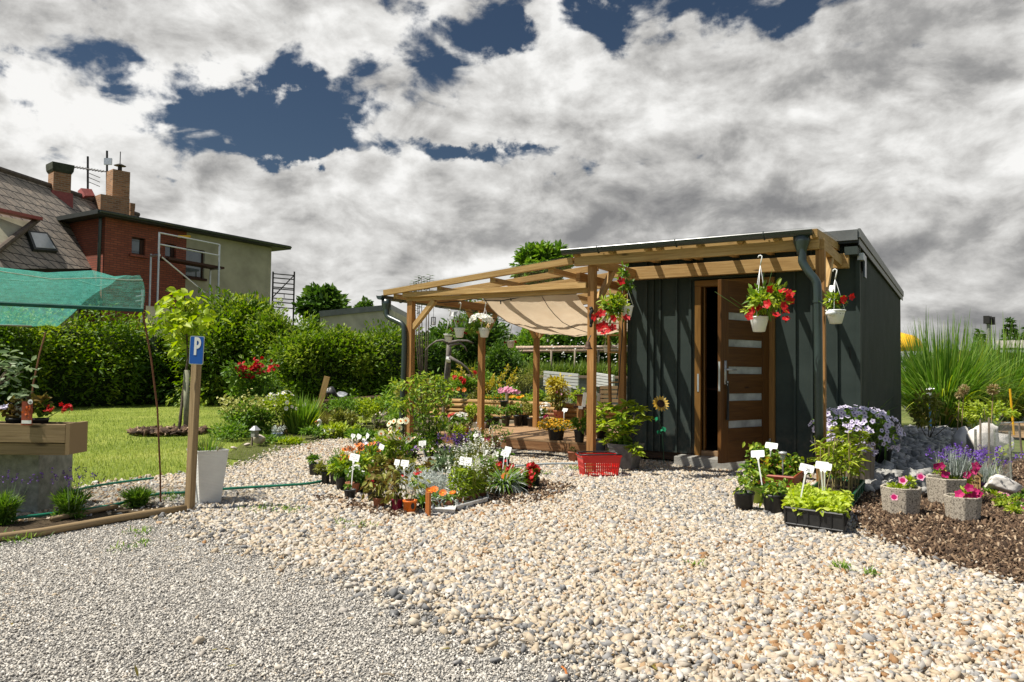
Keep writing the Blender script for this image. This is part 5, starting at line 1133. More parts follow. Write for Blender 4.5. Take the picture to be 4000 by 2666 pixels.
o, c0, zt = chimney(360, 500, 775, 840, 32., None); o, c0, zt = chimney(421, 505, 672, 800, 32.6, None)
m = MB(); m.lathe([(.09, zt-.1), (.09, zt+.22)], (c0[0]+.1, c0[1], 0), 8); m.lathe([(.26, zt+.26), (.04, zt+.36)], (c0[0]+.1, c0[1], 0), 10); m.tube([(c0[0]+.1, c0[1], zt+.2), (c0[0]+.1, c0[1], zt+.9)], .02, 5); m.build('cowl', BLACKI, o)
chimney(505, 525, 800, 840, 33.6, BRICKC)
rf = [onroof(*q) for q in ((302, 748), (345, 752), (358, 778), (318, 778))]; m = MB(); m.prism([p+nrm*.01 for p in rf], nrm*.2); m.build('roof_hatch', REDTRIM, t)
for (px, y0, y1, lab, pan) in ((343, 612, 750, 'rusty television aerial mast with a long comb antenna on the ridge', 0), (418, 590, 760, 'thin mast with a square white panel antenna beside the tall chimney', 1)):
    Yc = 33.0; a, b = D(px, y1+25, Yc), D(px, y0, Yc); an = thing('roof_antenna', a, lab, 'antenna', 'antennas on the house roof'); m = MB(); m.tube([a, b], .045, 6); m.build('mast', BLACKI, an)
    if pan: m = MB(); c1 = D(424, 633, Yc-.1); m.prism([c1+RIGHT*x*.17+np.array([0, 0, z*.15]) for x, z in ((-1, -1), (1, -1), (1, 1), (-1, 1))], -FWD*.08); m.build('panel', GALV, an)
    else:
        m = MB(); e0, e1 = D(226, 643, Yc-.2), D(412, 672, Yc-.2); m.tube([e0, e1], .028, 5)
        for k in range(16): q = e0+(e1-e0)*(k+.5)/16; m.tube([q-np.array([0, 0, .10]) - FWD*.25, q+np.array([0, 0, .10])+FWD*.25], .012, 4)
        for z in (.25, .45, .65): q = D(362, 665, Yc); m.tube([q-[0, 0, z-.1]-RIGHT*.15, q-[0, 0, z+.1]+RIGHT*.35], .015, 4)
        m.build('antenna_boom', BLACKI, an)
# scaffolds
def onx(px, py, x): return ONU(px, py, x)
t2 = thing('scaffold', (-26, 18, 0), 'silver tube scaffold with plank platform in front of the annex wall', 'scaffold', 'scaffolds round the house')
xs_ = -25.9; f_ = lambda x, y, dx=0: ONU(x, y, xs_+dx)
def gp_(p): return np.array([p[0], p[1], 0.])
for (x, y, dx) in ((623, 908, 0), (590, 993, -.75), (858, 957, 0), (822, 1055, -.75)):
    a = f_(x, y, dx); m = MB(); m.tube([gp_(a), a], .038, 7); m.build('standard', GALV, t2)
m = MB()
for (p_, q_) in (((623, 910), (858, 957)), ((623, 955), (858, 1000))): m.tube([f_(*p_), f_(*q_)], .03, 6)
m.tube([f_(632, 1005), f_(800, 1145)], .03, 6); m.tube([f_(590, 1000, -.75), f_(623, 997)], .05, 6); m.tube([f_(822, 1055, -.75), f_(858, 1050)], .03, 6); m.build('tubes', GALV, t2)
m = MB(); a, b = f_(640, 1012, -.4), f_(858, 1050, -.4); m.beam(a, b, .62, .09); m.build('platform', WOOD_DARK, t2)
m = MB(); a, b = f_(700, 925, -.2), f_(740, 925, -.9); m.beam(a, b, .1, .1); m.build('plank_end', YELLOWP, t2)
t3 = thing('scaffold', (-27, 24, 0), 'dark ladder scaffold frame standing beyond the right corner of the house', 'scaffold', 'scaffolds round the house')
g_ = lambda x, y: ONU(x, y, -27.6)
for x in (1067, 1150): m = MB(); a = g_(x, 1062); m.tube([gp_(a), a], .04, 6); m.build('standard', BLACKI, t3)
m = MB()
for y in (1070, 1086, 1105, 1122, 1128, 1145, 1165, 1180, 1200): m.tube([g_(1067, y), g_(1150, y+7)], .028, 5)
m.tube([g_(1067, 1160), g_(1150, 1075)], .028, 5); m.tube([g_(1110, 1146), g_(1110, 1165)], .02, 4); m.build('rungs', BLACKI, t3)
t4 = thing('scaffold', (-24, 15, 0), 'short silver scaffold frame end peeking over the net corner', 'scaffold', 'scaffolds round the house'); m = MB(); h_ = lambda x, y: ONU(x, y, -24.5)
a = h_(557, 1132); m.tube([gp_(a), a], .035, 6); m.tube([h_(530, 1160), h_(557, 1155)], .03, 6); m.tube([h_(530, 1178), h_(557, 1173)], .03, 6); m.build('frame', GALV, t4)
m = MB(); a, b = D(570, 1195, 26), D(760, 1215, 26); m.prism([a, b, [b[0], b[1], 0], [a[0], a[1], 0]], FWD*3); m.build('walls', PLASTER, thing('low_shed', a, 'low grey lean-to roof just visible between the net and the hedge', 'shed'))
# flat garage behind the hedge
t = thing('garage', D(1370, 1230, 26), 'low building with grey flat roof edge behind the dark bushes', 'garage'); a, b = D(1250, 1240, 25.), D(1530, 1212, 27.5); m = MB(); m.prism([a, b, [b[0], b[1], 0], [a[0], a[1], 0]], FWD*5); m.build('wall', SKIRT, t)
m = MB(); m.prism([a+[0, 0, .0], b, b+[0, 0, .2], a+[0, 0, .2]], FWD*5-FWD*.0); o = m.build('roof_edge', FLASH, t); o.location = o.location+Vector((FWD*-.15)); 
# ---------------------------------------------------------------- hedges and trees
def hedge(name, pts, h, w, n, mat, label, L=.11, seed=1, amp=.25, base=0., cat='hedge'):
    """run of dense foliage along pts; h and w may vary along it"""
    pts = [np.array(p, float) for p in pts]; t = thing(name, pts[0], label, cat); seg = [np.linalg.norm(pts[i+1]-pts[i]) for i in range(len(pts)-1)]; tot = sum(seg)
    hs = h if isinstance(h, (list, tuple)) else [h]*len(pts); ws = w if isinstance(w, (list, tuple)) else [w]*len(pts)
    u = RNG.random(n)*tot; i = np.clip(np.searchsorted(np.cumsum(seg), u), 0, len(seg)-1); off = u-np.concatenate([[0], np.cumsum(seg)])[i]; f = (off/np.array(seg)[i])
    A_, B_ = np.array(pts)[i], np.array(pts)[i+1]; c = A_+(B_-A_)*f[:, None]; H = np.array(hs)[i]*(1-f)+np.array(hs)[i+1]*f; Wd = np.array(ws)[i]*(1-f)+np.array(ws)[i+1]*f
    d = unit((B_-A_)*[1, 1, 0]); s = np.stack([-d[:, 1], d[:, 0], np.zeros(n)], 1)
    th = RNG.random(n)*math.pi; r = .72+.28*RNG.random(n)**.5
    ce, se = np.sign(np.cos(th))*np.abs(np.cos(th))**.5, np.sin(th)**.55
    P = c+s*(ce*Wd/2*r)[:, None]; P[:, 2] = base+H*np.where(np.abs(ce) > .6, RNG.random(n)*se*.3+se*.72, se)*r
    low = RNG.random(n) < .45; P[low, 2] = base+RNG.random(low.sum())*H[low]*.85
    P = P+(s*ce[:, None]*.9+np.array([0, 0, .8])*se[:, None])*(lump(P, 1.3, seed)*amp)[:, None]+rnd(n)*.05
    A = unit(s*ce[:, None]+np.array([0, 0, .75])*se[:, None]+rnd(n)*.55); Ls = L*(.6+.8*RNG.random(n)); V, F = leaves(P, A, Ls, Ls*.45, .2, .35)
    sh = np.clip(.42+.18*RNG.normal(size=n)+.24*lump(P, 2.2, seed+9), 0, 1); npmesh('foliage', V, F, mat, t, per(sh, 6))
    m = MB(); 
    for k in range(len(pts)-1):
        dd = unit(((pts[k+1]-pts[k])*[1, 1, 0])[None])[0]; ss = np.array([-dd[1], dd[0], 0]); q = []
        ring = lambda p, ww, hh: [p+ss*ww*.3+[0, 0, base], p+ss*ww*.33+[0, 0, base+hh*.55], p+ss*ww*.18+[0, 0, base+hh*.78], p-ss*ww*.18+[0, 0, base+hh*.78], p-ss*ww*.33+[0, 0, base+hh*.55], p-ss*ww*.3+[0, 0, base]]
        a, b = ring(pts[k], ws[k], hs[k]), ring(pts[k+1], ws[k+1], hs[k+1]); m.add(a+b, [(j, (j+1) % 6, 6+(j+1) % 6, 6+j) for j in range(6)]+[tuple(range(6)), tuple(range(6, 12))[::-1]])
    m.build('dark_core', DARK_CORE, t); return t
DARK_CORE = plain('shade_core', (.018, .03, .008), .95, 0, .5, 6)  # solid core against see-through; shade inside the foliage put into its dark colour
def ztop(px, py, Y): return D(px, py, Y)[2]
hedge('thuja_hedge', [(-19.6, 2, 0), (-19.5, 9.5, 0), (-19.5, 12, 0), (-19.6, 15.8, 0)], [2.45, 2.4, 2.35, 2.3], 2.2, 52000, FOL['thuja'], 'long dark thuja hedge closing off the left side of the lawn', .12, 3, .42)
def mass(name, px, pyb, pyt, Y, wpx, dpt, n, mat, label, L=.13, cat='bush', clumps=40, trunk=False, grp=None):
    c = D(px, pyb, Y); c[2] = 0; top = D(px, pyt, Y)[2]; rx = wpx/2*Y/CAM['f']; t = thing(name, c, label, cat, grp); cz = top*.5; L *= .78; n = int(n*1.7)
    P, A, sh = crown(c+[0, 0, cz], np.array([rx, dpt, top*.52]), n, clumps, .36, .74); P[:, 2] = np.abs(P[:, 2]); A[:, 2] += .25
    k = n//4; P2, A2, s2 = crown(c+[0, 0, top*.22], np.array([rx*1.05, dpt*1.05, top*.3]), k, 20, .4, .8); P2[:, 2] = np.abs(P2[:, 2]); P, A, sh = np.concatenate([P, P2]), np.concatenate([A, A2]), np.concatenate([sh, s2]); n += k
    Ls = L*(.6+.8*RNG.random(n)); V, F = leaves(P, A, Ls, Ls*.5, .2, .3); npmesh('foliage', V, F, mat, t, per(sh, 6))
    m = MB(); m.ball(c+[0, 0, cz*.95], 1, 12, 8); m.v = [tuple((np.array(v)-c-[0, 0, cz*.95])*[rx*.55, dpt*.55, top*.36]+c+[0, 0, cz*.95]) for v in m.v]; m.build('dark_core', DARK_CORE, t); return t
mass('tall_bush', 885, 1600, 1148, 20.5, 330, 1.7, 9000, FOL['thuja'], 'tall bushy conifer rising above the hedge in front of the house corner', .16)
mass('tall_bush', 1000, 1600, 1172, 21.0, 270, 1.6, 7000, FOL['beech'], 'broad dark bush right of the tall conifer under the scaffold', .16)
mass('tall_bush', 1120, 1600, 1222, 20.5, 250, 1.6, 6500, FOL['beech'], 'dense bush with a few reddish shoots left of the flat garage', .15)
mass('tall_bush', 1250, 1600, 1285, 17.0, 300, 1.5, 8500, FOL['beech'], 'rounded glossy bush behind the rose and the plank', .12)
mass('tall_bush', 1390, 1600, 1265, 17.5, 280, 1.5, 8500, FOL['beech'], 'rounded dark bush behind the garden table', .12)
mass('tall_bush', 1520, 1600, 1270, 18.0, 240, 1.5, 7000, FOL['beech'], 'rounded bush behind the left pergola post', .12)
mass('tall_bush', 1660, 1600, 1290, 19.0, 220, 1.5, 6000, FOL['dark'], 'dark bush seen through the pergola beside the bare trunk', .13)
def tree(name, px, pyb, pyt, pyl, Y, wpx, n, mat, label, L=.2, cat='tree', clumps=26, grp='background trees'):
    c = D(px, pyb, Y); c[2] = 0; top, lo = D(px, pyt, Y)[2], max(.3, D(px, pyl, Y)[2]); rx = wpx/2*Y/CAM['f']; t = thing(name, c, label, cat, grp)
    cz, rz_ = (top+lo)/2, (top-lo)/2; P, A, sh = crown(c+[0, 0, cz], (rx, rx, rz_), n, clumps, .34, .8)
    Ls = L*(.6+.8*RNG.random(n)); V, F = leaves(P, A, Ls, Ls*.55, .2, .3); npmesh('crown', V, F, mat, t, per(sh, 6))
    m = MB(); m.tube([c, c+[.05, 0, cz*.6], c+[0, 0, cz+rz_*.4]], [top*.03, top*.02, top*.008], 8)
    for k in range(6): a = k*1.05; e = c+np.array([rx*.65*math.cos(a), rx*.65*math.sin(a), cz+rz_*.3*math.sin(k*2.)]); m.tube([c+[0, 0, lo+.1], (c+[0, 0, cz]+e)/2, e], [top*.014, top*.009, .015], 6)
    m.build('trunk', BARK, t, True); return t
tree('broadleaf_tree', 1265, 1400, 1122, 1300, 30, 230, 5200, FOL['dark'], 'round dark green tree behind the garage left of the pergola', .26)
tree('broadleaf_tree', 1420, 1400, 1172, 1300, 33, 90, 900, FOL['dark'], 'thin dark tree behind the garage roof beside the pergola gutter', .24)
tree('broadleaf_tree', 2120, 1400, 958, 1180, 31, 270, 7500, FOL['mid'], 'large green tree top rising above the porch roof', .24)
# sumac shoots over the pergola roof
t = thing('sumac_tree', D(1660, 1500, 13.5)*[1, 1, 0], 'sumac tree whose feathery shoots rise above the pergola roof', 'tree', 'background trees'); m = MB(); b0 = D(1660, 1500, 13.5)*[1, 1, 0]; PP, AA = [], []
for px, py in ((1615, 1100), (1634, 1085), (1646, 1080), (1680, 1075), (1668, 1090), (1628, 1110)):
    tp_ = D(px, py, 13.5); m.tube([b0, b0*.4+tp_*.6-[0, 0, .3], tp_], [.02, .012, .005], 6)
    for k in range(26): q = tp_-[0, 0, .022*k]; PP.append(q); AA.append([(1 if k % 2 else -1)*RIGHT[0]*.9+.2*RNG.normal(), (1 if k % 2 else -1)*RIGHT[1]*.9+.2*RNG.normal(), .35])
m.build('trunk', BARK, t, True); V, F = leaves(np.array(PP), np.array(AA), .085, .022, .1, .3); npmesh('crown', V, F, FOL['dark'], t, per(RNG.random(len(PP))*.6, 6))
# far garden behind the pergola
mass('shade_tree', 1830, 1560, 1180, 21, 300, 1.8, 7500, FOL['dark'], 'dark leafy tree behind the middle pergola post', .17, 'tree')
mass('spruce_thicket', 2290, 1500, 1225, 27, 330, 2., 7000, FOL['dark'], 'dark conifer thicket behind the birch rail fence', .24, 'tree')
mass('meadow_shrub', 2090, 1500, 1268, 26, 280, 1.6, 6500, FOL['mid'], 'light green shrub behind the far pergola post', .17, 'bush'); mass('meadow_shrub', 2480, 1500, 1250, 28, 240, 1.6, 4500, FOL['mid'], 'light green shrub filling the gap behind the ladder rack', .18, 'bush')
mass('spindle_shrub', 1960, 1500, 1330, 18.5, 150, .9, 2600, FOL['dark'], 'small dark leafy shrub beside the first fence post', .10, 'bush')
bank = [D(1500, 1460, 19.5), D(2700, 1460, 19.5)]; m = MB(); zb3 = .95
q0, q1 = D(1450, 1462, 19.4), D(2800, 1462, 19.4); 
me = MB(); me.prism([[q0[0], q0[1], 0], [q1[0], q1[1], 0], [q1[0], q1[1], .82], [q0[0], q0[1], .82]], FWD*14); props(me.build('grass_bank', M_LAWN, None), 'raised grassy bank behind the low stone wall', 'bank', None, 'structure')
n = 26000; u = RNG.random(n); P = q0+(q1-q0)*u[:, None]+FWD*(RNG.random(n)**1.4*9+.25)[:, None]; P[:, 2] = .82; V, F = blades(P, unit(rnd(n)*.35+[0, 0, 1.]), .3+.55*RNG.random(n)*(.6+.4*lump(P, .7, 3)).clip(.2, 1.3), .035, 2, .25)
props(npmesh('meadow', V, F, FOL['meadow'], None, per(np.clip(.5+.2*RNG.normal(size=n)+.2*lump(P, .9, 8), 0, 1), 6)), 'tall meadow grass on the bank behind the fence', 'meadow grass', None, 'stuff')
n = 130; u = RNG.random(n); P = q0+(q1-q0)*(.5+.4*u)[:, None]+FWD*(RNG.random(n)*4+.5)[:, None]; P[:, 2] = 1.15+.75*RNG.random(n); V, F = petals(P, rnd(n)*.3+[0, -.5, 1], np.full(n, .028), 5); props(npmesh('meadow_flowers', V, F, FLO['white'], None, np.full(len(V), .5)), 'white umbel flowers scattered in the meadow grass', 'meadow flowers', None, 'stuff')
# stone wall
t = thing('stone_wall', D(1950, 1470, 18.9), 'low grey stone retaining wall with brick coping under the meadow', 'wall'); a, b = D(1690, 1462, 18.9), D(2600, 1462, 18.9); m = MB(); zc = .90; m.prism([[a[0], a[1], 0], [b[0], b[1], 0], [b[0], b[1], zc-.06], [a[0], a[1], zc-.06]], FWD*.35)
sw = NT('rubble_wall'); o_ = sw.coord('Object'); vo = sw.n('ShaderNodeTexVoronoi'); vo.inputs['Scale'].default_value = 4.; sw.l(o_, vo.inputs['Vector']); sw.l(sw.ramp(vo.outputs['Color'], [(.2, (.10, .10, .10)), (.8, (.24, .23, .22))]), sw.b.inputs['Base Color']); sw.b.inputs['Roughness'].default_value = .9; sw.bump(vo.outputs['Distance'], -.8, .06)
m.build('wall', sw.m, t); m = MB(); m.beam(np.array([a[0], a[1], zc-.025])+FWD*.16, np.array([b[0], b[1], zc-.025])+FWD*.16, .42, .06); m.build('coping', plain('brick_coping', (.36, .24, .18), .9, 0, .4, 8), t)
# birch rail fence
t = thing('birch_rail_fence', D(2230, 1460, 20.5), 'rustic fence of two birch rails on thin white posts', 'fence'); birch = plain('birch_bark', (.50, .36, .27), .85, 0, .55, 22)
for y, dz in ((1360, 0), (1372, .0)):
    m = MB(); k = 0 if y == 1360 else .35; m.tube([D(2016+k*25, y, 20.3+k), D(2230, y-1, 20.5+k), D(2450, y-3, 20.8+k)], .055, 7); m.build('rail', birch, t, True)
for x in (1992, 2154, 2246, 2338, 2420):
    a = D(x, 1368 if x > 2000 else 1390, 20.7); m = MB(); m.tube([[a[0], a[1], .8], a], .032, 6); m.build('post', GALV if False else WOOD_OLD, t, True)
# white planks stacked behind
for (x0, x1, y0, y1, lab) in ((2140, 2262, 1452, 1512, 'stack of white painted boards left of the porch post'), (2330, 2398, 1458, 1512, 'stack of white boards right of the porch post')):
    t = thing('board_stack', D((x0+x1)/2, y1, 16.5)*[1, 1, 0], lab, 'boards', 'white board stacks')
    for k in range(5):
        z0, z1 = D(x0, y1, 16.5)[2], D(x0, y0, 16.5)[2]; z = z0+(z1-z0)*(k+.5)/5; a, b = D(x0, 0, 16.5), D(x1+10, 0, 16.3); m = MB(); m.beam([a[0], a[1], z+.02], [b[0], b[1], z-.04], .14, (z1-z0)/5*.8); m.build('board', WHITEC, t)
    m = MB(); a, b = D(x0+5, 0, 16.55), D(x1, 0, 16.4); m.box(min(a[0], b[0]), max(a[0], b[0]), min(a[1], b[1]), max(a[1], b[1]), 0, z0); m.build('bearer', CONCD, t)
# bare dead trunk
t = thing('dead_tree', D(1740, 1560, 12.2)*[1, 1, 0], 'bare grey trunk with drooping branches behind the left side of the pergola', 'tree'); Y = 12.2; m = MB()
m.tube([D(1742, 1580, Y), D(1748, 1450, Y), D(1752, 1395, Y), D(1755, 1340, Y)], [.055, .05, .045, .04], 8); gw = plain('dead_bark', (.16, .14, .125), .9, 0, .4, 14)
for b_ in (((1755, 1345), (1730, 1330), (1705, 1333), (1680, 1350), (1660, 1372)), ((1755, 1350), (1780, 1345), (1800, 1342), (1815, 1355), (1825, 1375)), ((1752, 1340), (1790, 1332), (1825, 1332), (1850, 1342)), ((1755, 1395), (1800, 1420), (1825, 1440), (1845, 1470))): m.tube([D(x, y, Y-.1) for x, y in b_], [.03, .024, .018, .014, .008][:len(b_)], 6)
m.build('trunk', gw, t, True); m = MB(); m.tube([D(1743, 1404, Y-.07), D(1760, 1406, Y-.07)], .05, 8); m.build('white_tie', WHITEP, t)
# bench, bird table, ladder rack
t = thing('slatted_bench', D(2405, 1620, 12.5)*[1, 1, 0], 'brown slatted garden bench behind the ladder rack', 'bench'); Y = 12.5
for y in (1515, 1532, 1549, 1566): m = MB(); m.beam(D(2345, y, Y), D(2440, y, Y-.1), .03, .055); m.build('backrest_slat', WOOD_BOX, t)
m = MB(); m.beam(D(2345, 1590, Y-.2), D(2440, 1590, Y-.3), .4, .05); m.build('seat', WOOD_BOX, t)
for x in (2350, 2436): a = D(x, 1510, Y+.05); m = MB(); m.beam([a[0], a[1], 0], a, .06, .05, (0, 1, 0)); m.build('leg', WOOD_DARK, t)
t = thing('wooden_stand', D(2275, 1660, 10.0)*[1, 1, 0], 'brown wooden stand with white notice boards behind the porch post', 'stand'); Y = 10.; a = D(2268, 1545, Y); m = MB(); m.beam([a[0], a[1], .14], a, .075, .075, (0, 1, 0)); m.build('post', WOOD_POST, t); m = MB(); m.beam(D(2245, 1545, Y), D(2300, 1543, Y), .12, .02); m.build('top_board', WOOD_DARK, t); m = MB(); m.beam(D(2240, 1590, Y-.05), D(2290, 1590, Y-.05), .03, .03); m.build('crossbar', WOOD_DARK, t)
for (x0, x1, y0, y1, lab) in ((2276, 2290, 1535, 1590, 'narrow white notice board'), (2330, 2342, 1538, 1590, 'second notice board')):
    c0 = D((x0+x1)/2, (y0+y1)/2, Y-.1); m = MB(); w_, h_ = (x1-x0)/2*Y/CAM['f'], (y1-y0)/2*Y/CAM['f']; m.prism([c0+RIGHT*(sx*w_+sz*.012)+np.array([0, 0, sz*h_]) for sx, sz in ((-1, -1), (1, -1), (1, 1), (-1, 1))], FWD*.02); m.build('notice_board', WHITEC, t)
m = MB(); c0 = D(2268, 1593, Y-.12); m.prism([c0+RIGHT*sx*.03+np.array([0, 0, sz*.02]) for sx, sz in ((-1, -1), (1, -1), (1, 1), (-1, 1))], FWD*.008); m.build('small_sign', WHITEP, t)
t = thing('ladder_rack', D(2400, 1620, 8.6)*[1, 1, 0], 'narrow wooden ladder rack with small shelves leaning by the corner post', 'rack'); Y = 9.0; m = MB(); m.beam(D(2384, 1600, Y), D(2378, 1310, Y), .03, .03, (0, 1, 0)); m.build('upright', WOOD_POST, t); m = MB(); m.beam(D(2424, 1600, Y), D(2428, 1310, Y), .03, .03, (0, 1, 0)); m.build('upright', WOOD_POST, t)
for y in (1310, 1378, 1494): m = MB(); m.beam(D(2380, y, Y), D(2428, y, Y), .12, .018); m.build('shelf', WOOD_LIGHT, t)
c0 = D(2422, 1372, Y); t = thing('white_cup_pot', c0, 'small white tapered pot on the upper shelf of the ladder rack', 'pot'); m = MB(); h_ = D(2422, 1343, Y)[2]-c0[2]; m.lathe([(.022, 0), (.036, h_), (.032, h_), (.03, h_*.8)], c0, 12); m.build('pot', WHITEP, t, True)
p = MB(); p.tube([ONU(x, y, -3.40)+[-.02, -.05, 0] for x, y in ((2445, 1250), (2441, 1350), (2436, 1400), (2432, 1480), (2422, 1560))], .006, 6); props(p.build('power_cable', BLACKP, None), 'black power cable running down the corner post', 'cable')
# ---------------------------------------------------------------- lawn tree, rose, rockery
b = G(727, 1676); Y = dep(b); t = thing('young_tree', b, 'young tree with big lime heart shaped leaves staked on the lawn', 'tree'); m = MB(); m.tube([G(700, 1682), D(708, 1600, Y), D(722, 1480, Y), D(735, 1400, Y), D(728, 1290, Y), D(722, 1200, Y)], [.028, .025, .022, .018, .014, .008], 7)
CL = [(640, 1250), (640, 1215), (690, 1190), (720, 1160), (760, 1200), (720, 1220), (680, 1230), (650, 1180), (700, 1145), (770, 1240), (740, 1260), (700, 1270), (790, 1225), (660, 1270), (720, 1310), (760, 1290), (715, 1360), (745, 1180), (690, 1300), (800, 1260), (730, 1235), (705, 1250)]
for q in CL: m.tube([D(724, min(1330, q[1]+40), Y), D(*q, Y+RNG.normal()*.15)], [.008, .004], 4)
m.build('trunk', BARK, t, True); P = np.concatenate([np.tile(D(*q, Y+RNG.normal()*.22), (13, 1))+rnd(13)*[.10, .10, .08] for q in CL]); n = len(P); V, F = leaves(P, unit(rnd(n)*[1, 1, .35]+[0, 0, -.25]), .13+.08*RNG.random(n), .105, .25, .35); npmesh('crown', V, F, leafmat('catalpa_leaf', (.16, .26, .015), (.32, .42, .03), (.52, .58, .10), .4), t, per(np.clip(.5+.25*RNG.normal(size=n), 0, 1), 6))
t = thing('tree_stake', G(729, 1676), 'grey round stake standing beside the young lawn tree', 'stake'); m = MB(); m.tube([G(728, 1680), D(729, 1448, Y-.04)], .045, 10); m.build('stake', plain('grey_green_stake', (.24, .24, .16), .9, 0, .3, 12), t, True)
th = np.linspace(0, 2*math.pi, 26, False); c0 = (G(500, 1692)+G(815, 1688))/2; axm = (G(815, 1688)-G(500, 1692))[:2]/2; pm = np.array([-axm[1], axm[0]])/np.linalg.norm(axm)*.55
mr = [tuple(c0[:2]+axm*math.cos(a)*(1+.05*math.sin(3*a))+pm*math.sin(a)) for a in th]; sheet('mulch_ring', mr, .004, gmat('red_mulch', [(.3, (.09, .045, .025)), (.5, (.2, .11, .06)), (.7, (.34, .22, .13))], 3, 25, 1.), 'reddish bark mulch ring around the young lawn tree', 'mulch ring')
P = scatter(mr, 420); P[:, 2] = .02+.02*RNG.random(len(P)); stones('mulch_ring_chips', P, .055*np.exp(.3*RNG.normal(size=len(P))), CHIPS, 'loose bark pieces heaped in the mulch ring', 'bark mulch', 6, 12, .3)
def gpt(px, py, z=0.): return G(px, py, z)
b = D(975, 1650, 13.0)*[1, 1, 0]; Y = 13.; t = thing('rose_bush', b, 'rose bush with clusters of red blooms before the dark bushes', 'rose'); bush(t, D(985, 1490, Y), (.62, .5, .42), 1500, .085, .05, FOL['mid'], 26); bush(t, D(1010, 1560, Y), (.5, .45, .35), 700, .08, .05, FOL['dark'], 18, name='lower_foliage'); stems_mesh(b, [D(x, y, Y) for x, y in ((940, 1480), (980, 1450), (1030, 1470), (1010, 1540), (965, 1540))], .012, BARK, t)
P = np.concatenate([D(x, y, Y-.25)+rnd(8)*.045 for x, y in ((938, 1447), (965, 1438), (992, 1420), (985, 1440), (1020, 1430), (1055, 1440), (1068, 1436), (975, 1470), (1005, 1460), (945, 1455), (1055, 1565), (1062, 1558), (995, 1440), (1000, 1428), (950, 1430))]); blossoms(t, P, unit(rnd(len(P))*.5+[.4, -.8, .5]), .034, FLO['red'], 6, None, .95, .35, lay=2)
def shrub(name, px, pyc, Y, rx, rz_, n, mat, label, L=.06, W=.035, cat='shrub', flow=None, grp=None, dpt=None):
    c0 = D(px, pyc, Y); b0 = np.array([c0[0], c0[1], 0]); t = thing(name, b0, label, cat, grp); bush(t, c0, (rx, dpt or rx, rz_), n, L, W, mat, max(10, int(n/60))); stems_mesh(b0, [c0+rnd(1)[0]*[rx*.4, rx*.4, rz_*.3] for _ in range(5)], .007, BARK, t); return t, c0
t, c0 = shrub('panicle_hydrangea', 975, 1650, 11.3, .42, .34, 2000, FOL['mid'], 'bushy hydrangea with pale lime flower panicles at the lawn edge', .06, .04)
for q in ((890, 1590), (905, 1575), (925, 1590), (945, 1580), (975, 1575), (995, 1585), (1015, 1580), (885, 1615), (915, 1610), (955, 1605), (870, 1580)):
    P = D(*q, 11.2)+rnd(40)*[.055, .055, .075]; V, F = petals(P, rnd(40)+[0, -.4, .6], np.full(40, .022), 4); npmesh('flower_panicle', V, F, leafmat('lime_panicle', (.30, .32, .06), (.50, .50, .14), (.70, .68, .30), .2), t, np.repeat(RNG.random(40), 16))
t, c0 = shrub('shasta_clump', 1105, 1590, 11.6, .34, .22, 900, FOL['lime'], 'clump of small white daisies beside the iris leaves', .06, .03); P, N_ = topflowers(c0, (.36, .3, .24), 40, .8); blossoms(t, P, N_, .035, FLO['white'], 9, FLO['yellow'], .8, .05)
shrub('low_shrub', 900, 1705, 10.6, .3, .18, 900, FOL['mid'], 'low dark green ground shrub left of the stake lantern', .05, .03); shrub('low_shrub', 1040, 1720, 10.2, .3, .1, 700, FOL['mid'], 'low creeping plant behind the tan rock', .04, .025); shrub('low_shrub', 1330, 1690, 10.9, .3, .14, 700, FOL['lime'], 'low leafy perennial right of the swan', .08, .035); shrub('low_shrub', 1480, 1700, 11.2, .25, .1, 500, FOL['olive'], 'yellowish creeping plant before the driftwood', .04, .02)
b = G(1170, 1690); t = thing('iris_clump', b, 'tall clump of upright sword shaped iris leaves in the rockery', 'iris'); clump_blades(t, b, 230, .66, .03, FOL['mid'], .2, .55, .12, 4); clump_blades(t, b, 60, .55, .03, FOL['lime'], .2, .7, .25, 4, name='lime_blades')  # a few blades in a lighter lime green
b = G(1290, 1665); t = thing('feather_grass', b, 'rounded tuft of fine straw green feather grass', 'grass'); clump_blades(t, b, 1300, .52, .006, FOL['olive'], .14, .9, .55, 5); clump_blades(t, b, 500, .55, .005, FOL['straw'], .14, .9, .5, 5, name='dry_blades')
b = G(1115, 1690); t = thing('dry_grass', b, 'thin straw coloured grass left of the iris clump', 'grass'); clump_blades(t, b, 160, .35, .005, FOL['straw'], .12, 1., .4, 4)
# swan
b = G(1270, 1712); t = thing('swan_figure', b, 'white swan garden figure with orange beak on the gravel edge', 'figure'); ax_ = -RIGHT*.9-FWD*.2; m = MB(); SW = lambda s, z: b+ax_*s+np.array([0, 0, z])
m.tube([SW(-.22, .07), SW(-.15, .075), SW(-.05, .07), SW(.06, .065), SW(.12, .07)], [.01, .055, .085, .07, .02], 12); m.tube([SW(.08, .08), SW(.13, .11), SW(.12, .17), SW(.08, .21), SW(.075, .245), SW(.10, .262), SW(.125, .25)], [.04, .028, .02, .018, .02, .024, .016], 9); m.build('body', plain('white_figure', (.72, .70, .66), .7, 0, .08, 20), t, True)
m = MB(); m.tube([SW(.125, .25), SW(.17, .235)], [.013, .004], 7); m.build('beak', plain('orange_beak', (.5, .14, .03), .6), t, True)
m = MB()
for s in (-1, 1): m.tube([SW(.04, .08)+FWD*.05*s, SW(-.1, .12)+FWD*.075*s, SW(-.24, .13)+FWD*.04*s], [.02, .05, .008], 8)
m.build('wing', MATS['white_figure'], t, True)
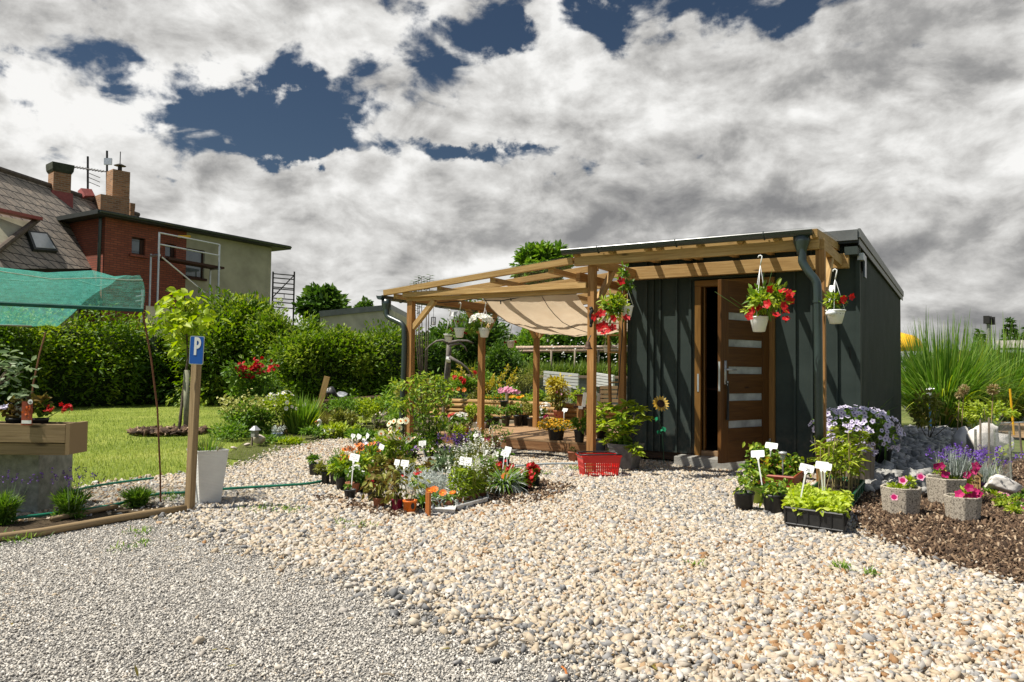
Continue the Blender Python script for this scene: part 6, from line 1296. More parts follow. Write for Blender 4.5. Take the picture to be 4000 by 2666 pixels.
# dragon like white figure
b = G(1375, 1652); t = thing('cat_figure', b, 'small white winged animal figure sitting on a stump', 'figure'); m = MB(); m.tube([b+[0, 0, .0], b+[0, 0, .07], b+[.01, 0, .14], b+[.03, -.02, .19]], [.06, .065, .05, .03], 9); m.ball(b+[.05, -.03, .23], .038, 9, 7); m.tube([b+[.06, -.04, .22], b+[.09, -.07, .21]], [.02, .012], 6); m.build('body', MATS['white_figure'], t, True)
m = MB(); m.tube([b+[.035, -.03, .255], b+[.03, -.03, .30]], [.014, .003], 5); m.tube([b+[.07, -.03, .255], b+[.08, -.03, .30]], [.014, .003], 5); m.build('ears', MATS['white_figure'], t, True); m = MB(); m.tube([b+[-.02, 0, .14], b+[-.10, .02, .20], b+[-.15, .02, .13]], [.02, .035, .008], 6); m.build('wings', MATS['white_figure'], t, True)
rock('upright_rock', G(1426, 1645), (.19, .16, .32), 'upright dark grey rock beside the white animal figure', 'rock', ROCKG, 'rockery rocks', 4); rock('flat_rock', G(1010, 1738), (.30, .2, .17), 'tan rounded rock in front of the hydrangea', 'rock', ROCKB, 'rockery rocks', 5); rock('flat_rock', G(965, 1745), (.13, .1, .06), 'small flat tan stone left of the stake lantern', 'rock', ROCKB, 'rockery rocks', 6); rock('flat_rock', G(912, 1755), (.1, .08, .05), 'little pinkish stone in the bed corner by the white planter', 'rock', ROCKB, 'rockery rocks', 16); rock('flat_rock', G(1395, 1668), (.25, .2, .1), 'flat brown stone under the white animal figure', 'rock', ROCKB, 'rockery rocks', 7); rock('white_pebble', G(1400, 1688), (.16, .1, .06), 'heap of white pebbles before the rockery stone', 'rock', ROCKW, 'rockery rocks', 8); rock('white_stone', G(885, 1650), (.14, .12, .16), 'pale stone at the lawn edge left of the hydrangea', 'rock', ROCKW, 'rockery rocks', 9)
t = thing('driftwood', G(1510, 1655), 'weathered driftwood logs lying left of the dark downpipe', 'driftwood'); m = MB(); m.tube([G(1470, 1662)+[0, 0, .10], G(1510, 1650)+[0, 0, .15], G(1565, 1640)+[0, 0, .17]], [.10, .13, .09], 9); m.build('log', ROCKB, t); m = MB(); m.tube([G(1475, 1672)+[0, 0, .05], G(1520, 1668)+[0, 0, .07], G(1575, 1655)+[0, 0, .08]], [.06, .08, .05], 8); m.build('log', WOOD_OLD, t)
# dark table, bag, plank
Y = 13.8; t = thing('garden_table', D(1400, 1610, Y)*[1, 1, 0], 'long dark garden table in front of the bushes', 'table'); a, b = D(1245, 1570, Y-.4), D(1505, 1550, Y+.5); m = MB(); m.beam(a, b, .5, .035); m.build('tabletop', WOOD_DARK, t)
for f in (.08, .5, .92):
    q = a+(b-a)*f
    for s in (-.2, .2): m = MB(); m.beam([q[0]+s*FWD[0], q[1]+s*FWD[1], 0], q+FWD*s-[0, 0, .02], .05, .05, (0, 1, 0)); m.build('leg', WOOD_DARK, t)
q = D(1285, 1556, Y-.3); t = thing('black_sack', q, 'black sack lying on the left end of the garden table', 'sack'); m = MB(); pass; rock('sack', q-[0, 0, .02], (.36, .3, .24), None, None, BLACKP, seed=22, parent=t); q = D(1330, 1556, Y-.2); t = thing('grey_sack', q, 'grey printed soil sack beside the black sack on the table', 'sack'); rock('sack', q-[0, 0, .02], (.34, .28, .17), None, None, plain('grey_sack_film', (.28, .29, .31), .35, 0, .6, 14), seed=21, parent=t)
q = D(1278, 1540, Y-.35); t = thing('white_carton', q, 'white carton standing on the black sack', 'carton'); m = MB(); m.beam(q+[0, 0, -.02], q+[.01, 0, .10], .07, .06, (0, 1, 0)); m.build('carton', WHITEP, t)
a, b = D(1232, 1600, Y-.6), D(1278, 1472, Y-.6); m = MB(); m.beam(a-[0, 0, .25], b, .10, .035, FWD); props(m.build('leaning_plank', WOOD_LIGHT, None), 'orange brown plank leaning up beside the black sack', 'plank')
b = G(984, 1742); Y = dep(b); t = thing('stake_lantern', b, 'small wooden stake lantern with tin roof in the rockery', 'lantern'); m = MB(); m.tube([b, D(986, 1668, Y)], .014, 6); m.build('stake', WOOD_OLD, t); c0 = D(996, 1690, Y); m = MB(); m.box(c0[0]-.035, c0[0]+.035, c0[1]-.035, c0[1]+.035, c0[2]-.06, c0[2]+.03); m.build('lantern_body', CONCD, t); m = MB(); m.lathe([(.075, .03), (.02, .085)], c0, 4, rot=.8); m.build('lantern_roof', GALV, t)
q = G(1085, 1720); t = thing('blue_pot_plant', q, 'small plant in a pale blue pot at the rockery foot', 'potted plant'); pot(t, *q, .07, .10, plain('pale_blue_pot', (.3, .36, .5), .5)); bush(t, q+[0, 0, .15], (.1, .1, .07), 160, .04, .015, FOL['silver'], 8)
for px, pyc, Y, rx, rz_, n, mt, lab in ((1370, 1600, 12.9, .45, .26, 1100, 'mid', 'leafy green perennial in front of the garden table'), (1470, 1600, 12.6, .4, .3, 1000, 'lime', 'light green perennial behind the driftwood'), (1560, 1580, 12.4, .4, .34, 1000, 'mid', 'green shrub beside the left pergola post'), (1640, 1560, 11.2, .45, .34, 1100, 'olive', 'yellowish green shrub at the left end of the deck'), (1330, 1640, 11.6, .3, .15, 600, 'olive', 'olive green tuft beside the feather grass'), (1240, 1690, 10.9, .25, .12, 500, 'mid', 'green ground plant behind the swan'), (1560, 1640, 10.2, .3, .15, 600, 'mid', 'low green plant between the driftwood and the sale bed'), (1120, 1735, 10.2, .3, .08, 600, 'lime', 'low lime ground plant left of the swan'), (1420, 1700, 10.4, .3, .07, 600, 'mid', 'creeping plant at the gravel edge before the rockery')):
    shrub('leafy_perennial' if rz_ > .2 else 'ground_plant', px, pyc, Y, rx, rz_, n, FOL[mt], lab, .06, .03)
# ---------------------------------------------------------------- plants on the deck
ZD = .1535
def deckpot(px, py, wpx, h, mat, label, name='potted_plant', grp='pots standing on the deck', z=ZD, taper=.74, cat='potted plant', soil=True):
    b = G(px, py, z); w = wpx*dep(b)/CAM['f']; b = b+AW(b)*w*.4; b[2] = z; t = thing(name, b, label, cat, grp); pot(t, b[0], b[1], z, w/2, h, mat, taper, soil); return t, b, w/2
t, b, r = deckpot(1800, 1693, 80, .07, TERRA, 'wide terracotta bowl with dry drooping grass at the deck left corner', taper=.85); clump_blades(t, b+[0, 0, .07], 240, .22, .006, FOL['straw'], r*.8, 1.2, .8); bush(t, b+[-.02, 0, .15], (r*1.1, r, .1), 240, .05, .03, FOL['mid'], 10); P, N_ = topflowers(b+[.02, -.02, .15], (r, r*.8, .13), 22); blossoms(t, P, N_, .032, FLO['white'], 5); P, N_ = topflowers(b+[-.12, -.02, .2], (.06, .06, .06), 9); blossoms(t, P, N_, .035, FLO['red'], 5, name='red_blossoms')
t, b, r = deckpot(1879, 1682, 41, .11, LILACP, 'pale lilac pot with white hanging hook standing on the deck edge'); m = MB(); hk = D(1884, 1560, dep(b)); m.tube([b+[-r*.9, 0, .11], hk-[0, 0, .1], b+[r*.9, 0, .11]], .003, 5); m.tube([hk-[0, 0, .1], hk, hk+[-.02, 0, .0], hk+[-.02, 0, -.02]], .005, 5); m.build('hanger', WHITEP, t); bush(t, b+[0, 0, .13], (r, r, .04), 60, .04, .02, FOL['mid'], 5)
for i, (px, py, w, h, mt, lab, pm) in enumerate(((1975, 1668, 36, .16, BLACKP, 'black nursery pot leftmost of the three at the deck rear edge', 'mid'), (2023, 1665, 38, .17, BLACKP, 'black nursery pot in the middle of the three at the deck rear edge', 'mid'), (2050, 1664, 34, .16, BLACKP, 'black nursery pot with a taller yellowish plant at the deck rear edge', 'olive'), (1925, 1660, 60, .12, BLACKP, 'wide black tray of seedlings at the left rear of the deck', 'mid'), (1845, 1650, 42, .10, TERRA, 'small rust coloured pot with leafy seedlings at the deck rear left', 'mid'))):
    t, b, r = deckpot(px, py, w, h, mt, lab); bush(t, b+[0, 0, h+.09], (r*1.35, r*1.2, .10 if i != 2 else .18), 170, .05, .03, FOL[pm], 9); stems_mesh(b+[0, 0, h*.8], [b+[0, 0, h+.12]+rnd(1)[0]*.04 for _ in range(3)], .003, FOL['mid'], t)
t = thing('solar_stake_light', G(2036, 1628, ZD), 'slim silver solar stake light among the black pots on the deck', 'lamp'); q = G(2036, 1650, ZD); m = MB(); m.tube([q, D(2036, 1590, dep(q))], .008, 6); m.build('stake', GALV, t); m = MB(); m.lathe([(.02, 0), (.024, .02), (.016, .05)], D(2036, 1592, dep(q)), 8); m.build('lamp_head', GLOVE, t)
t, b, r = deckpot(2105, 1662, 46, .13, plain('light_grey_pot', (.52, .53, .55), .5), 'light grey pot with magenta and white flowers at the foot of the far post'); bush(t, b+[.05, 0, .18], (r*1.3, r, .09), 160, .05, .03, FOL['dark'], 9); P, N_ = topflowers(b+[-.03, 0, .18], (r*.9, r*.8, .07), 16); blossoms(t, P, N_, .028, FLO['magenta'], 5); P, N_ = topflowers(b+[r*1.2, 0, .22], (r, r*.8, .14), 34); blossoms(t, P, N_, .026, FLO['white'], 5, name='white_blossoms')
t, b, r = deckpot(2183, 1655, 46, .22, TERRA, 'tall yellow variegated shrub in a terracotta pot on the deck'); stems_mesh(b+[0, 0, .15], [D(x, y, dep(b)) for x, y in ((2160, 1530), (2185, 1500), (2210, 1540), (2190, 1560))], .008, BARK, t); bush(t, D(2185, 1510, dep(b)), (.26, .2, .16), 420, .09, .032, FOL['yellow'], 22); bush(t, D(2180, 1565, dep(b)), (.22, .2, .13), 260, .08, .03, FOL['olive'], 14, name='lower_leaves'); P, N_ = topflowers(D(2195, 1545, dep(b)), (.18, .15, .09), 18); blossoms(t, P, N_, .025, FLO['pink'], 5)
t, b, r = deckpot(2230, 1650, 40, .17, plain('beige_pot', (.42, .30, .19), .8), 'beige clay pot partly hidden behind the yellow flowered pot'); bush(t, b+[0, 0, .22], (r*1.2, r, .08), 130, .05, .012, FOL['silver'], 8)
t, b, r = deckpot(2150, 1668, 34, .12, ORANGEP, 'small orange pot with magenta flowers behind the yellow bells'); P, N_ = topflowers(b+[.04, -.02, .14], (.13, .08, .06), 26); blossoms(t, P, N_, .022, FLO['magenta'], 5)
t, b, r = deckpot(2172, 1722, 72, .15, BLACKP, 'black bowl overflowing with small yellow bell flowers on the deck front'); bush(t, b+[0, 0, .17], (.24, .18, .10), 520, .035, .02, FOL['olive'], 18); P, N_ = topflowers(b+[0, 0, .165], (.25, .19, .105), 230, .4, -.35); blossoms(t, P, N_, .015, FLO['yellow'], 5, FLO['orange'], 1., .5)
tag_label('plant_tag', D(2207, 1602, dep(b)+.05), D(2202, 1655, dep(b)+.05), 'white tag standing behind the yellow bell flowers on the deck', 'handwritten plant tags', .082, .046)
t, b, r = deckpot(2263, 1730, 44, .15, BLACKP, 'black pot with a leafy green plant beside the porch post on the deck'); bush(t, b+[0, 0, .22], (.10, .09, .11), 150, .06, .035, FOL['mid'], 9); stems_mesh(b+[0, 0, .1], [b+[.03, 0, .33]], .003, BARK, t)
t, b, r = deckpot(2350, 1720, 50, .16, BLACKP, 'black pot behind the rhododendron on the deck'); bush(t, b+[0, 0, .24], (.12, .1, .12), 150, .06, .03, FOL['mid'], 9)
# ---------------------------------------------------------------- raised bed behind the logs
def bedplant(px, py, y, rx, rz_, n, mat, L, W, label, name='perennial', cat='plant', grp='plants in the raised log bed'):
    c0 = ONV(px, py, y); b0 = np.array([c0[0], c0[1], .4]); t = thing(name, b0, label, cat, grp); bush(t, c0, (rx, rx*.7, rz_), n, L, W, mat, max(8, n//50)); stems_mesh(b0, [c0+rnd(1)[0]*[rx*.4, .05, rz_*.3] for _ in range(4)], .005, FOL['mid'], t); return t, c0
t, c0 = bedplant(1985, 1540, 12.0, .34, .16, 700, FOL['mid'], .06, .04, 'rose bush with a row of pink blooms behind the logs'); P = np.concatenate([ONV(x, y, 11.8)+rnd(4)*.025 for x, y in ((1955, 1524), (1966, 1522), (1980, 1522), (1990, 1518), (1983, 1528), (2005, 1528), (2020, 1532))]); blossoms(t, P, unit(rnd(len(P))*.4+[.3, -.8, .5]), .04, FLO['pink'], 6, lay=2)
t, c0 = bedplant(1960, 1558, 11.42, .55, .07, 520, FOL['mid'], .045, .025, 'low row of yellow and orange marigolds along the log edging'); P = np.concatenate([ONV(x, 1552+RNG.normal()*3, 11.3)+rnd(1)*.01 for x in (1900, 1905, 1935, 1940, 1952, 1968, 1980, 1990, 2000, 2008, 2018, 2028, 2035, 2040, 1912, 1958)]); blossoms(t, P, unit(rnd(len(P))*.3+[.3, -.7, .6]), .034, FLO['yellow'], 8, None, .95, .4, lay=2); P = np.concatenate([ONV(x, 1554, 11.3) [None] for x in (1925, 1996, 2026, 2034, 1945)]); blossoms(t, P, unit(rnd(5)*.3+[.3, -.7, .6]), .034, FLO['orange'], 8, None, .95, .4, 'orange_blossoms', lay=2) if False else blossoms(t, P, unit(rnd(5)*.3+[.3, -.7, .6]), .034, FLO['orange'], 8, name='orange_blossoms', lay=2)
t, c0 = bedplant(1830, 1520, 12.2, .36, .25, 800, FOL['mid'], .06, .035, 'leafy dahlia with coral red flowers left of the middle post'); P = np.concatenate([ONV(x, y, 11.95)+rnd(3)*.02 for x, y in ((1778, 1475), (1800, 1480), (1810, 1487), (1815, 1493), (1860, 1455))]); blossoms(t, P, unit(rnd(len(P))*.4+[.3, -.8, .5]), .045, FLO['red'], 7, lay=2); P = np.concatenate([ONV(x, y, 11.9)[None] for x, y in ((1768, 1524), (1813, 1524), (1790, 1520))]); blossoms(t, P, unit(rnd(3)*.3+[.3, -.8, .5]), .045, FLO['orange'], 7, name='orange_blossoms')
bedplant(2060, 1500, 12.6, .4, .35, 1100, FOL['olive'], .08, .012, 'tall feathery green herb behind the far post'); bedplant(2130, 1560, 11.8, .3, .2, 600, FOL['mid'], .06, .035, 'leafy green plant right of the far post in the raised bed'); bedplant(1900, 1500, 12.9, .5, .25, 1200, FOL['mid'], .07, .03, 'mixed green foliage behind the middle post'); bedplant(2250, 1560, 12.4, .3, .2, 500, FOL['lime'], .06, .03, 'light green herb behind the wooden stand'); bedplant(1710, 1540, 12.0, .5, .3, 1100, FOL['dark'], .06, .035, 'dark leafy bush at the left end of the raised bed')
# golden juniper with star like branches
b0 = ONV(1900, 1560, 12.7); b0[2] = .4; t = thing('golden_juniper', b0, 'golden yellow conifer with spreading star shaped branches', 'conifer', 'plants in the raised log bed'); PP, AA = [], []; m = MB()
for q in ((1790, 1425), (1775, 1450), (1760, 1480), (1800, 1465), (1830, 1490), (1850, 1470), (1985, 1430), (2018, 1443), (1960, 1460), (1930, 1490), (1990, 1495), (1950, 1505), (1905, 1500), (1870, 1512), (1840, 1440), (2012, 1476), (1890, 1480), (1925, 1468)):
    tip = ONV(q[0], q[1], 12.5+RNG.normal()*.2); mid_ = b0*.35+tip*.65+[0, 0, -.08]; m.tube([b0, mid_, tip], [.02, .012, .004], 5)
    for k in range(46):
        u = k/46; s = mid_*(1-u)+tip*u; PP.append(s); AA.append(unit((tip-mid_)[None])[0]*.8+rnd(1)[0]*.6)
m.build('branches', BARK, t, True); PP = np.array(PP); V, F = cards(PP, np.array(AA), .085, .03); npmesh('foliage', V, F, FOL['yellow'], t, per(np.clip(.5+.25*RNG.normal(size=len(PP)), 0, 1), 4))
t, b, r = deckpot(1968, 1592, 32, .11, BLACKP, 'black pot of marigolds hooked on the log edging', z=.40); 
for px, py, y, rx, rz_, n, mt, lab in ((1800, 1590, 11.6, .4, .14, 600, 'mid', 'green plant behind the terracotta bowl in the raised bed'), (2090, 1560, 11.7, .22, .16, 450, 'lime', 'lime green plant beside the far post in the raised bed'), (1870, 1560, 11.6, .3, .12, 500, 'olive', 'olive green plant at the middle post in the raised bed'), (2320, 1590, 11.6, .4, .2, 700, 'mid', 'green plant behind the notice boards'), (1760, 1500, 12.6, .45, .25, 900, 'lime', 'bright green plant at the left rear of the raised bed')):
    bedplant(px, py, y, rx, rz_, n, FOL[mt], .06, .03, lab)
for px, py, w, h, lab, mt in ((1900, 1675, 40, .13, 'black pot with a leafy plant right of the lilac pot', 'mid'), (2075, 1668, 34, .14, 'black pot with a bushy plant left of the light grey pot', 'olive'), (2300, 1700, 40, .15, 'black pot with green leaves right behind the porch post', 'mid'), (1830, 1668, 40, .12, 'black pot with lime leaves behind the terracotta bowl', 'lime')):
    t, b, r = deckpot(px, py, w, h, BLACKP, lab); bush(t, b+[0, 0, h+.10], (r*1.5, r*1.3, .12), 200, .05, .028, FOL[mt], 10); stems_mesh(b+[0, 0, h*.8], [b+[0, 0, h+.12]], .003, FOL['mid'], t)
# ---------------------------------------------------------------- sale bed of potted plants
def p4(x, y): return 1150+x/2.241, 1450+y/2.241
GB = 'potted plants in the round sale bed'
def bp4(x, yb, w, h4, mat, label, name='potted_plant', taper=.76, square=False, soil=True):
    b = G(*p4(x, yb), .0); k = dep(b)/CAM['f']/2.241; r = w*k/2; b = b+AW(b)*r*.8; b[2] = .0; t = thing(name, b, label, 'potted plant', GB); h = h4*k*1.02; pot(t, b[0], b[1], b[2], r, h, mat, taper, soil, square=square); return t, b, r, h
def D4(x, y, Y): return D(*p4(x, y), Y)
t, b, r, h = bp4(180, 925, 115, 112, BLACKP, 'black pot with small green succulent at the far left of the sale bed'); bush(t, b+[0, 0, h+.02], (r*.95, r*.9, .045), 170, .04, .018, FOL['mid'], 9)
t, b, r, h = bp4(272, 1003, 78, 115, BLACKP, 'dark pot with trailing thyme second from left in the sale bed'); bush(t, b+[-.02, -.02, h+.03], (r*2.0, r*1.5, .075), 420, .028, .012, FOL['olive'], 16); 
t, b, r, h = bp4(350, 1008, 84, 120, BLACKP, 'dark tall pot with bushy thyme behind the trailing thyme'); bush(t, b+[0, 0, h+.07], (r*1.6, r*1.5, .12), 560, .03, .012, FOL['mid'], 18); bush(t, b+[0, .05, h+.12], (r*1.6, r*1.3, .06), 160, .03, .012, FOL['lime'], 10, name='pale_tips')
def rud(t, b, h, pts, Y, n=90): 
    top = D4(*pts[len(pts)//2], Y); bush(t, np.array([b[0], b[1], (h+top[2])*.5]), (.10, .09, max(.05, (top[2]-h)*.42)), n, .085, .026, FOL['lime'], 10, droop=.3); bush(t, np.array([b[0], b[1], (h+top[2])*.45]), (.11, .1, max(.05, (top[2]-h)*.42)), n, .085, .028, FOL['mid'], 10, droop=.3, name='lower_leaves')
    P = np.array([D4(x, y, Y+RNG.normal()*.05) for x, y in pts]); stems_mesh(b+[0, 0, h*.9], list(P), .0022, FOL['mid'], t, bend=.05); blossoms(t, P, unit(rnd(len(P))*.3+[.1, -.35, .95]), .031, FLO['orange'], 10, FLO['brown'], .85, -.12, .36)
t, b, r, h = bp4(422, 1048, 132, 118, BLACKP, 'big black pot with orange coneflowers at the left front of the sale bed'); rud(t, b, h, [(440, 685), (485, 678), (515, 685), (400, 770), (430, 735), (465, 755), (545, 640)], dep(b)+.02)
t, b, r, h = bp4(560, 985, 90, 90, BLACKP, 'orange coneflower pot behind the terracotta bowl'); rud(t, b, h, [(560, 645), (590, 650), (590, 680), (550, 725), (610, 735), (640, 715), (575, 680)], dep(b)+.08, 70)
t, b, r, h = bp4(655, 960, 90, 90, BLACKP, 'orange coneflower pot left of the tall white daisies'); rud(t, b, h, [(690, 632), (675, 690), (705, 735), (660, 640), (640, 700), (735, 695)], dep(b)+.12, 70)
t, b, r, h = bp4(510, 1085, 130, 100, TERRA, 'terracotta bowl with tiny white flowers behind the small black pot', taper=.7); bush(t, b+[.03, 0, h+.05], (r*1.1, r, .08), 260, .035, .018, FOL['mid'], 12); P, N_ = topflowers(b+[.04, -.01, h+.06], (r*1.1, r, .09), 40); blossoms(t, P, N_, .011, FLO['white'], 5)
t, b, r, h = bp4(485, 1124, 108, 78, BLACKP, 'small black pot with a seedling and a long tag at the sale bed front'); bush(t, b+[-.02, 0, h+.015], (.03, .03, .03), 40, .03, .015, FOL['mid'], 5)
t, b, r, h = bp4(672, 1150, 70, 90, BLACKP, 'dark pot squeezed left of the rust coloured pot'); bush(t, b+[0, 0, h+.09], (r*1.8, r*1.4, .12), 110, .05, .03, FOL['bronze'], 9, droop=.4)
def fuchsia(t, b, h, pts, Y, mats=('olive', 'bronze'), L=.06):
    P = np.concatenate([np.tile(D4(x, y, Y+RNG.normal()*.04), (7, 1))+rnd(7)*[.022, .022, .02] for x, y in pts]); n = len(P); k = n//2
    for sl, mt, nm in ((slice(0, None, 2), mats[0], 'foliage'), (slice(1, None, 2), mats[1], 'tinted_leaves')):
        Q = P[sl]; V, F = leaves(Q, unit(rnd(len(Q))*[1, 1, .5]+[0, 0, -.5]), L, L*.52, .2, .3); npmesh(nm, V, F, FOL[mt], t, per(np.clip(.55+.22*RNG.normal(size=len(Q)), 0, 1), 6))
    stems_mesh(b+[0, 0, h*.9], [D4(x, y, Y) for x, y in pts[::2]], .0028, BARK, t, bend=.08)
t, b, r, h = bp4(740, 1208, 108, 92, TERRA, 'rust coloured pot with yellow green drooping leaves at the sale bed front', taper=.8); fuchsia(t, b, h, [(660, 950), (700, 930), (650, 1010), (720, 985), (760, 960), (690, 1050), (740, 1040), (780, 1060), (720, 1090), (760, 1010), (800, 1000), (640, 980), (780, 930), (740, 1110)], dep(b)); P = np.array([D4(x, y, dep(b)-.05) for x, y in ((688, 955), (700, 1000), (680, 970), (695, 1015))]); blossoms(t, P, unit(rnd(4)+[0, -1, 0]), .02, FLO['crimson'], 5)
t, b, r, h = bp4(897, 1228, 108, 102, PURPLEP, 'glossy purple pot with drooping leaves between the rust and orange pots', taper=.86); fuchsia(t, b, h, [(870, 940), (850, 990), (900, 960), (930, 1000), (880, 1020), (860, 1060), (910, 1060), (940, 930), (850, 900), (885, 880), (820, 1130), (840, 1110), (920, 1090)], dep(b))
t, b, r, h = bp4(1010, 1254, 124, 112, ORANGEP, 'bright orange pot with a dark smear at the sale bed front', taper=.84); fuchsia(t, b, h, [(1060, 960), (1075, 930), (1050, 985), (1085, 980)], dep(b)+.05, ('mid', 'olive'), .05); P = D4(1075, 893, dep(b)+.04)+rnd(12)*.012; blossoms(t, P, unit(rnd(12)+[.2, -.8, .6]), .014, FLO['red'], 5); stems_mesh(b+[0, 0, h], [D4(1078, 890, dep(b)+.04)], .003, FOL['mid'], t)
q = D4(1040, 1185, dep(b)-r*.9); m = MB(); m.ball((0, 0, 0), .016, 10, 6); nn = unit((q-b)*[1, 1, 0][None] if False else ((q-b)*np.array([1, 1, 0]))[None])[0]; qq = b+nn*r*.945+[0, 0, h*.62]; m.v = [tuple(qq+nn*v[0]*.1+np.cross(nn, [0, 0, 1.])*v[1]*.9+np.array([0, 0, 1.])*v[2]*1.5) for v in m.v]; m.build('dark_smear', BLACKP, t)
t, b, r, h = bp4(1180, 1110, 150, 110, BLACKP, 'silver grey curry plant in the middle of the sale bed front'); 
for nm, n, sc in (('foliage', 1300, 1.), ('inner_foliage', 700, .75)):
    n_ = n; P = D4(1180, 1000, dep(b))+rnd(n)*np.array([.15, .10, .055])*sc; P[:, 2] = np.clip(P[:, 2], .06, None); V, F = leaves(P, unit(rnd(n)*[1, 1, .8]+[0, 0, .6]), .05+.03*RNG.random(n), .006, .1, .05); npmesh(nm, V, F, FOL['silver'], t, per(np.clip(.5+.25*RNG.normal(size=n), 0, 1), 6))
def gaz(t, b, h, pts, Y, n=70, R=.032, L=.17, mat='mid', col='orange'):
    clump_blades(t, b+[0, 0, h*.85], n, L, .014, FOL[mat], .03, 1.3, .6, 4, name='foliage'); clump_blades(t, b+[0, 0, h*.85], n//2, L, .014, FOL['silver'], .03, 1.5, .7, 4, name='silvery_leaves')
    P = np.array([D4(x, y, Y) for x, y in pts]); stems_mesh(b+[0, 0, h], list(P), .0025, FOL['mid'], t); blossoms(t, P, unit(rnd(len(P))*.4+[.2, -.7, .6]), R, FLO[col], 11, FLO['yellow'], .95, .25, .25)
t, b, r, h = bp4(1130, 1215, 80, 60, BLACKP, 'gazania with strappy silver leaves and a bright orange bloom by the orange stake'); gaz(t, b, h, [(1205, 1045), (1180, 1050), (1225, 1038)], dep(b), 60)
# trays with small rust pots
for (pl, lab) in ((((1205, 1235), (1400, 1245), (1425, 1165), (1230, 1160)), 'white plastic tray holding gazania pots at the sale bed front'), (((1425, 1215), (1690, 1140), (1680, 1085), (1430, 1140)), 'long white plastic tray with rust coloured pots of salvia')):
    q = [G(*p4(*v), .012) for v in pl]; t = thing('plant_tray', q[0], lab, 'tray', 'white plant trays'); m = MB(); m.prism(q, (0, 0, .008)); c0 = sum(q)/4
    for i in range(4):
        a, b_ = q[i], q[(i+1) % 4]; m.prism([a, b_, b_+(b_-c0)*.04+[0, 0, .028], a+(a-c0)*.04+[0, 0, .028]], unit(((c0-a)*[1, 1, 0])[None])[0]*.006); m.tube([a+(a-c0)*.05+[0, 0, .028], b_+(b_-c0)*.05+[0, 0, .028]], .006, 6)
    m.build('tray', plain('translucent_white_plastic', (.6, .6, .58), .5), t)
tray = [(1240, 1195, 'g', 'rust pot of orange gazania leftmost in the white tray'), (1350, 1198, 'g', 'wide rust pot of orange gazania at the tray front'), (1435, 1172, 's', 'rust pot of pale salvia beside the tall tag'), (1512, 1155, 's', 'rust pot of salvia in the middle of the long white tray'), (1580, 1138, 's', 'rust pot of salvia right of the tray middle'), (1645, 1118, 's', 'rust pot of salvia at the right end of the long white tray')]
for x, y, k, lab in tray:
    t, b, r, h = bp4(x, y, 92 if k == 'g' else 74, 62, TERRA, lab); 
    if k == 'g': gaz(t, b, h, [(1300, 1068), (1385, 1068)] if x > 1300 else [(1215, 1052)], dep(b)-.02, 34, .028, .13)
    else:
        Yh = dep(b); top = D4(x-20, 850, Yh)[2]; nl = 150; u = RNG.random(nl); P = b+np.stack([RNG.normal(size=nl)*.035, RNG.normal(size=nl)*.035, h+u*(top-h)], 1); V, F = leaves(P, unit(rnd(nl)*[1, 1, .4]+[0, 0, .1]), .06, .016, .2, .5); npmesh('foliage', V, F, FOL['lime' if x < 1600 else 'olive'], t, per(np.clip(.35+.2*RNG.normal(size=nl), 0, 1), 6)); spikes(t, b+[0, 0, h], 9, top-h+.10, .06, FOL['olive'], FLO['salvia'], .13, .012, .15)
for i, (x, y, lab, pm, fc) in enumerate(((1480, 985, 'white flowering salvia behind the tall tag', 'olive', 'salvia'), (1600, 960, 'tall pale salvia at the centre right of the sale bed', 'olive', 'salvia'), (1680, 985, 'pale salvia beside the red begonias', 'mid', 'salvia'), (1390, 960, 'violet blue lavender behind the silver plant', 'blue', 'violet'), (1330, 880, 'dark lavender in front of the tall climber', 'blue', 'violet'), (1500, 860, 'violet lavender at the rear right of the sale bed', 'blue', 'violet'), (1620, 840, 'white and violet salvia near the two joined tags', 'olive', 'salvia'))):
    t, b, r, h = bp4(x, y, 95, 70, BLACKP, lab); Yh = dep(b); H = (.20 if fc == 'salvia' else .18); nl = 200; u = RNG.random(nl); P = b+np.stack([RNG.normal(size=nl)*.05, RNG.normal(size=nl)*.05, h+u*H*.8], 1); V, F = leaves(P, unit(rnd(nl)*[1, 1, .5]+[0, 0, .4]), .055, .013, .2, .4); npmesh('foliage', V, F, FOL[pm], t, per(np.clip(.45+.2*RNG.normal(size=nl), 0, 1), 6)); spikes(t, b+[0, 0, h], 16, H+.12, .08, FOL['olive'], FLO[fc], .09 if fc == 'salvia' else .04, .011, .25)
t, b, r, h = bp4(1830, 1075, 110, 60, BLACKP, 'sprawling gazania with long leaves right of the trays'); gaz(t, b, h, [(1700, 990), (1715, 1000), (1730, 1020), (1845, 925), (1700, 1000)], dep(b), 260, .034, .30); 
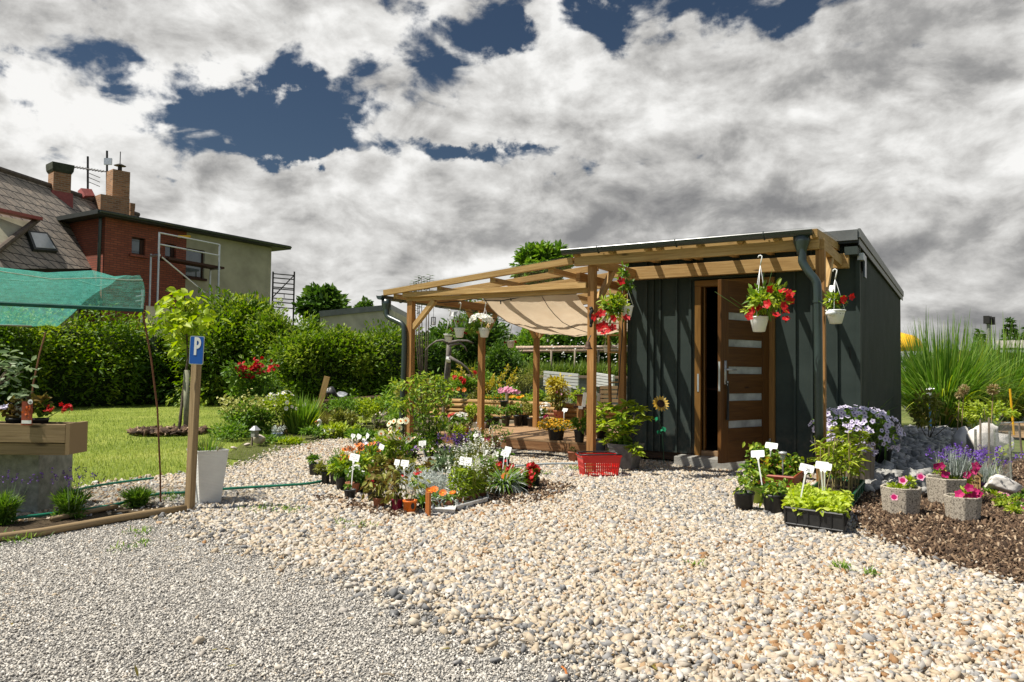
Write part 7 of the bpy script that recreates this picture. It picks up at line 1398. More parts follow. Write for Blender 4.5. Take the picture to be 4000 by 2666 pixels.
for x, y, lab, pts in ((1775, 960, 'red begonia pot leftmost of the begonias', [(1700, 870), (1725, 880), (1710, 905), (1740, 895), (1700, 915), (1760, 860)]), (1850, 950, 'red begonia pot under the two joined tags', [(1800, 820), (1830, 860), (1790, 870), (1770, 905), (1810, 910)]), (1900, 985, 'red begonia pot with an orange bloom beside it', [(1890, 845), (1905, 870), (1880, 880), (1915, 935), (1900, 860)]), (1960, 1062, 'dark pot with white begonia among the red ones', [(1955, 930), (1965, 950), (1940, 955)]), (2040, 1052, 'dark pot of red begonia at the right front of the sale bed', [(2000, 905), (2040, 895), (2060, 930), (2000, 950), (2055, 955), (2030, 975), (1990, 920), (2045, 980)]), (2105, 1025, 'square dark pot of dark red begonia rightmost in the sale bed', [(2080, 820), (2100, 850), (2110, 870), (2085, 850), (2105, 885), (2070, 840)])):
    t, b, r, h = bp4(x, y, 85, 85, BLACKP, lab); c0 = sum(D4(*p, dep(b)) for p in pts)/len(pts); bush(t, c0-[0, 0, .02], (.09, .08, .065), 110, .045, .038, FOL['mid'], 9); bush(t, c0*.6+(b+[0, 0, h])*.4, (.05, .05, .05), 40, .04, .035, FOL['bronze'], 6, name='bronze_leaves'); P = np.concatenate([D4(*p, dep(b)-.03)+rnd(8)*[.022, .02, .015] for p in pts]); blossoms(t, P, unit(rnd(len(P))*.6+[.2, -.8, .5]), .019, FLO['white' if 'white' in lab else 'red'], 4, FLO['yellow'] if False else None, .95, .3)
t, b, r, h = bp4(1765, 985, 70, 60, BLACKP, 'orange gazania flowering in front of the red begonias'); gaz(t, b, h, [(1770, 842), (1935, 880), (1760, 850)], dep(b), 40, .032, .15)
# tall white daisies
t, b, r, h = bp4(850, 905, 100, 80, BLACKP, 'tall clump of white daisies left of the climber'); Y = dep(b); dz = [(830, 460), (870, 440), (930, 440), (975, 435), (905, 470), (840, 505), (835, 535), (880, 520), (920, 500), (855, 540), (890, 582), (830, 580), (925, 590), (760, 548), (800, 610), (1040, 590), (1000, 595), (870, 575)]
bush(t, D4(860, 700, Y), (.12, .1, .22), 330, .06, .02, FOL['lime'], 18, droop=.3); bush(t, D4(860, 760, Y), (.12, .1, .18), 220, .06, .022, FOL['mid'], 14, name='lower_foliage'); P = np.array([D4(x, y, Y+RNG.normal()*.05) for x, y in dz]); stems_mesh(b+[0, 0, h], list(P), .0025, FOL['mid'], t, bend=.05)
V, F = petals(np.array([[0, 0, 0.]]), np.array([[0, 0, 1.]]), np.array([.038]), 13, .8, -.05)
blossoms(t, P, unit(rnd(len(P))*.4+[.2, -.75, .55]), .038, FLO['cream'], 12, FLO['orange'], .85, .03, .3)
# tall climber on a support
t, b, r, h = bp4(1195, 800, 130, 75, BLACKP, 'tall leafy climber on a black support in the middle of the sale bed'); Y = dep(b); m = MB()
for s in (-.07, .0, .07): m.tube([b+RIGHT*s+[0, 0, .05], D4(1165+s*900, 110, Y)], .007, 6)
m.build('support', BLACKI, t); stems_mesh(b+[0, 0, h], [D4(x, y, Y) for x, y in ((1100, 120), (1190, 60), (1280, 100), (1150, 300), (1260, 330), (1000, 190), (1330, 140))], .005, BARK, t, bend=.15)
cl = [(1195, 50), (1110, 40), (1060, 75), (1010, 130), (960, 110), (1270, 70), (1320, 110), (1350, 150), (1180, 130), (1120, 160), (1250, 170), (1060, 180), (1010, 230), (1190, 220), (1130, 260), (1260, 260), (1080, 290), (1200, 310), (1150, 340), (1250, 340), (1110, 390), (1190, 410), (1250, 430), (960, 250), (900, 100), (870, 130), (940, 300), (1310, 220), (1150, 470), (1210, 520), (1130, 540), (1240, 560), (1180, 600), (1120, 640), (1230, 650), (1330, 280), (1370, 190), (1000, 330), (1290, 400), (1300, 470), (1090, 470), (1250, 600), (1190, 680), (910, 300), (860, 270)]
P, S_ = [], []
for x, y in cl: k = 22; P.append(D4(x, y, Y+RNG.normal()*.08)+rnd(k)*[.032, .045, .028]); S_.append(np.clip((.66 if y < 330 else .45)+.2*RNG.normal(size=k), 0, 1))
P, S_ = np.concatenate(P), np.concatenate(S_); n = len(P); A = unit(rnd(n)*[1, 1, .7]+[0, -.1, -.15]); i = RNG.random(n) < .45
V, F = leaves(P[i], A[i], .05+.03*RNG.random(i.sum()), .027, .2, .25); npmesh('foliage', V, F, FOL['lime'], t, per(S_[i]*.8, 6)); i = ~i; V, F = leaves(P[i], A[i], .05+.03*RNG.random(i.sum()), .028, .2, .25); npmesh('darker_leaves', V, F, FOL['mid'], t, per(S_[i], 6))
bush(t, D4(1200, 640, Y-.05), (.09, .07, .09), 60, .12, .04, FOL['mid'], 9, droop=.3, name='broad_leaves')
t = thing('plant_tray', G(*p4(1220, 830), .012), 'small white tray at the foot of the tall climber', 'tray', 'white plant trays'); c0 = G(*p4(1220, 815), .012); m = MB(); m.lathe([(.10, 0), (.12, .07), (.115, .07), (.095, .01)], c0, 4, rot=.6, sx=1.2); m.build('tray', WHITEP, t)
P_ = [(700, 985, 'violet bellflower behind the bronze leaved pot', 'mid', 'purple', [(690, 840), (705, 845), (745, 855), (680, 850), (755, 860)]), (600, 1075, 'small white flowered plant between coneflowers and fuchsia', 'mid', 'white', [(560, 905), (590, 930), (545, 940), (580, 960), (610, 900), (565, 960)]), (800, 1060, 'pink flowered plant behind the rust pot', 'olive', 'magenta', [(825, 950), (835, 970), (820, 965)]), (1075, 960, 'yellow green leafy plant behind the orange pot', 'lime', 'red', [(945, 915), (960, 912)]), (1210, 940, 'pink tinged sedum in front of the climber pot', 'bronze', 'pink', [(1150, 845), (1180, 850), (1220, 845), (1250, 855), (1280, 850), (1200, 860), (1170, 860)]), (790, 880, 'purple pansy behind the left coneflowers', 'dark', 'violet', [(740, 640), (760, 660), (720, 650)]), (960, 880, 'mixed violet pansies right of the daisies', 'mid', 'purple', [(930, 650), (1000, 700), (1060, 680), (910, 700), (960, 690)]), (1320, 790, 'violet and yellow pansies right of the climber', 'mid', 'purple', [(1290, 700), (1310, 720), (1350, 700), (1280, 735), (1330, 690), (1370, 710)]), (1400, 800, 'yellow pansies near the tilted tag', 'mid', 'yellow', [(1380, 710), (1400, 708), (1370, 715), (1410, 716)]), (1440, 880, 'leafy green plant with white blooms behind the salvia', 'mid', 'white', [(1400, 790), (1430, 800), (1470, 770), (1390, 800)]), (760, 985, 'green leafed plant between pansies and sedum', 'olive', None, []), (890, 1000, 'bronze leafed plant behind the purple pot', 'bronze', None, []), (1000, 1010, 'green plant left of the silver curry plant', 'olive', None, []), (1290, 985, 'green plant right of the silver curry plant', 'blue', None, []), (1560, 1030, 'green salvia foliage in the centre of the long tray', 'lime', None, []), (630, 840, 'blue violet campanula at the rear left of the sale bed', 'blue', 'lilac', [(620, 650), (640, 670), (650, 680), (600, 660)]), (1430, 660, 'lime leafed spurge at the sale bed rear', 'lime', None, [])]
for x, y, lab, pm, fc, pts in P_:
    t, b, r, h = bp4(x, y, 92, 66, BLACKP, lab); Y = dep(b); top = (np.mean([D4(*p, Y)[2] for p in pts])+.02) if pts else h+.16
    bush(t, np.array([b[0], b[1], h*.6+top*.45]), (.095, .085, max(.06, (top-h*.6)*.5)), 240, .05, .024, FOL[pm], 12)
    if fc: P = np.concatenate([D4(*p, Y)+rnd(3)*.014 for p in pts]); blossoms(t, P, unit(rnd(len(P))*.5+[.2, -.7, .6]), .02, FLO[fc], 5, FLO['yellow'] if fc in ('purple', 'violet') else None, .95, .25)
t, b, r, h = bp4(1745, 745, 95, 60, BLACKP, 'small azalea shrub with bare stems and a few magenta blooms in front of the deck'); Y = dep(b); stems_mesh(b+[0, 0, h*.8], [D4(x, y, Y) for x, y in ((1680, 560), (1720, 500), (1770, 480), (1800, 540), (1850, 560), (1640, 600))], .004, BARK, t); P = np.concatenate([D4(x, y, Y+RNG.normal()*.06)+rnd(14)*[.035, .04, .022] for x, y in ((1680, 540), (1720, 490), (1760, 480), (1790, 510), (1840, 560), (1660, 590), (1720, 560), (1880, 540), (1760, 600), (1700, 640), (1730, 690), (1660, 660), (1640, 540), (1810, 470))]); n = len(P); V, F = leaves(P, unit(rnd(n)+[0, 0, .4]), .045, .02); npmesh('foliage', V, F, FOL['mid'], t, per(RNG.random(n), 6)); P = np.array([D4(x, y, Y-.05) for x, y in ((1685, 600), (1640, 640), (1690, 590), (1725, 575), (1640, 635))]); blossoms(t, P, rnd(5)*.3+[.2, -.8, .4], .03, FLO['magenta'], 5, lay=2)
t, b, r, h = bp4(1835, 830, 110, 70, BLACKP, 'black pot with a white orchid like bloom in front of the deck'); bush(t, b+[0, 0, h+.02], (.08, .07, .04), 50, .06, .04, FOL['mid'], 6); P = D4(1775, 735, dep(b))+rnd(3)*.02; blossoms(t, P, rnd(3)*.2+[.2, -.9, .2], .05, FLO['white'], 5)
for x, y, lab, pm in ((1030, 780, 'leafy green plant behind the daisies', 'mid'), (1380, 640, 'green foliage plant before the deck left end', 'mid'), (1290, 620, 'dark broad leaved plant beside the climber', 'dark'), (740, 800, 'yellow green plant behind the coneflowers', 'lime'), (1560, 745, 'leafy plant below the tag pair at the deck', 'mid')):
    t, b, r, h = bp4(x, y, 90, 60, BLACKP, lab); bush(t, b+[0, 0, h+.10], (.12, .10, .12), 220, .06, .025, FOL[pm], 12)
m = MB(); a = G(*p4(1170, 1272)); m.beam(a-[0, 0, .03], D4(1172, 1062, dep(a)), .034, .022, (0, 1, 0)); props(m.build('orange_stake', WOOD_ORANGE, None), 'short orange wooden stake at the front tip of the sale bed', 'stake')
# tags in the sale bed (head, foot, depth source, label)
GT = 'handwritten plant tags'
for hx, hy, fx, fy, gx, gy, lab, w in ((526, 757, 495, 1055, 485, 1115, 'cream tag on a long stem in the small black pot at the bed left', .1), (762, 665, 746, 770, 700, 930, 'beige tag behind the orange coneflowers', .085), (565, 572, 545, 640, 560, 850, 'white tag leftmost of the row beyond the coneflowers', .07), (514, 566, 506, 670, 480, 850, 'beige shaded tag at the far left rear of the bed', .06), (640, 565, 610, 640, 620, 850, 'tilted white tag right of the rear left pair', .07), (605, 605, 600, 680, 600, 850, 'lower white tag of the tilted rear pair', .06), (1120, 632, 1167, 832, 1160, 880, 'white tag on a leaning stem before the tall climber', .085), (898, 800, 930, 900, 900, 1040, 'white tag behind the overlapping tag pair above the purple pot', .085), (966, 808, 985, 1140, 1000, 1200, 'white tag on a long stem in the bright orange pot', .082), (1497, 790, 1478, 1122, 1470, 1150, 'large white tag on a tall stem in the salvia tray', .112), (1845, 720, 1818, 912, 1840, 980, 'white handwritten tag in front of the joined tag pair', .096), (1868, 690, 1866, 912, 1850, 960, 'rear tag of the joined pair above the red begonias', .10), (1590, 562, 1602, 695, 1600, 760, 'white tag leaning back before the deck', .07), (1642, 600, 1655, 680, 1650, 760, 'tilted white tag right of the one before the deck', .055), (1478, 678, 1468, 755, 1440, 860, 'cream tag seen edge on behind the salvia', .07), (1672, 708, 1710, 800, 1680, 850, 'slanted white tag left of the azalea foot', .07), (942, 715, 938, 760, 950, 860, 'narrow white tag among the violet pansies', .03), (985, 620, 992, 720, 980, 800, 'narrow white tag behind the daisies', .03)):
    Y = dep(G(*p4(gx, gy))); dx = .5 if 'edge on' in lab else 0
    tag_label('plant_tag', D4(hx, hy, Y-.02), D4(fx, fy, Y), lab, GT, w, w*.58, yaw=(None if not dx else 1.2), tilt=.25 if 'leaning back' not in lab else .8)
# ---------------------------------------------------------------- vegetables right of the door
def p5(x, y): return 2800+x/1.992, 1650+y/1.992
def D5(x, y, Y): return D(*p5(x, y), Y)
GV = 'vegetable pots beside the doorstep'
def bp5(x, yb, w, h5, mat, label, taper=.76, name='potted_tomato', square=False):
    b = G(*p5(x, yb), .0); k = dep(b)/CAM['f']/1.992; r = w*k/2; b = b+AW(b)*r*.8; b[2] = .0; t = thing(name, b, label, 'potted plant', GV); h = h5*k; pot(t, b[0], b[1], b[2], r, h, mat, taper, square=square); return t, b, r, h
def tomato(t, b, h, pts, Y, k=16, L=.055, fr=8):
    P = np.concatenate([np.tile(D5(x, y, Y+RNG.normal()*.05), (k, 1))+rnd(k)*[.03, .035, .025] for x, y in pts]); n = len(P); i = RNG.random(n) < .5; A = unit(rnd(n)*[1, 1, .6]+[0, 0, -.15])
    for s, mt, nm in ((i, 'mid', 'foliage'), (~i, 'lime', 'pale_leaves')): V, F = leaves(P[s], A[s], L*(.7+.6*RNG.random(s.sum())), L*.55, .2, .35); npmesh(nm, V, F, FOL[mt], t, per(np.clip(.4+.22*RNG.normal(size=s.sum()), 0, 1), 6))
    stems_mesh(b+[0, 0, h*.85], [D5(x, y, Y) for x, y in pts[::2]], .0045, FOL['mid'], t)
    if fr:
        m = MB()
        for _ in range(fr): q = pts[RNG.integers(len(pts))]; m.ball(D5(q[0]+RNG.normal()*8, q[1]+RNG.normal()*8, Y-.05), .010, 8, 6)
        m.build('green_tomatoes', plain('green_tomato', (.28, .36, .07), .35, 0, .2, 20), t, True)
t, b, r, h = bp5(212, 692, 162, 140, BLACKP, 'black pot with a small tomato seedling leftmost beside the doorstep'); tomato(t, b, h, [(210, 500), (195, 470), (230, 520), (180, 440), (220, 545), (215, 450)], dep(b), 8, .045, 2)
t, b, r, h = bp5(302, 640, 170, 140, LIMEP, 'lime green pot behind the left black tomato pot'); tomato(t, b, h, [(230, 360), (260, 330), (300, 380), (330, 400), (250, 400), (280, 440), (320, 460), (220, 430), (350, 340)], dep(b), 16, .055, 9)
t, b, r, h = bp5(447, 720, 182, 150, BLACKP, 'black pot with a bushy young tomato beside the black crate'); tomato(t, b, h, [(400, 540), (440, 490), (480, 520), (420, 510), (460, 560), (390, 575), (500, 500), (430, 475)], dep(b), 15, .05, 4)
t, b, r, h = bp5(545, 660, 110, 135, LIMEP, 'lime green pot behind the right black tomato pot'); bush(t, b+[0, 0, h+.03], (.04, .04, .04), 30, .04, .02, FOL['mid'], 5)
q = [G(*p5(*v), .012) for v in ((300, 560), (590, 590), (690, 500), (400, 480))]; t = thing('tomato_trough', q[0], 'rust red trough full of tomato plants behind the green pots', 'planter', GV); m = MB(); c0 = sum(q)/4; m.prism([c0+(v-c0)*.92 for v in q], (0, 0, .01))
for i in range(4): a, b_ = q[i], q[(i+1) % 4]; m.prism([a, b_, b_+(b_-c0)*.08+[0, 0, .17], a+(a-c0)*.08+[0, 0, .17]], unit(((c0-a)*[1, 1, 0])[None])[0]*.012); m.tube([a+(a-c0)*.1+[0, 0, .17], b_+(b_-c0)*.1+[0, 0, .17]], .011, 6)
m.build('trough', plain('rust_red_plastic', (.34, .07, .03), .5, 0, .2, 10), t); m = MB(); m.prism([v+(v-c0)*.0+[0, 0, .13] for v in q], (0, 0, .01)); m.build('soil', SOIL, t)
Y = dep(c0)+.05; tomato(t, c0, .16, [(x, y) for x in (400, 440, 480, 520, 560, 600, 640) for y in (280, 330, 380, 420)]+[(300, 200), (330, 190), (370, 190), (410, 220), (380, 240), (440, 250), (650, 440), (270, 205)], Y, 14, .055, 16)
m = MB(); P = np.array([D5(RNG.uniform(340, 640), RNG.uniform(270, 330), Y-.15) for _ in range(14)]); blossoms(t, P, unit(rnd(14)+[.2, -.8, .3]), .014, FLO['yellow'], 5)
tag_label('plant_tag', D5(318, 246, 5.65), D5(352, 488, 5.6), 'white handwritten tag on a long stem in the left lime pot', 'handwritten plant tags', .098, .056)
tag_label('plant_tag', D5(425, 182, 6.2), D5(416, 265, 6.2), 'white handwritten tag highest above the tomato trough', 'handwritten plant tags', .10, .052)
t = thing('solar_lamp', D5(512, 270, 6.3), 'silver cap solar garden lamp above the tomato foliage', 'lamp'); c0 = D5(513, 240, 6.25); m = MB(); m.lathe([(.018, -.055), (.022, -.015)], c0, 10); m.build('lens', glassmat('lamp_lens', (.8, .85, .85), .35), t, True); m = MB(); m.lathe([(.024, -.014), (.036, -.008), (.036, .008), (.01, .014)], c0, 12); m.build('cap', GALV, t, True); m = MB(); m.tube([c0-[0, 0, .05], [c0[0], c0[1], 0]], .006, 6); m.build('stake', GALV, t)
# crates
def crate(pl, h, mat, label, nx, ny, name='plant_crate'):
    q = [G(*p5(*v), .012) for v in pl]; c0 = sum(q)/4; t = thing(name, q[0], label, 'crate', 'plastic plant crates'); m = MB(); m.prism([v for v in q], (0, 0, .008))
    for i in range(4):
        a, b_ = q[i], q[(i+1) % 4]; o_ = unit(((a+b_)/2-c0)[None])[0]*.012; m.prism([a, b_, b_+o_*.6+[0, 0, h], a+o_*.6+[0, 0, h]], -o_*.25); m.tube([a+o_*.8+[0, 0, h], b_+o_*.8+[0, 0, h]], .009, 6); m.tube([a+o_*.3+[0, 0, .015], b_+o_*.3+[0, 0, .015]], .006, 6)
        k = nx if i % 2 == 0 else ny
        for j in range(k+1): p = a+(b_-a)*j/k; m.tube([p+o_*.3+[0, 0, .01], p+o_*.9+[0, 0, h]], .0055, 5)
    m.build('crate', mat, t); s = MB(); s.prism([c0+(v-c0)*.97+[0, 0, h*.7] for v in q], (0, 0, .005)); s.build('soil', SOIL, t); return t, q, c0
t, q, c0 = crate(((535, 800), (985, 865), (1035, 715), (600, 665)), .12, BLACKP, 'black plastic crate full of lime green lettuce leaf basil', 5, 4)
n = 1500; u, v = RNG.random(n), RNG.random(n); P = (q[0]*(1-u)[:, None]+q[1]*u[:, None])*(1-v)[:, None]+(q[3]*(1-u)[:, None]+q[2]*u[:, None])*v[:, None]; P = c0+(P-c0)*1.02; P[:, 2] = .135+.03*lump(P, 18, 3)+.03*RNG.random(n); V, F = leaves(P, unit(rnd(n)*[1, 1, .5]+[0, 0, .35]), .035+.015*RNG.random(n), .030, .5, .5); npmesh('lettuce', V, F, leafmat('lettuce_leaf', (.30, .40, .03), (.48, .58, .06), (.66, .72, .14), .4), t, per(np.clip(.5+.22*RNG.normal(size=n), 0, 1), 6))
t, q, c0 = crate(((720, 640), (1055, 660), (1140, 545), (860, 500)), .10, GREENP, 'green plastic crate of tall yellow green pepper seedlings', 6, 4)
Yc = dep(c0); PP, SS = [], []; m = MB()
for _ in range(46):
    u, v = RNG.uniform(.05, .95, 2); b_ = (q[0]*(1-u)+q[1]*u)*(1-v)+(q[3]*(1-u)+q[2]*u)*v; b_[2] = .08; H = RNG.uniform(.28, .52); tip = b_+[RNG.normal()*.05, RNG.normal()*.05, H]; m.tube([b_, b_*.5+tip*.5+rnd(1)[0]*.012, tip], [.0045, .004, .003], 5)
    k = 13; PP.append(tip-np.outer(RNG.random(k)**1.3*H*.6, [0, 0, 1])+rnd(k)*.008)
m.build('stems', plain('straw_stem', (.30, .24, .10), .7, 0, .3, 30), t); P = np.concatenate(PP); n = len(P); V, F = leaves(P, unit(rnd(n)*[1, 1, .3]+[0, 0, .12]), .06+.03*RNG.random(n), .026, .2, .35); npmesh('foliage', V, F, FOL['lime'], t, per(np.clip(.5+.25*RNG.normal(size=n), 0, 1), 6))
for hx, hy, fx, fy, Y, lab, w, tx in ((700, 357, 650, 605, 5.15, 'white tag marked 20 leaning in the black lettuce crate', .10, '20,-'), (818, 335, 830, 610, 5.2, 'blank backed white tag standing upright in the black lettuce crate', .092, None), (845, 345, 838, 560, 5.45, 'second white tag hidden behind the upright one at the crates', .09, None)):
    tag_label('plant_tag', D5(hx, hy, Y), D5(fx, fy, Y+.03), lab, 'handwritten plant tags', w, .052, tilt=.3, txt=tx, scribble=tx is not None)
# petunia in a wooden barrel pot, fan palm
def p6(x, y): return 3200+x/3.92, 1500+y/3.92
def D6(x, y, Y): return D(*p6(x, y), Y)
b = G(3330, 1905); b = b+AW(b)*.16; b[2] = 0; Y = dep(b); t = thing('petunia_tub', b, 'wooden slatted tub overflowing with lilac petunias below the downpipe', 'potted plant'); m = MB(); h = .42
for k in range(18): a = k*2*math.pi/18; m.beam([b[0]+.165*math.cos(a), b[1]+.165*math.sin(a), 0], [b[0]+.19*math.cos(a), b[1]+.19*math.sin(a), h], .062, .018, (math.cos(a), math.sin(a), 0))
m.build('tub', WOOD_OLD, t); m = MB(); m.lathe([(.16, h*.85), (.16, h*.9)], b, 14); m.build('soil', SOIL, t)
bush(t, D6(560, 760, Y), (.37, .26, .23), 1500, .05, .028, FOL['mid'], 40); P, N_ = topflowers(D6(560, 760, Y-.02), (.385, .28, .25), 300, .25, -.6); k = (N_@FWD < .35) ; blossoms(t, P[k], N_[k]+[.1, -.3, .1], .027, FLO['lilac'], 5, FLO['violet'], .98, .3, .25)
P = np.array([D6(x, y, Y-.15) for x, y in ((130, 455), (165, 530), (140, 560), (150, 630), (340, 445), (345, 510), (370, 470), (120, 710), (545, 475), (690, 450), (1060, 985), (740, 1085), (820, 1090), (440, 1040), (530, 1120))]); blossoms(t, P, unit(rnd(len(P))*.3+[.2, -.8, .3]), .029, FLO['lilac'], 5, FLO['violet'], .98, .3, .25, name='stray_blossoms')
b = G(3360, 1850); b[1] += .5; b[0] = -.78; b[2] = 0; Y = dep(b); t = thing('fan_palm', b, 'fan palm with stiff green fronds behind the petunias at the shed corner', 'palm'); pot(t, b[0], b[1], 0, .14, .24, BLACKP)
for (cx, cy, dx, dy, k, R) in ((760, 570, 1., .2, 15, .40), (215, 430, -.25, .9, 13, .30), (1020, 790, .8, -.8, 13, .33), (700, 620, .3, .9, 9, .3)):
    c0 = D6(cx, cy, Y-.15); m = MB(); m.tube([b+[0, 0, .2], (b+[0, 0, .35])*.5+c0*.5, c0], [.008, .006, .005], 6); m.build('frond_stalk', FOL['mid'] if False else plain('palm_stalk', (.14, .2, .05), .6), t); a0 = math.atan2(dy, dx); an = a0+np.linspace(-1.15, 1.15, k); A = np.outer(np.cos(an), RIGHT)+np.outer(np.sin(an), [0, 0, 1.])+rnd(k)*.06-np.outer(np.ones(k)*.15, FWD); V, F = blades(np.tile(c0, (k, 1)), A, R*(.8+.3*RNG.random(k)), .017, 4, .12); npmesh('frond', V, F, FOL['mid'], t, per(np.clip(.5+.2*RNG.normal(size=k), 0, 1), 10))
# ---------------------------------------------------------------- stone troughs on the mulch
AGG = NT('exposed_aggregate'); o_ = AGG.coord('Object'); vo = AGG.n('ShaderNodeTexVoronoi'); vo.inputs['Scale'].default_value = 95; AGG.l(o_, vo.inputs['Vector']); AGG.l(AGG.ramp(vo.outputs['Distance'], [(.15, (.52, .46, .37)), (.55, (.38, .33, .26)), (.85, (.13, .11, .09))]), AGG.b.inputs['Base Color']); AGG.b.inputs['Roughness'].default_value = .9; AGG.bump(vo.outputs['Distance'], -1., .02); AGG = AGG.m
def p7(x, y): return 3400+x/1.792, 1550+y/1.792
def D7(x, y, Y): return D(*p7(x, y), Y)
def trough8(x, yb, w, hh, label, n, rot, sx=1., sy=1., lean=(0, 0)):
    b = G(*p7(x, yb), .0); k = dep(b)/CAM['f']/1.792; r = w*k/2; b = b+AW(b)*r*.85; b[2] = .0; h = hh*k; t = thing('stone_planter', b, label, 'planter', 'exposed aggregate planters'); m = MB(); m.lathe([(r*.86, 0), (r*.88, .012), (r*1.0, h), (r*.86, h), (r*.80, h*.75)], b, n, rot=rot, sx=sx, sy=sy); m.build('planter', AGG, t, bevel=.006); m = MB(); m.lathe([(r*.82, h*.78), (r*.8, h*.8)], b, n, rot=rot, sx=sx, sy=sy); m.build('soil', SOIL, t); return t, b, r, h
t, b, r, h = trough8(215, 842, 272, 195, 'octagonal pebble planter with a single pink and white petunia, left of the three', 8, .3); Y = dep(b); bush(t, D7(215, 645, Y), (.09, .08, .03), 130, .04, .022, FOL['lime'], 10); bush(t, D7(270, 600, Y), (.05, .04, .04), 70, .035, .02, FOL['lime'], 7, name='trailing_leaves'); P = np.array([D7(225, 588, Y-.04), D7(350, 562, Y-.06), D7(165, 705, Y-.15)]); blossoms(t, P, np.array([[.2, -.9, .4]]*3), .034, FLO['pink'], 5, FLO['magenta'], .98, .3, .6)
t, b, r, h = trough8(530, 765, 290, 185, 'large three sided pebble planter with lavender and magenta petunias', 6, .55); Y = dep(b); bush(t, D7(600, 590, Y), (.12, .1, .035), 200, .04, .024, FOL['lime'], 12); nb = 420; P = D7(590, 540, Y+.02)+rnd(nb)*[.05, .05, .01]; V, F = blades(P, unit(rnd(nb)*.35+[.05, 0, 1.]), .12+.14*RNG.random(nb), .0045, 2, .05); npmesh('lavender_leaves', V, F, FOL['silver'], t, per(np.clip(.25+.2*RNG.normal(size=nb), 0, 1), 6)); spikes(t, D7(595, 560, Y+.02), 55, .24, .13, FOL['blue'], FLO['purple'], .06, .012, .5)
P = np.array([D7(x, y, Y-.1) for x, y in ((462, 488), (495, 486), (518, 542), (680, 550), (738, 490), (728, 525))]); blossoms(t, P, np.array([[.2, -.9, .35]]*6)+rnd(6)*.2, .036, FLO['magenta'], 5, None, .98, .3); bush(t, D7(490, 510, Y-.06), (.05, .04, .05), 50, .035, .02, FOL['lime'], 6, name='petunia_leaves')
t, b, r, h = trough8(648, 885, 240, 175, 'nearest octagonal pebble planter with bright magenta petunias', 8, .1); Y = dep(b); bush(t, D7(680, 700, Y), (.08, .07, .045), 200, .04, .022, FOL['lime'], 12); P = np.array([D7(x, y, Y-.06) for x, y in ((622, 685), (735, 665), (750, 680), (675, 728), (705, 735), (730, 715), (690, 640), (715, 700), (680, 715))]); blossoms(t, P, np.array([[.2, -.8, .5]]*9)+rnd(9)*.3, .032, FLO['magenta'], 5, None, .98, .3)
b = G(*p7(730, 672)); Y = dep(b); t = thing('insect_hotel', b, 'small wooden insect hotel with pitched roof between the stone planters', 'insect hotel'); c0 = D7(735, 610, Y); w, hh = .045, .16; m = MB(); m.box(b[0]-w, b[0]+w, b[1]-.03, b[1]+.03, 0, hh); m.build('box', WOOD_LIGHT, t); m = MB()
for z in (.04, .09, .13):
    for x in (-.028, -.009, .01, .029): m.tube([[b[0]+x, b[1]-.032, z], [b[0]+x, b[1]-.029, z]], .007, 8)
m.build('nesting_holes', WOOD_DARK, t); m = MB(); m.beam([b[0]-w-.015, b[1], hh-.01], [b[0], b[1], hh+.05], .09, .012, (0, 0, 1)); m.beam([b[0], b[1], hh+.05], [b[0]+w+.015, b[1], hh-.01], .09, .012, (0, 0, 1)); m.build('roof', WOOD_BOX, t)
t = thing('potted_lavender', G(*p7(795, 680)), 'violet pot of lavender beside the insect hotel', 'potted plant'); b = G(*p7(795, 672)); Y = dep(b); pot(t, b[0], b[1], 0, .06, .10, VIOLP); nb = 300; P = b+rnd(nb)*[.04, .04, 0]+[0, 0, .1]; V, F = blades(P, unit(rnd(nb)*.45+[0, 0, 1.]), .12+.12*RNG.random(nb), .004, 2, .05); npmesh('foliage', V, F, FOL['silver'], t, per(np.clip(.25+.2*RNG.normal(size=nb), 0, 1), 6)); spikes(t, b+[0, 0, .1], 34, .33, .10, FOL['blue'], FLO['purple'], .06, .012, .9)
# pansies along the mulch
t = thing('pansy_drift', G(*p7(930, 760)), 'drift of pink and white pansies spreading over the mulch on the right', 'pansies')
for i, (x, y) in enumerate(((830, 690), (880, 715), (920, 735), (960, 770), (1000, 800), (900, 770), (1040, 800), (940, 800), (1060, 740), (1020, 830), (870, 690), (985, 755), (1060, 700))): bush(t, G(*p7(x, y))+[0, 0, .03], (.07, .06, .03), 110, .03, .016, FOL['lime' if i % 2 else 'mid'], 7, name='foliage')
P = np.array([D7(x, y, dep(G(*p7(x, y+25)))) for x, y in ((795, 655), (900, 685), (935, 695), (955, 700), (945, 690), (985, 775), (975, 760), (1000, 770), (1060, 785), (920, 690))]); blossoms(t, P, np.array([[.15, -.85, .45]]*10)+rnd(10)*.2, .028, FLO['pink'], 5, FLO['magenta'], .98, .2, .5)
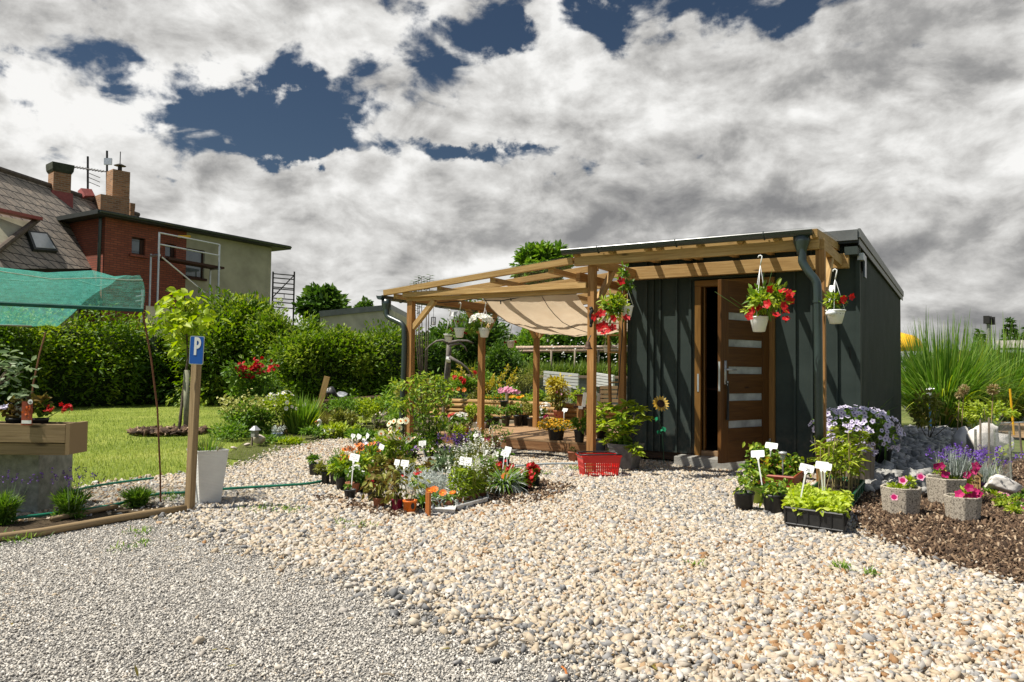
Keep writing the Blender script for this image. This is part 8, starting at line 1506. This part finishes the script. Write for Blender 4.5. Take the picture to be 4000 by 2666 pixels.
# white boulders and mesh guards
rock('white_boulder', G(*p7(905, 690)), (.36, .3, .21), 'low white quartz boulder behind the insect hotel', 'boulder', ROCKW, 'white boulders', 31, sub=4); rock('white_boulder', G(*p7(880, 470))+FWD*.2, (.42, .35, .62), 'tall pointed white boulder wrapped by mesh guards', 'boulder', ROCKW, 'white boulders', 32, sub=4); rock('white_boulder', G(*p7(720, 440))+FWD*.25, (.30, .3, .42), 'white boulder left of the tall pointed one', 'boulder', ROCKW, 'white boulders', 36, sub=4); rock('white_boulder', G(*p7(1000, 420))+FWD*.3, (.5, .4, .3), 'white boulder at the right frame edge behind the mesh', 'boulder', ROCKW, 'white boulders', 34, sub=4)
mesh_m = NT('clear_mesh'); cb = mesh_m.noise(mesh_m.coord('Object', (1, 1, 1)), 240, 2, .5); tr = mesh_m.n('ShaderNodeBsdfTransparent'); mx = mesh_m.n('ShaderNodeMixShader'); mesh_m.b.inputs['Base Color'].default_value = (.62, .63, .61, 1); mesh_m.b.inputs['Roughness'].default_value = .4; mesh_m.l(mesh_m.ramp(cb.outputs[0], [(.42, (.12,)*3), (.62, (.55,)*3)]), mx.inputs[0]); mesh_m.l(tr.outputs[0], mx.inputs[1]); mesh_m.l(mesh_m.b.outputs[0], mx.inputs[2]); mesh_m.l(mx.outputs[0], mesh_m.out.inputs[0])
Yg = 7.2
for (pts, lab) in (((((735, 470), (735, 250)), ((985, 560), (975, 265)), ((880, 470), (870, 250))), 'clear mesh sheet on stakes guarding a young plant before the white boulders'), ((((770, 330), (770, 180)), ((830, 330), (830, 165)), ((1065, 400), (1040, 200))), 'clear mesh sheet on pale stakes beside the tall boulder')):
    t = thing('mesh_guard', G(*p7(*pts[0][0])), lab, 'plant guard', 'clear mesh plant guards'); Yq = Yg if pts[0][0][1] > 400 else 8.6; q = [(D7(*a, Yq+(.25 if i == 2 else 0)), D7(*b_, Yq+(.25 if i == 2 else 0))) for i, (a, b_) in enumerate(pts)]
    for a, b_ in q: m = MB(); m.tube([[a[0], a[1], 0], b_+[0, 0, .03]], .011, 6); m.build('stake', WOOD_OLD if Yq > 8 else CONCD, t)
    o3 = sorted(q, key=lambda v: v[0]@RIGHT); V, F = [], []
    for i, (a, b_) in enumerate(o3):
        V += [[a[0], a[1], .02], b_]
    npmesh('mesh_sheet', np.array(V), np.array([[0, 2, 3, 1], [2, 4, 5, 3]]), mesh_m.m, t)
t = thing('guarded_plant', G(*p7(900, 500)), 'lime leafed young plant inside the mesh guard', 'plant'); bush(t, D7(905, 430, Yg+.12), (.05, .05, .05), 12, .16, .06, FOL['lime'], 5, droop=.3)
# tall grasses, allium, iris and shrubs behind
def bigg(px, py, H, n, label, sp):
    b = G(px, py, 0); t = thing('pampas_grass', b, label, 'grass', 'tall arching grasses')
    for nm, mt, k, h0, le0, w in (('blades', 'misc', n, 1., 1., .022), ('lime_blades', 'lime', n//7, .95, 1.2, .02), ('top_blades', 'misc', 16, 1.12, .35, .045), ('dry_blades', 'straw', n//7, .5, 1.3, .018)):  # blade sets in different greens and straw
        th = RNG.random(k)*6.283; le = le0*RNG.random(k)**.8; rr_ = sp*np.sqrt(RNG.random(k)); P = b+np.stack([rr_*np.cos(th), rr_*np.sin(th), np.zeros(k)], 1)
        A = np.stack([np.cos(th)*le*.75, np.sin(th)*le*.75, np.ones(k)], 1)+rnd(k)*.05; V, F = blades(P, A, H*h0*1.35*(.6+.45*RNG.random(k)), w*(.7+.6*RNG.random(k)), 7, .13+.42*le)
        npmesh(nm, V, F, FOL[mt], t, per(np.clip(.5+.22*RNG.normal(size=k), 0, 1), 16))
bigg(3680, 1665, 2.0, 1900, 'larger arching grass clump right behind the shed', .42); bigg(3900, 1640, 2.0, 1700, 'second arching grass clump at the right frame edge', .5)
for px, py, R, lab in ((3765, 1522, .075, 'right hand tan allium seed head of the close pair'), (3748, 1545, .06, 'left hand tan allium seed head of the close pair'), (3880, 1522, .085, 'single tan allium seed head on the right')):
    Y = 9.6; c0 = D(px, py, Y); t = thing('allium_seedhead', [c0[0], c0[1], 0], lab, 'seed head', 'allium seed heads'); d = unit(rnd(150)); V, F = cards(c0+d*R*.35, d, R*.7, R*.22); npmesh('seed_head', V, F, FOL['straw'], t, per(RNG.random(150), 4)); m = MB(); m.tube([[c0[0]-.05, c0[1], 0], c0], .007, 6); m.build('stalk', plain('straw_stalk', (.35, .25, .12), .8), t)
b = G(3850, 1690); t = thing('iris_clump', b, 'clump of broad blue green iris blades beside the white boulder', 'iris'); clump_blades(t, b, 60, .62, .05, FOL['blue'], .2, .6, .2, 4); clump_blades(t, b, 20, .6, .05, FOL['mid'], .2, .7, .3, 4, name='greener_blades')
t, c0 = shrub('sedum_clump', 3850, 1612, 10.3, .4, .2, 900, FOL['lime'], 'lime green sedum heads behind the iris blades', .05, .035); t, c0 = shrub('azalea_shrub', 3625, 1590, 11.5, .34, .33, 420, FOL['olive'], 'sparse yellow green azalea beside the shed rear corner', .09, .035)
shrub('low_weeds', 3560, 1500, 18, .5, .5, 900, FOL['meadow'], 'pale weedy growth at the shed rear corner', .08, .02)
b = G(3633, 1660); Y = dep(b)-2.0; c0 = D(3633, 1545, Y); t = thing('standpipe', [c0[0], c0[1], 0], 'blue garden tap standpipe with white cross handle', 'tap'); m = MB(); m.tube([[c0[0], c0[1], 0], c0], .02, 8); m.build('pipe', plain('blue_pipe', (.15, .38, .62), .4), t); m = MB(); m.tube([c0, c0+[0, 0, .09]], .022, 8); m.tube([c0+[-.07, 0, .10], c0+[.07, 0, .12]], .014, 6); m.tube([c0+[0, 0, .08], c0+[0, 0, .15]], .014, 6); m.tube([c0+[0, 0, .04], c0+[-.06, -.02, .02]], .014, 6); m.build('tap', GALV, t)
hose(((3640, 1630), (3655, 1660), (3690, 1680), (3740, 1683), (3790, 1670), (3900, 1655), (4020, 1650)), .014, HOSEB, 'pale blue hose looping from the standpipe over the dry mulch', .02)
# far right background
c0 = D(3510, 1355, 22); t = thing('yellow_tent', [c0[0], c0[1], 0], 'yellow dome shaped tent roof showing behind the shed', 'tent'); R = 85*22/CAM['f']; zt_ = D(3510, 1298, 22)[2]; zb4 = D(3510, 1352, 22)[2]; m = MB(); m.lathe([(R*1.02, zb4-.15), (R, zb4), (R*.9, zb4+(zt_-zb4)*.35), (R*.7, zb4+(zt_-zb4)*.7), (R*.35, zt_-.06), (.03, zt_)], (c0[0], c0[1], 0), 24); m.build('roof', YELLOWP, t, True); 
for a in range(4): m = MB(); m.tube([[c0[0]+R*.85*math.cos(a*1.57+.4), c0[1]+R*.85*math.sin(a*1.57+.4), z] for z in (0, zb4)], .05, 6); m.build('leg', GALV, t)
c0 = D(3862, 1370, 42); t = thing('floodlight_mast', [c0[0], c0[1], 0], 'tall mast with three dark floodlights far behind the grasses', 'mast'); tp_ = D(3862, 1262, 42); m = MB(); m.tube([[c0[0], c0[1], 0], [tp_[0], tp_[1], tp_[2]]], .10, 8); m.tube([tp_, D(3856, 1255, 42)], .06, 6); m.build('pole', CONCD, t)
for x in (3853, 3862, 3875): q = D(x, 1250+(x-3853)*.2, 42); m = MB(); m.beam(q-[0, 0, .22], q+[0, 0, .22], .3, .25, (0, 1, 0)); m.build('floodlight', BLACKI, t)
def spruce(px, pyt, Y, wpx, n, label):
    top = D(px, pyt, Y); b = np.array([top[0], top[1], 0]); H = top[2]; R = wpx/2*Y/CAM['f']; t = thing('spruce_tree', b, label, 'tree', 'background spruces'); u = RNG.random(n)**.6; lay = (np.floor(u*13)+.55*RNG.random(n)**.5)/13; th = RNG.random(n)*6.283; rr_ = R*lay*(.35+.65*RNG.random(n)**.5); P = b+np.stack([rr_*np.cos(th), rr_*np.sin(th), H*(1-lay*.85)-rr_*.12], 1); A = np.stack([np.cos(th), np.sin(th), -.25+.4*RNG.random(n)], 1)+rnd(n)*.3; V, F = leaves(P, unit(A), .35, .12, .2, .2); npmesh('crown', V, F, FOL['dark'], t, per(np.clip(.3+.2*RNG.normal(size=n), 0, 1), 6)); m = MB(); m.tube([b, b+[0, 0, H*.95]], [.16, .03], 7); m.build('trunk', BARK, t)
spruce(3945, 1246, 46, 110, 2600, 'tall spruce at the right above the corrugated roof'); spruce(3828, 1288, 46, 80, 1500, 'smaller spruce left of the floodlight mast'); spruce(4010, 1275, 48, 80, 1500, 'spruce cut by the right frame edge')
t = thing('corrugated_barn', D(3950, 1380, 34)*[1, 1, 0], 'distant low barn with grey corrugated roof at the right edge', 'barn'); a, b_, c_, d_ = D(3885, 1333, 37), D(4090, 1330, 37), D(4100, 1362, 33), D(3908, 1362, 33); k = 60; V, F = [], []
for i in range(k+1):
    u = i/k; o_ = np.array([0, 0, .05*(i % 2)]); V += [a*(1-u)+b_*u+o_, d_*(1-u)+c_*u+o_]
npmesh('roof', np.array(V), np.array([[2*i, 2*i+2, 2*i+3, 2*i+1] for i in range(k)]), plain('corrugated_roof', (.34, .31, .28), .9, 0, .35, 3), t); m = MB(); q = [d_+FWD*.4-[0, 0, .05], c_+FWD*.4-[0, 0, .05]]; m.prism([q[0], q[1], [q[1][0], q[1][1], 0], [q[0][0], q[0][1], 0]], FWD*3.4); m.build('wall', WOOD_DARK, t); m = MB(); m.beam(d_+[0, 0, -.12], c_+[0, 0, -.12], .08, .12); m.build('gutter_board', WHITEP, t)
t = thing('plaster_outbuilding', D(3985, 1600, 17)*[1, 1, 0], 'pale plaster wall corner at the far right edge', 'wall'); a, b_ = D(3972, 1525, 17), D(4150, 1510, 17); m = MB(); m.prism([a, b_, [b_[0], b_[1], 0], [a[0], a[1], 0]], FWD*2); m.build('wall', SKIRT, t)
c0 = D(3960, 1600, 13); tp_ = D(3945, 1520, 13); t = thing('striped_pole', [c0[0], c0[1], 0], 'yellow pole leaning beside the plaster wall at the right edge', 'pole'); m = MB(); m.tube([[c0[0], c0[1], 0], tp_], .018, 7); m.build('pole', YELLOWP, t)
# distant tree belt closing the horizon
n = 34000; u = RNG.random(n); an = -1.5+2.6*u; R_ = 150+20*RNG.random(n); P = np.stack([R_*np.sin(an), R_*np.cos(an), RNG.random(n)**.8*(3.4+.8*np.sin(u*90)+.9*np.sin(u*37)+.5*np.sin(u*211))], 1); V, F = leaves(P, unit(rnd(n)+[0, 0, .5]), .9, .6); props(npmesh('distant_woods', V, F, FOL['dark'], None, per(np.clip(.4+.2*RNG.normal(size=n), 0, 1), 6)), 'far belt of dark woods along the horizon', 'woods', None, 'stuff')
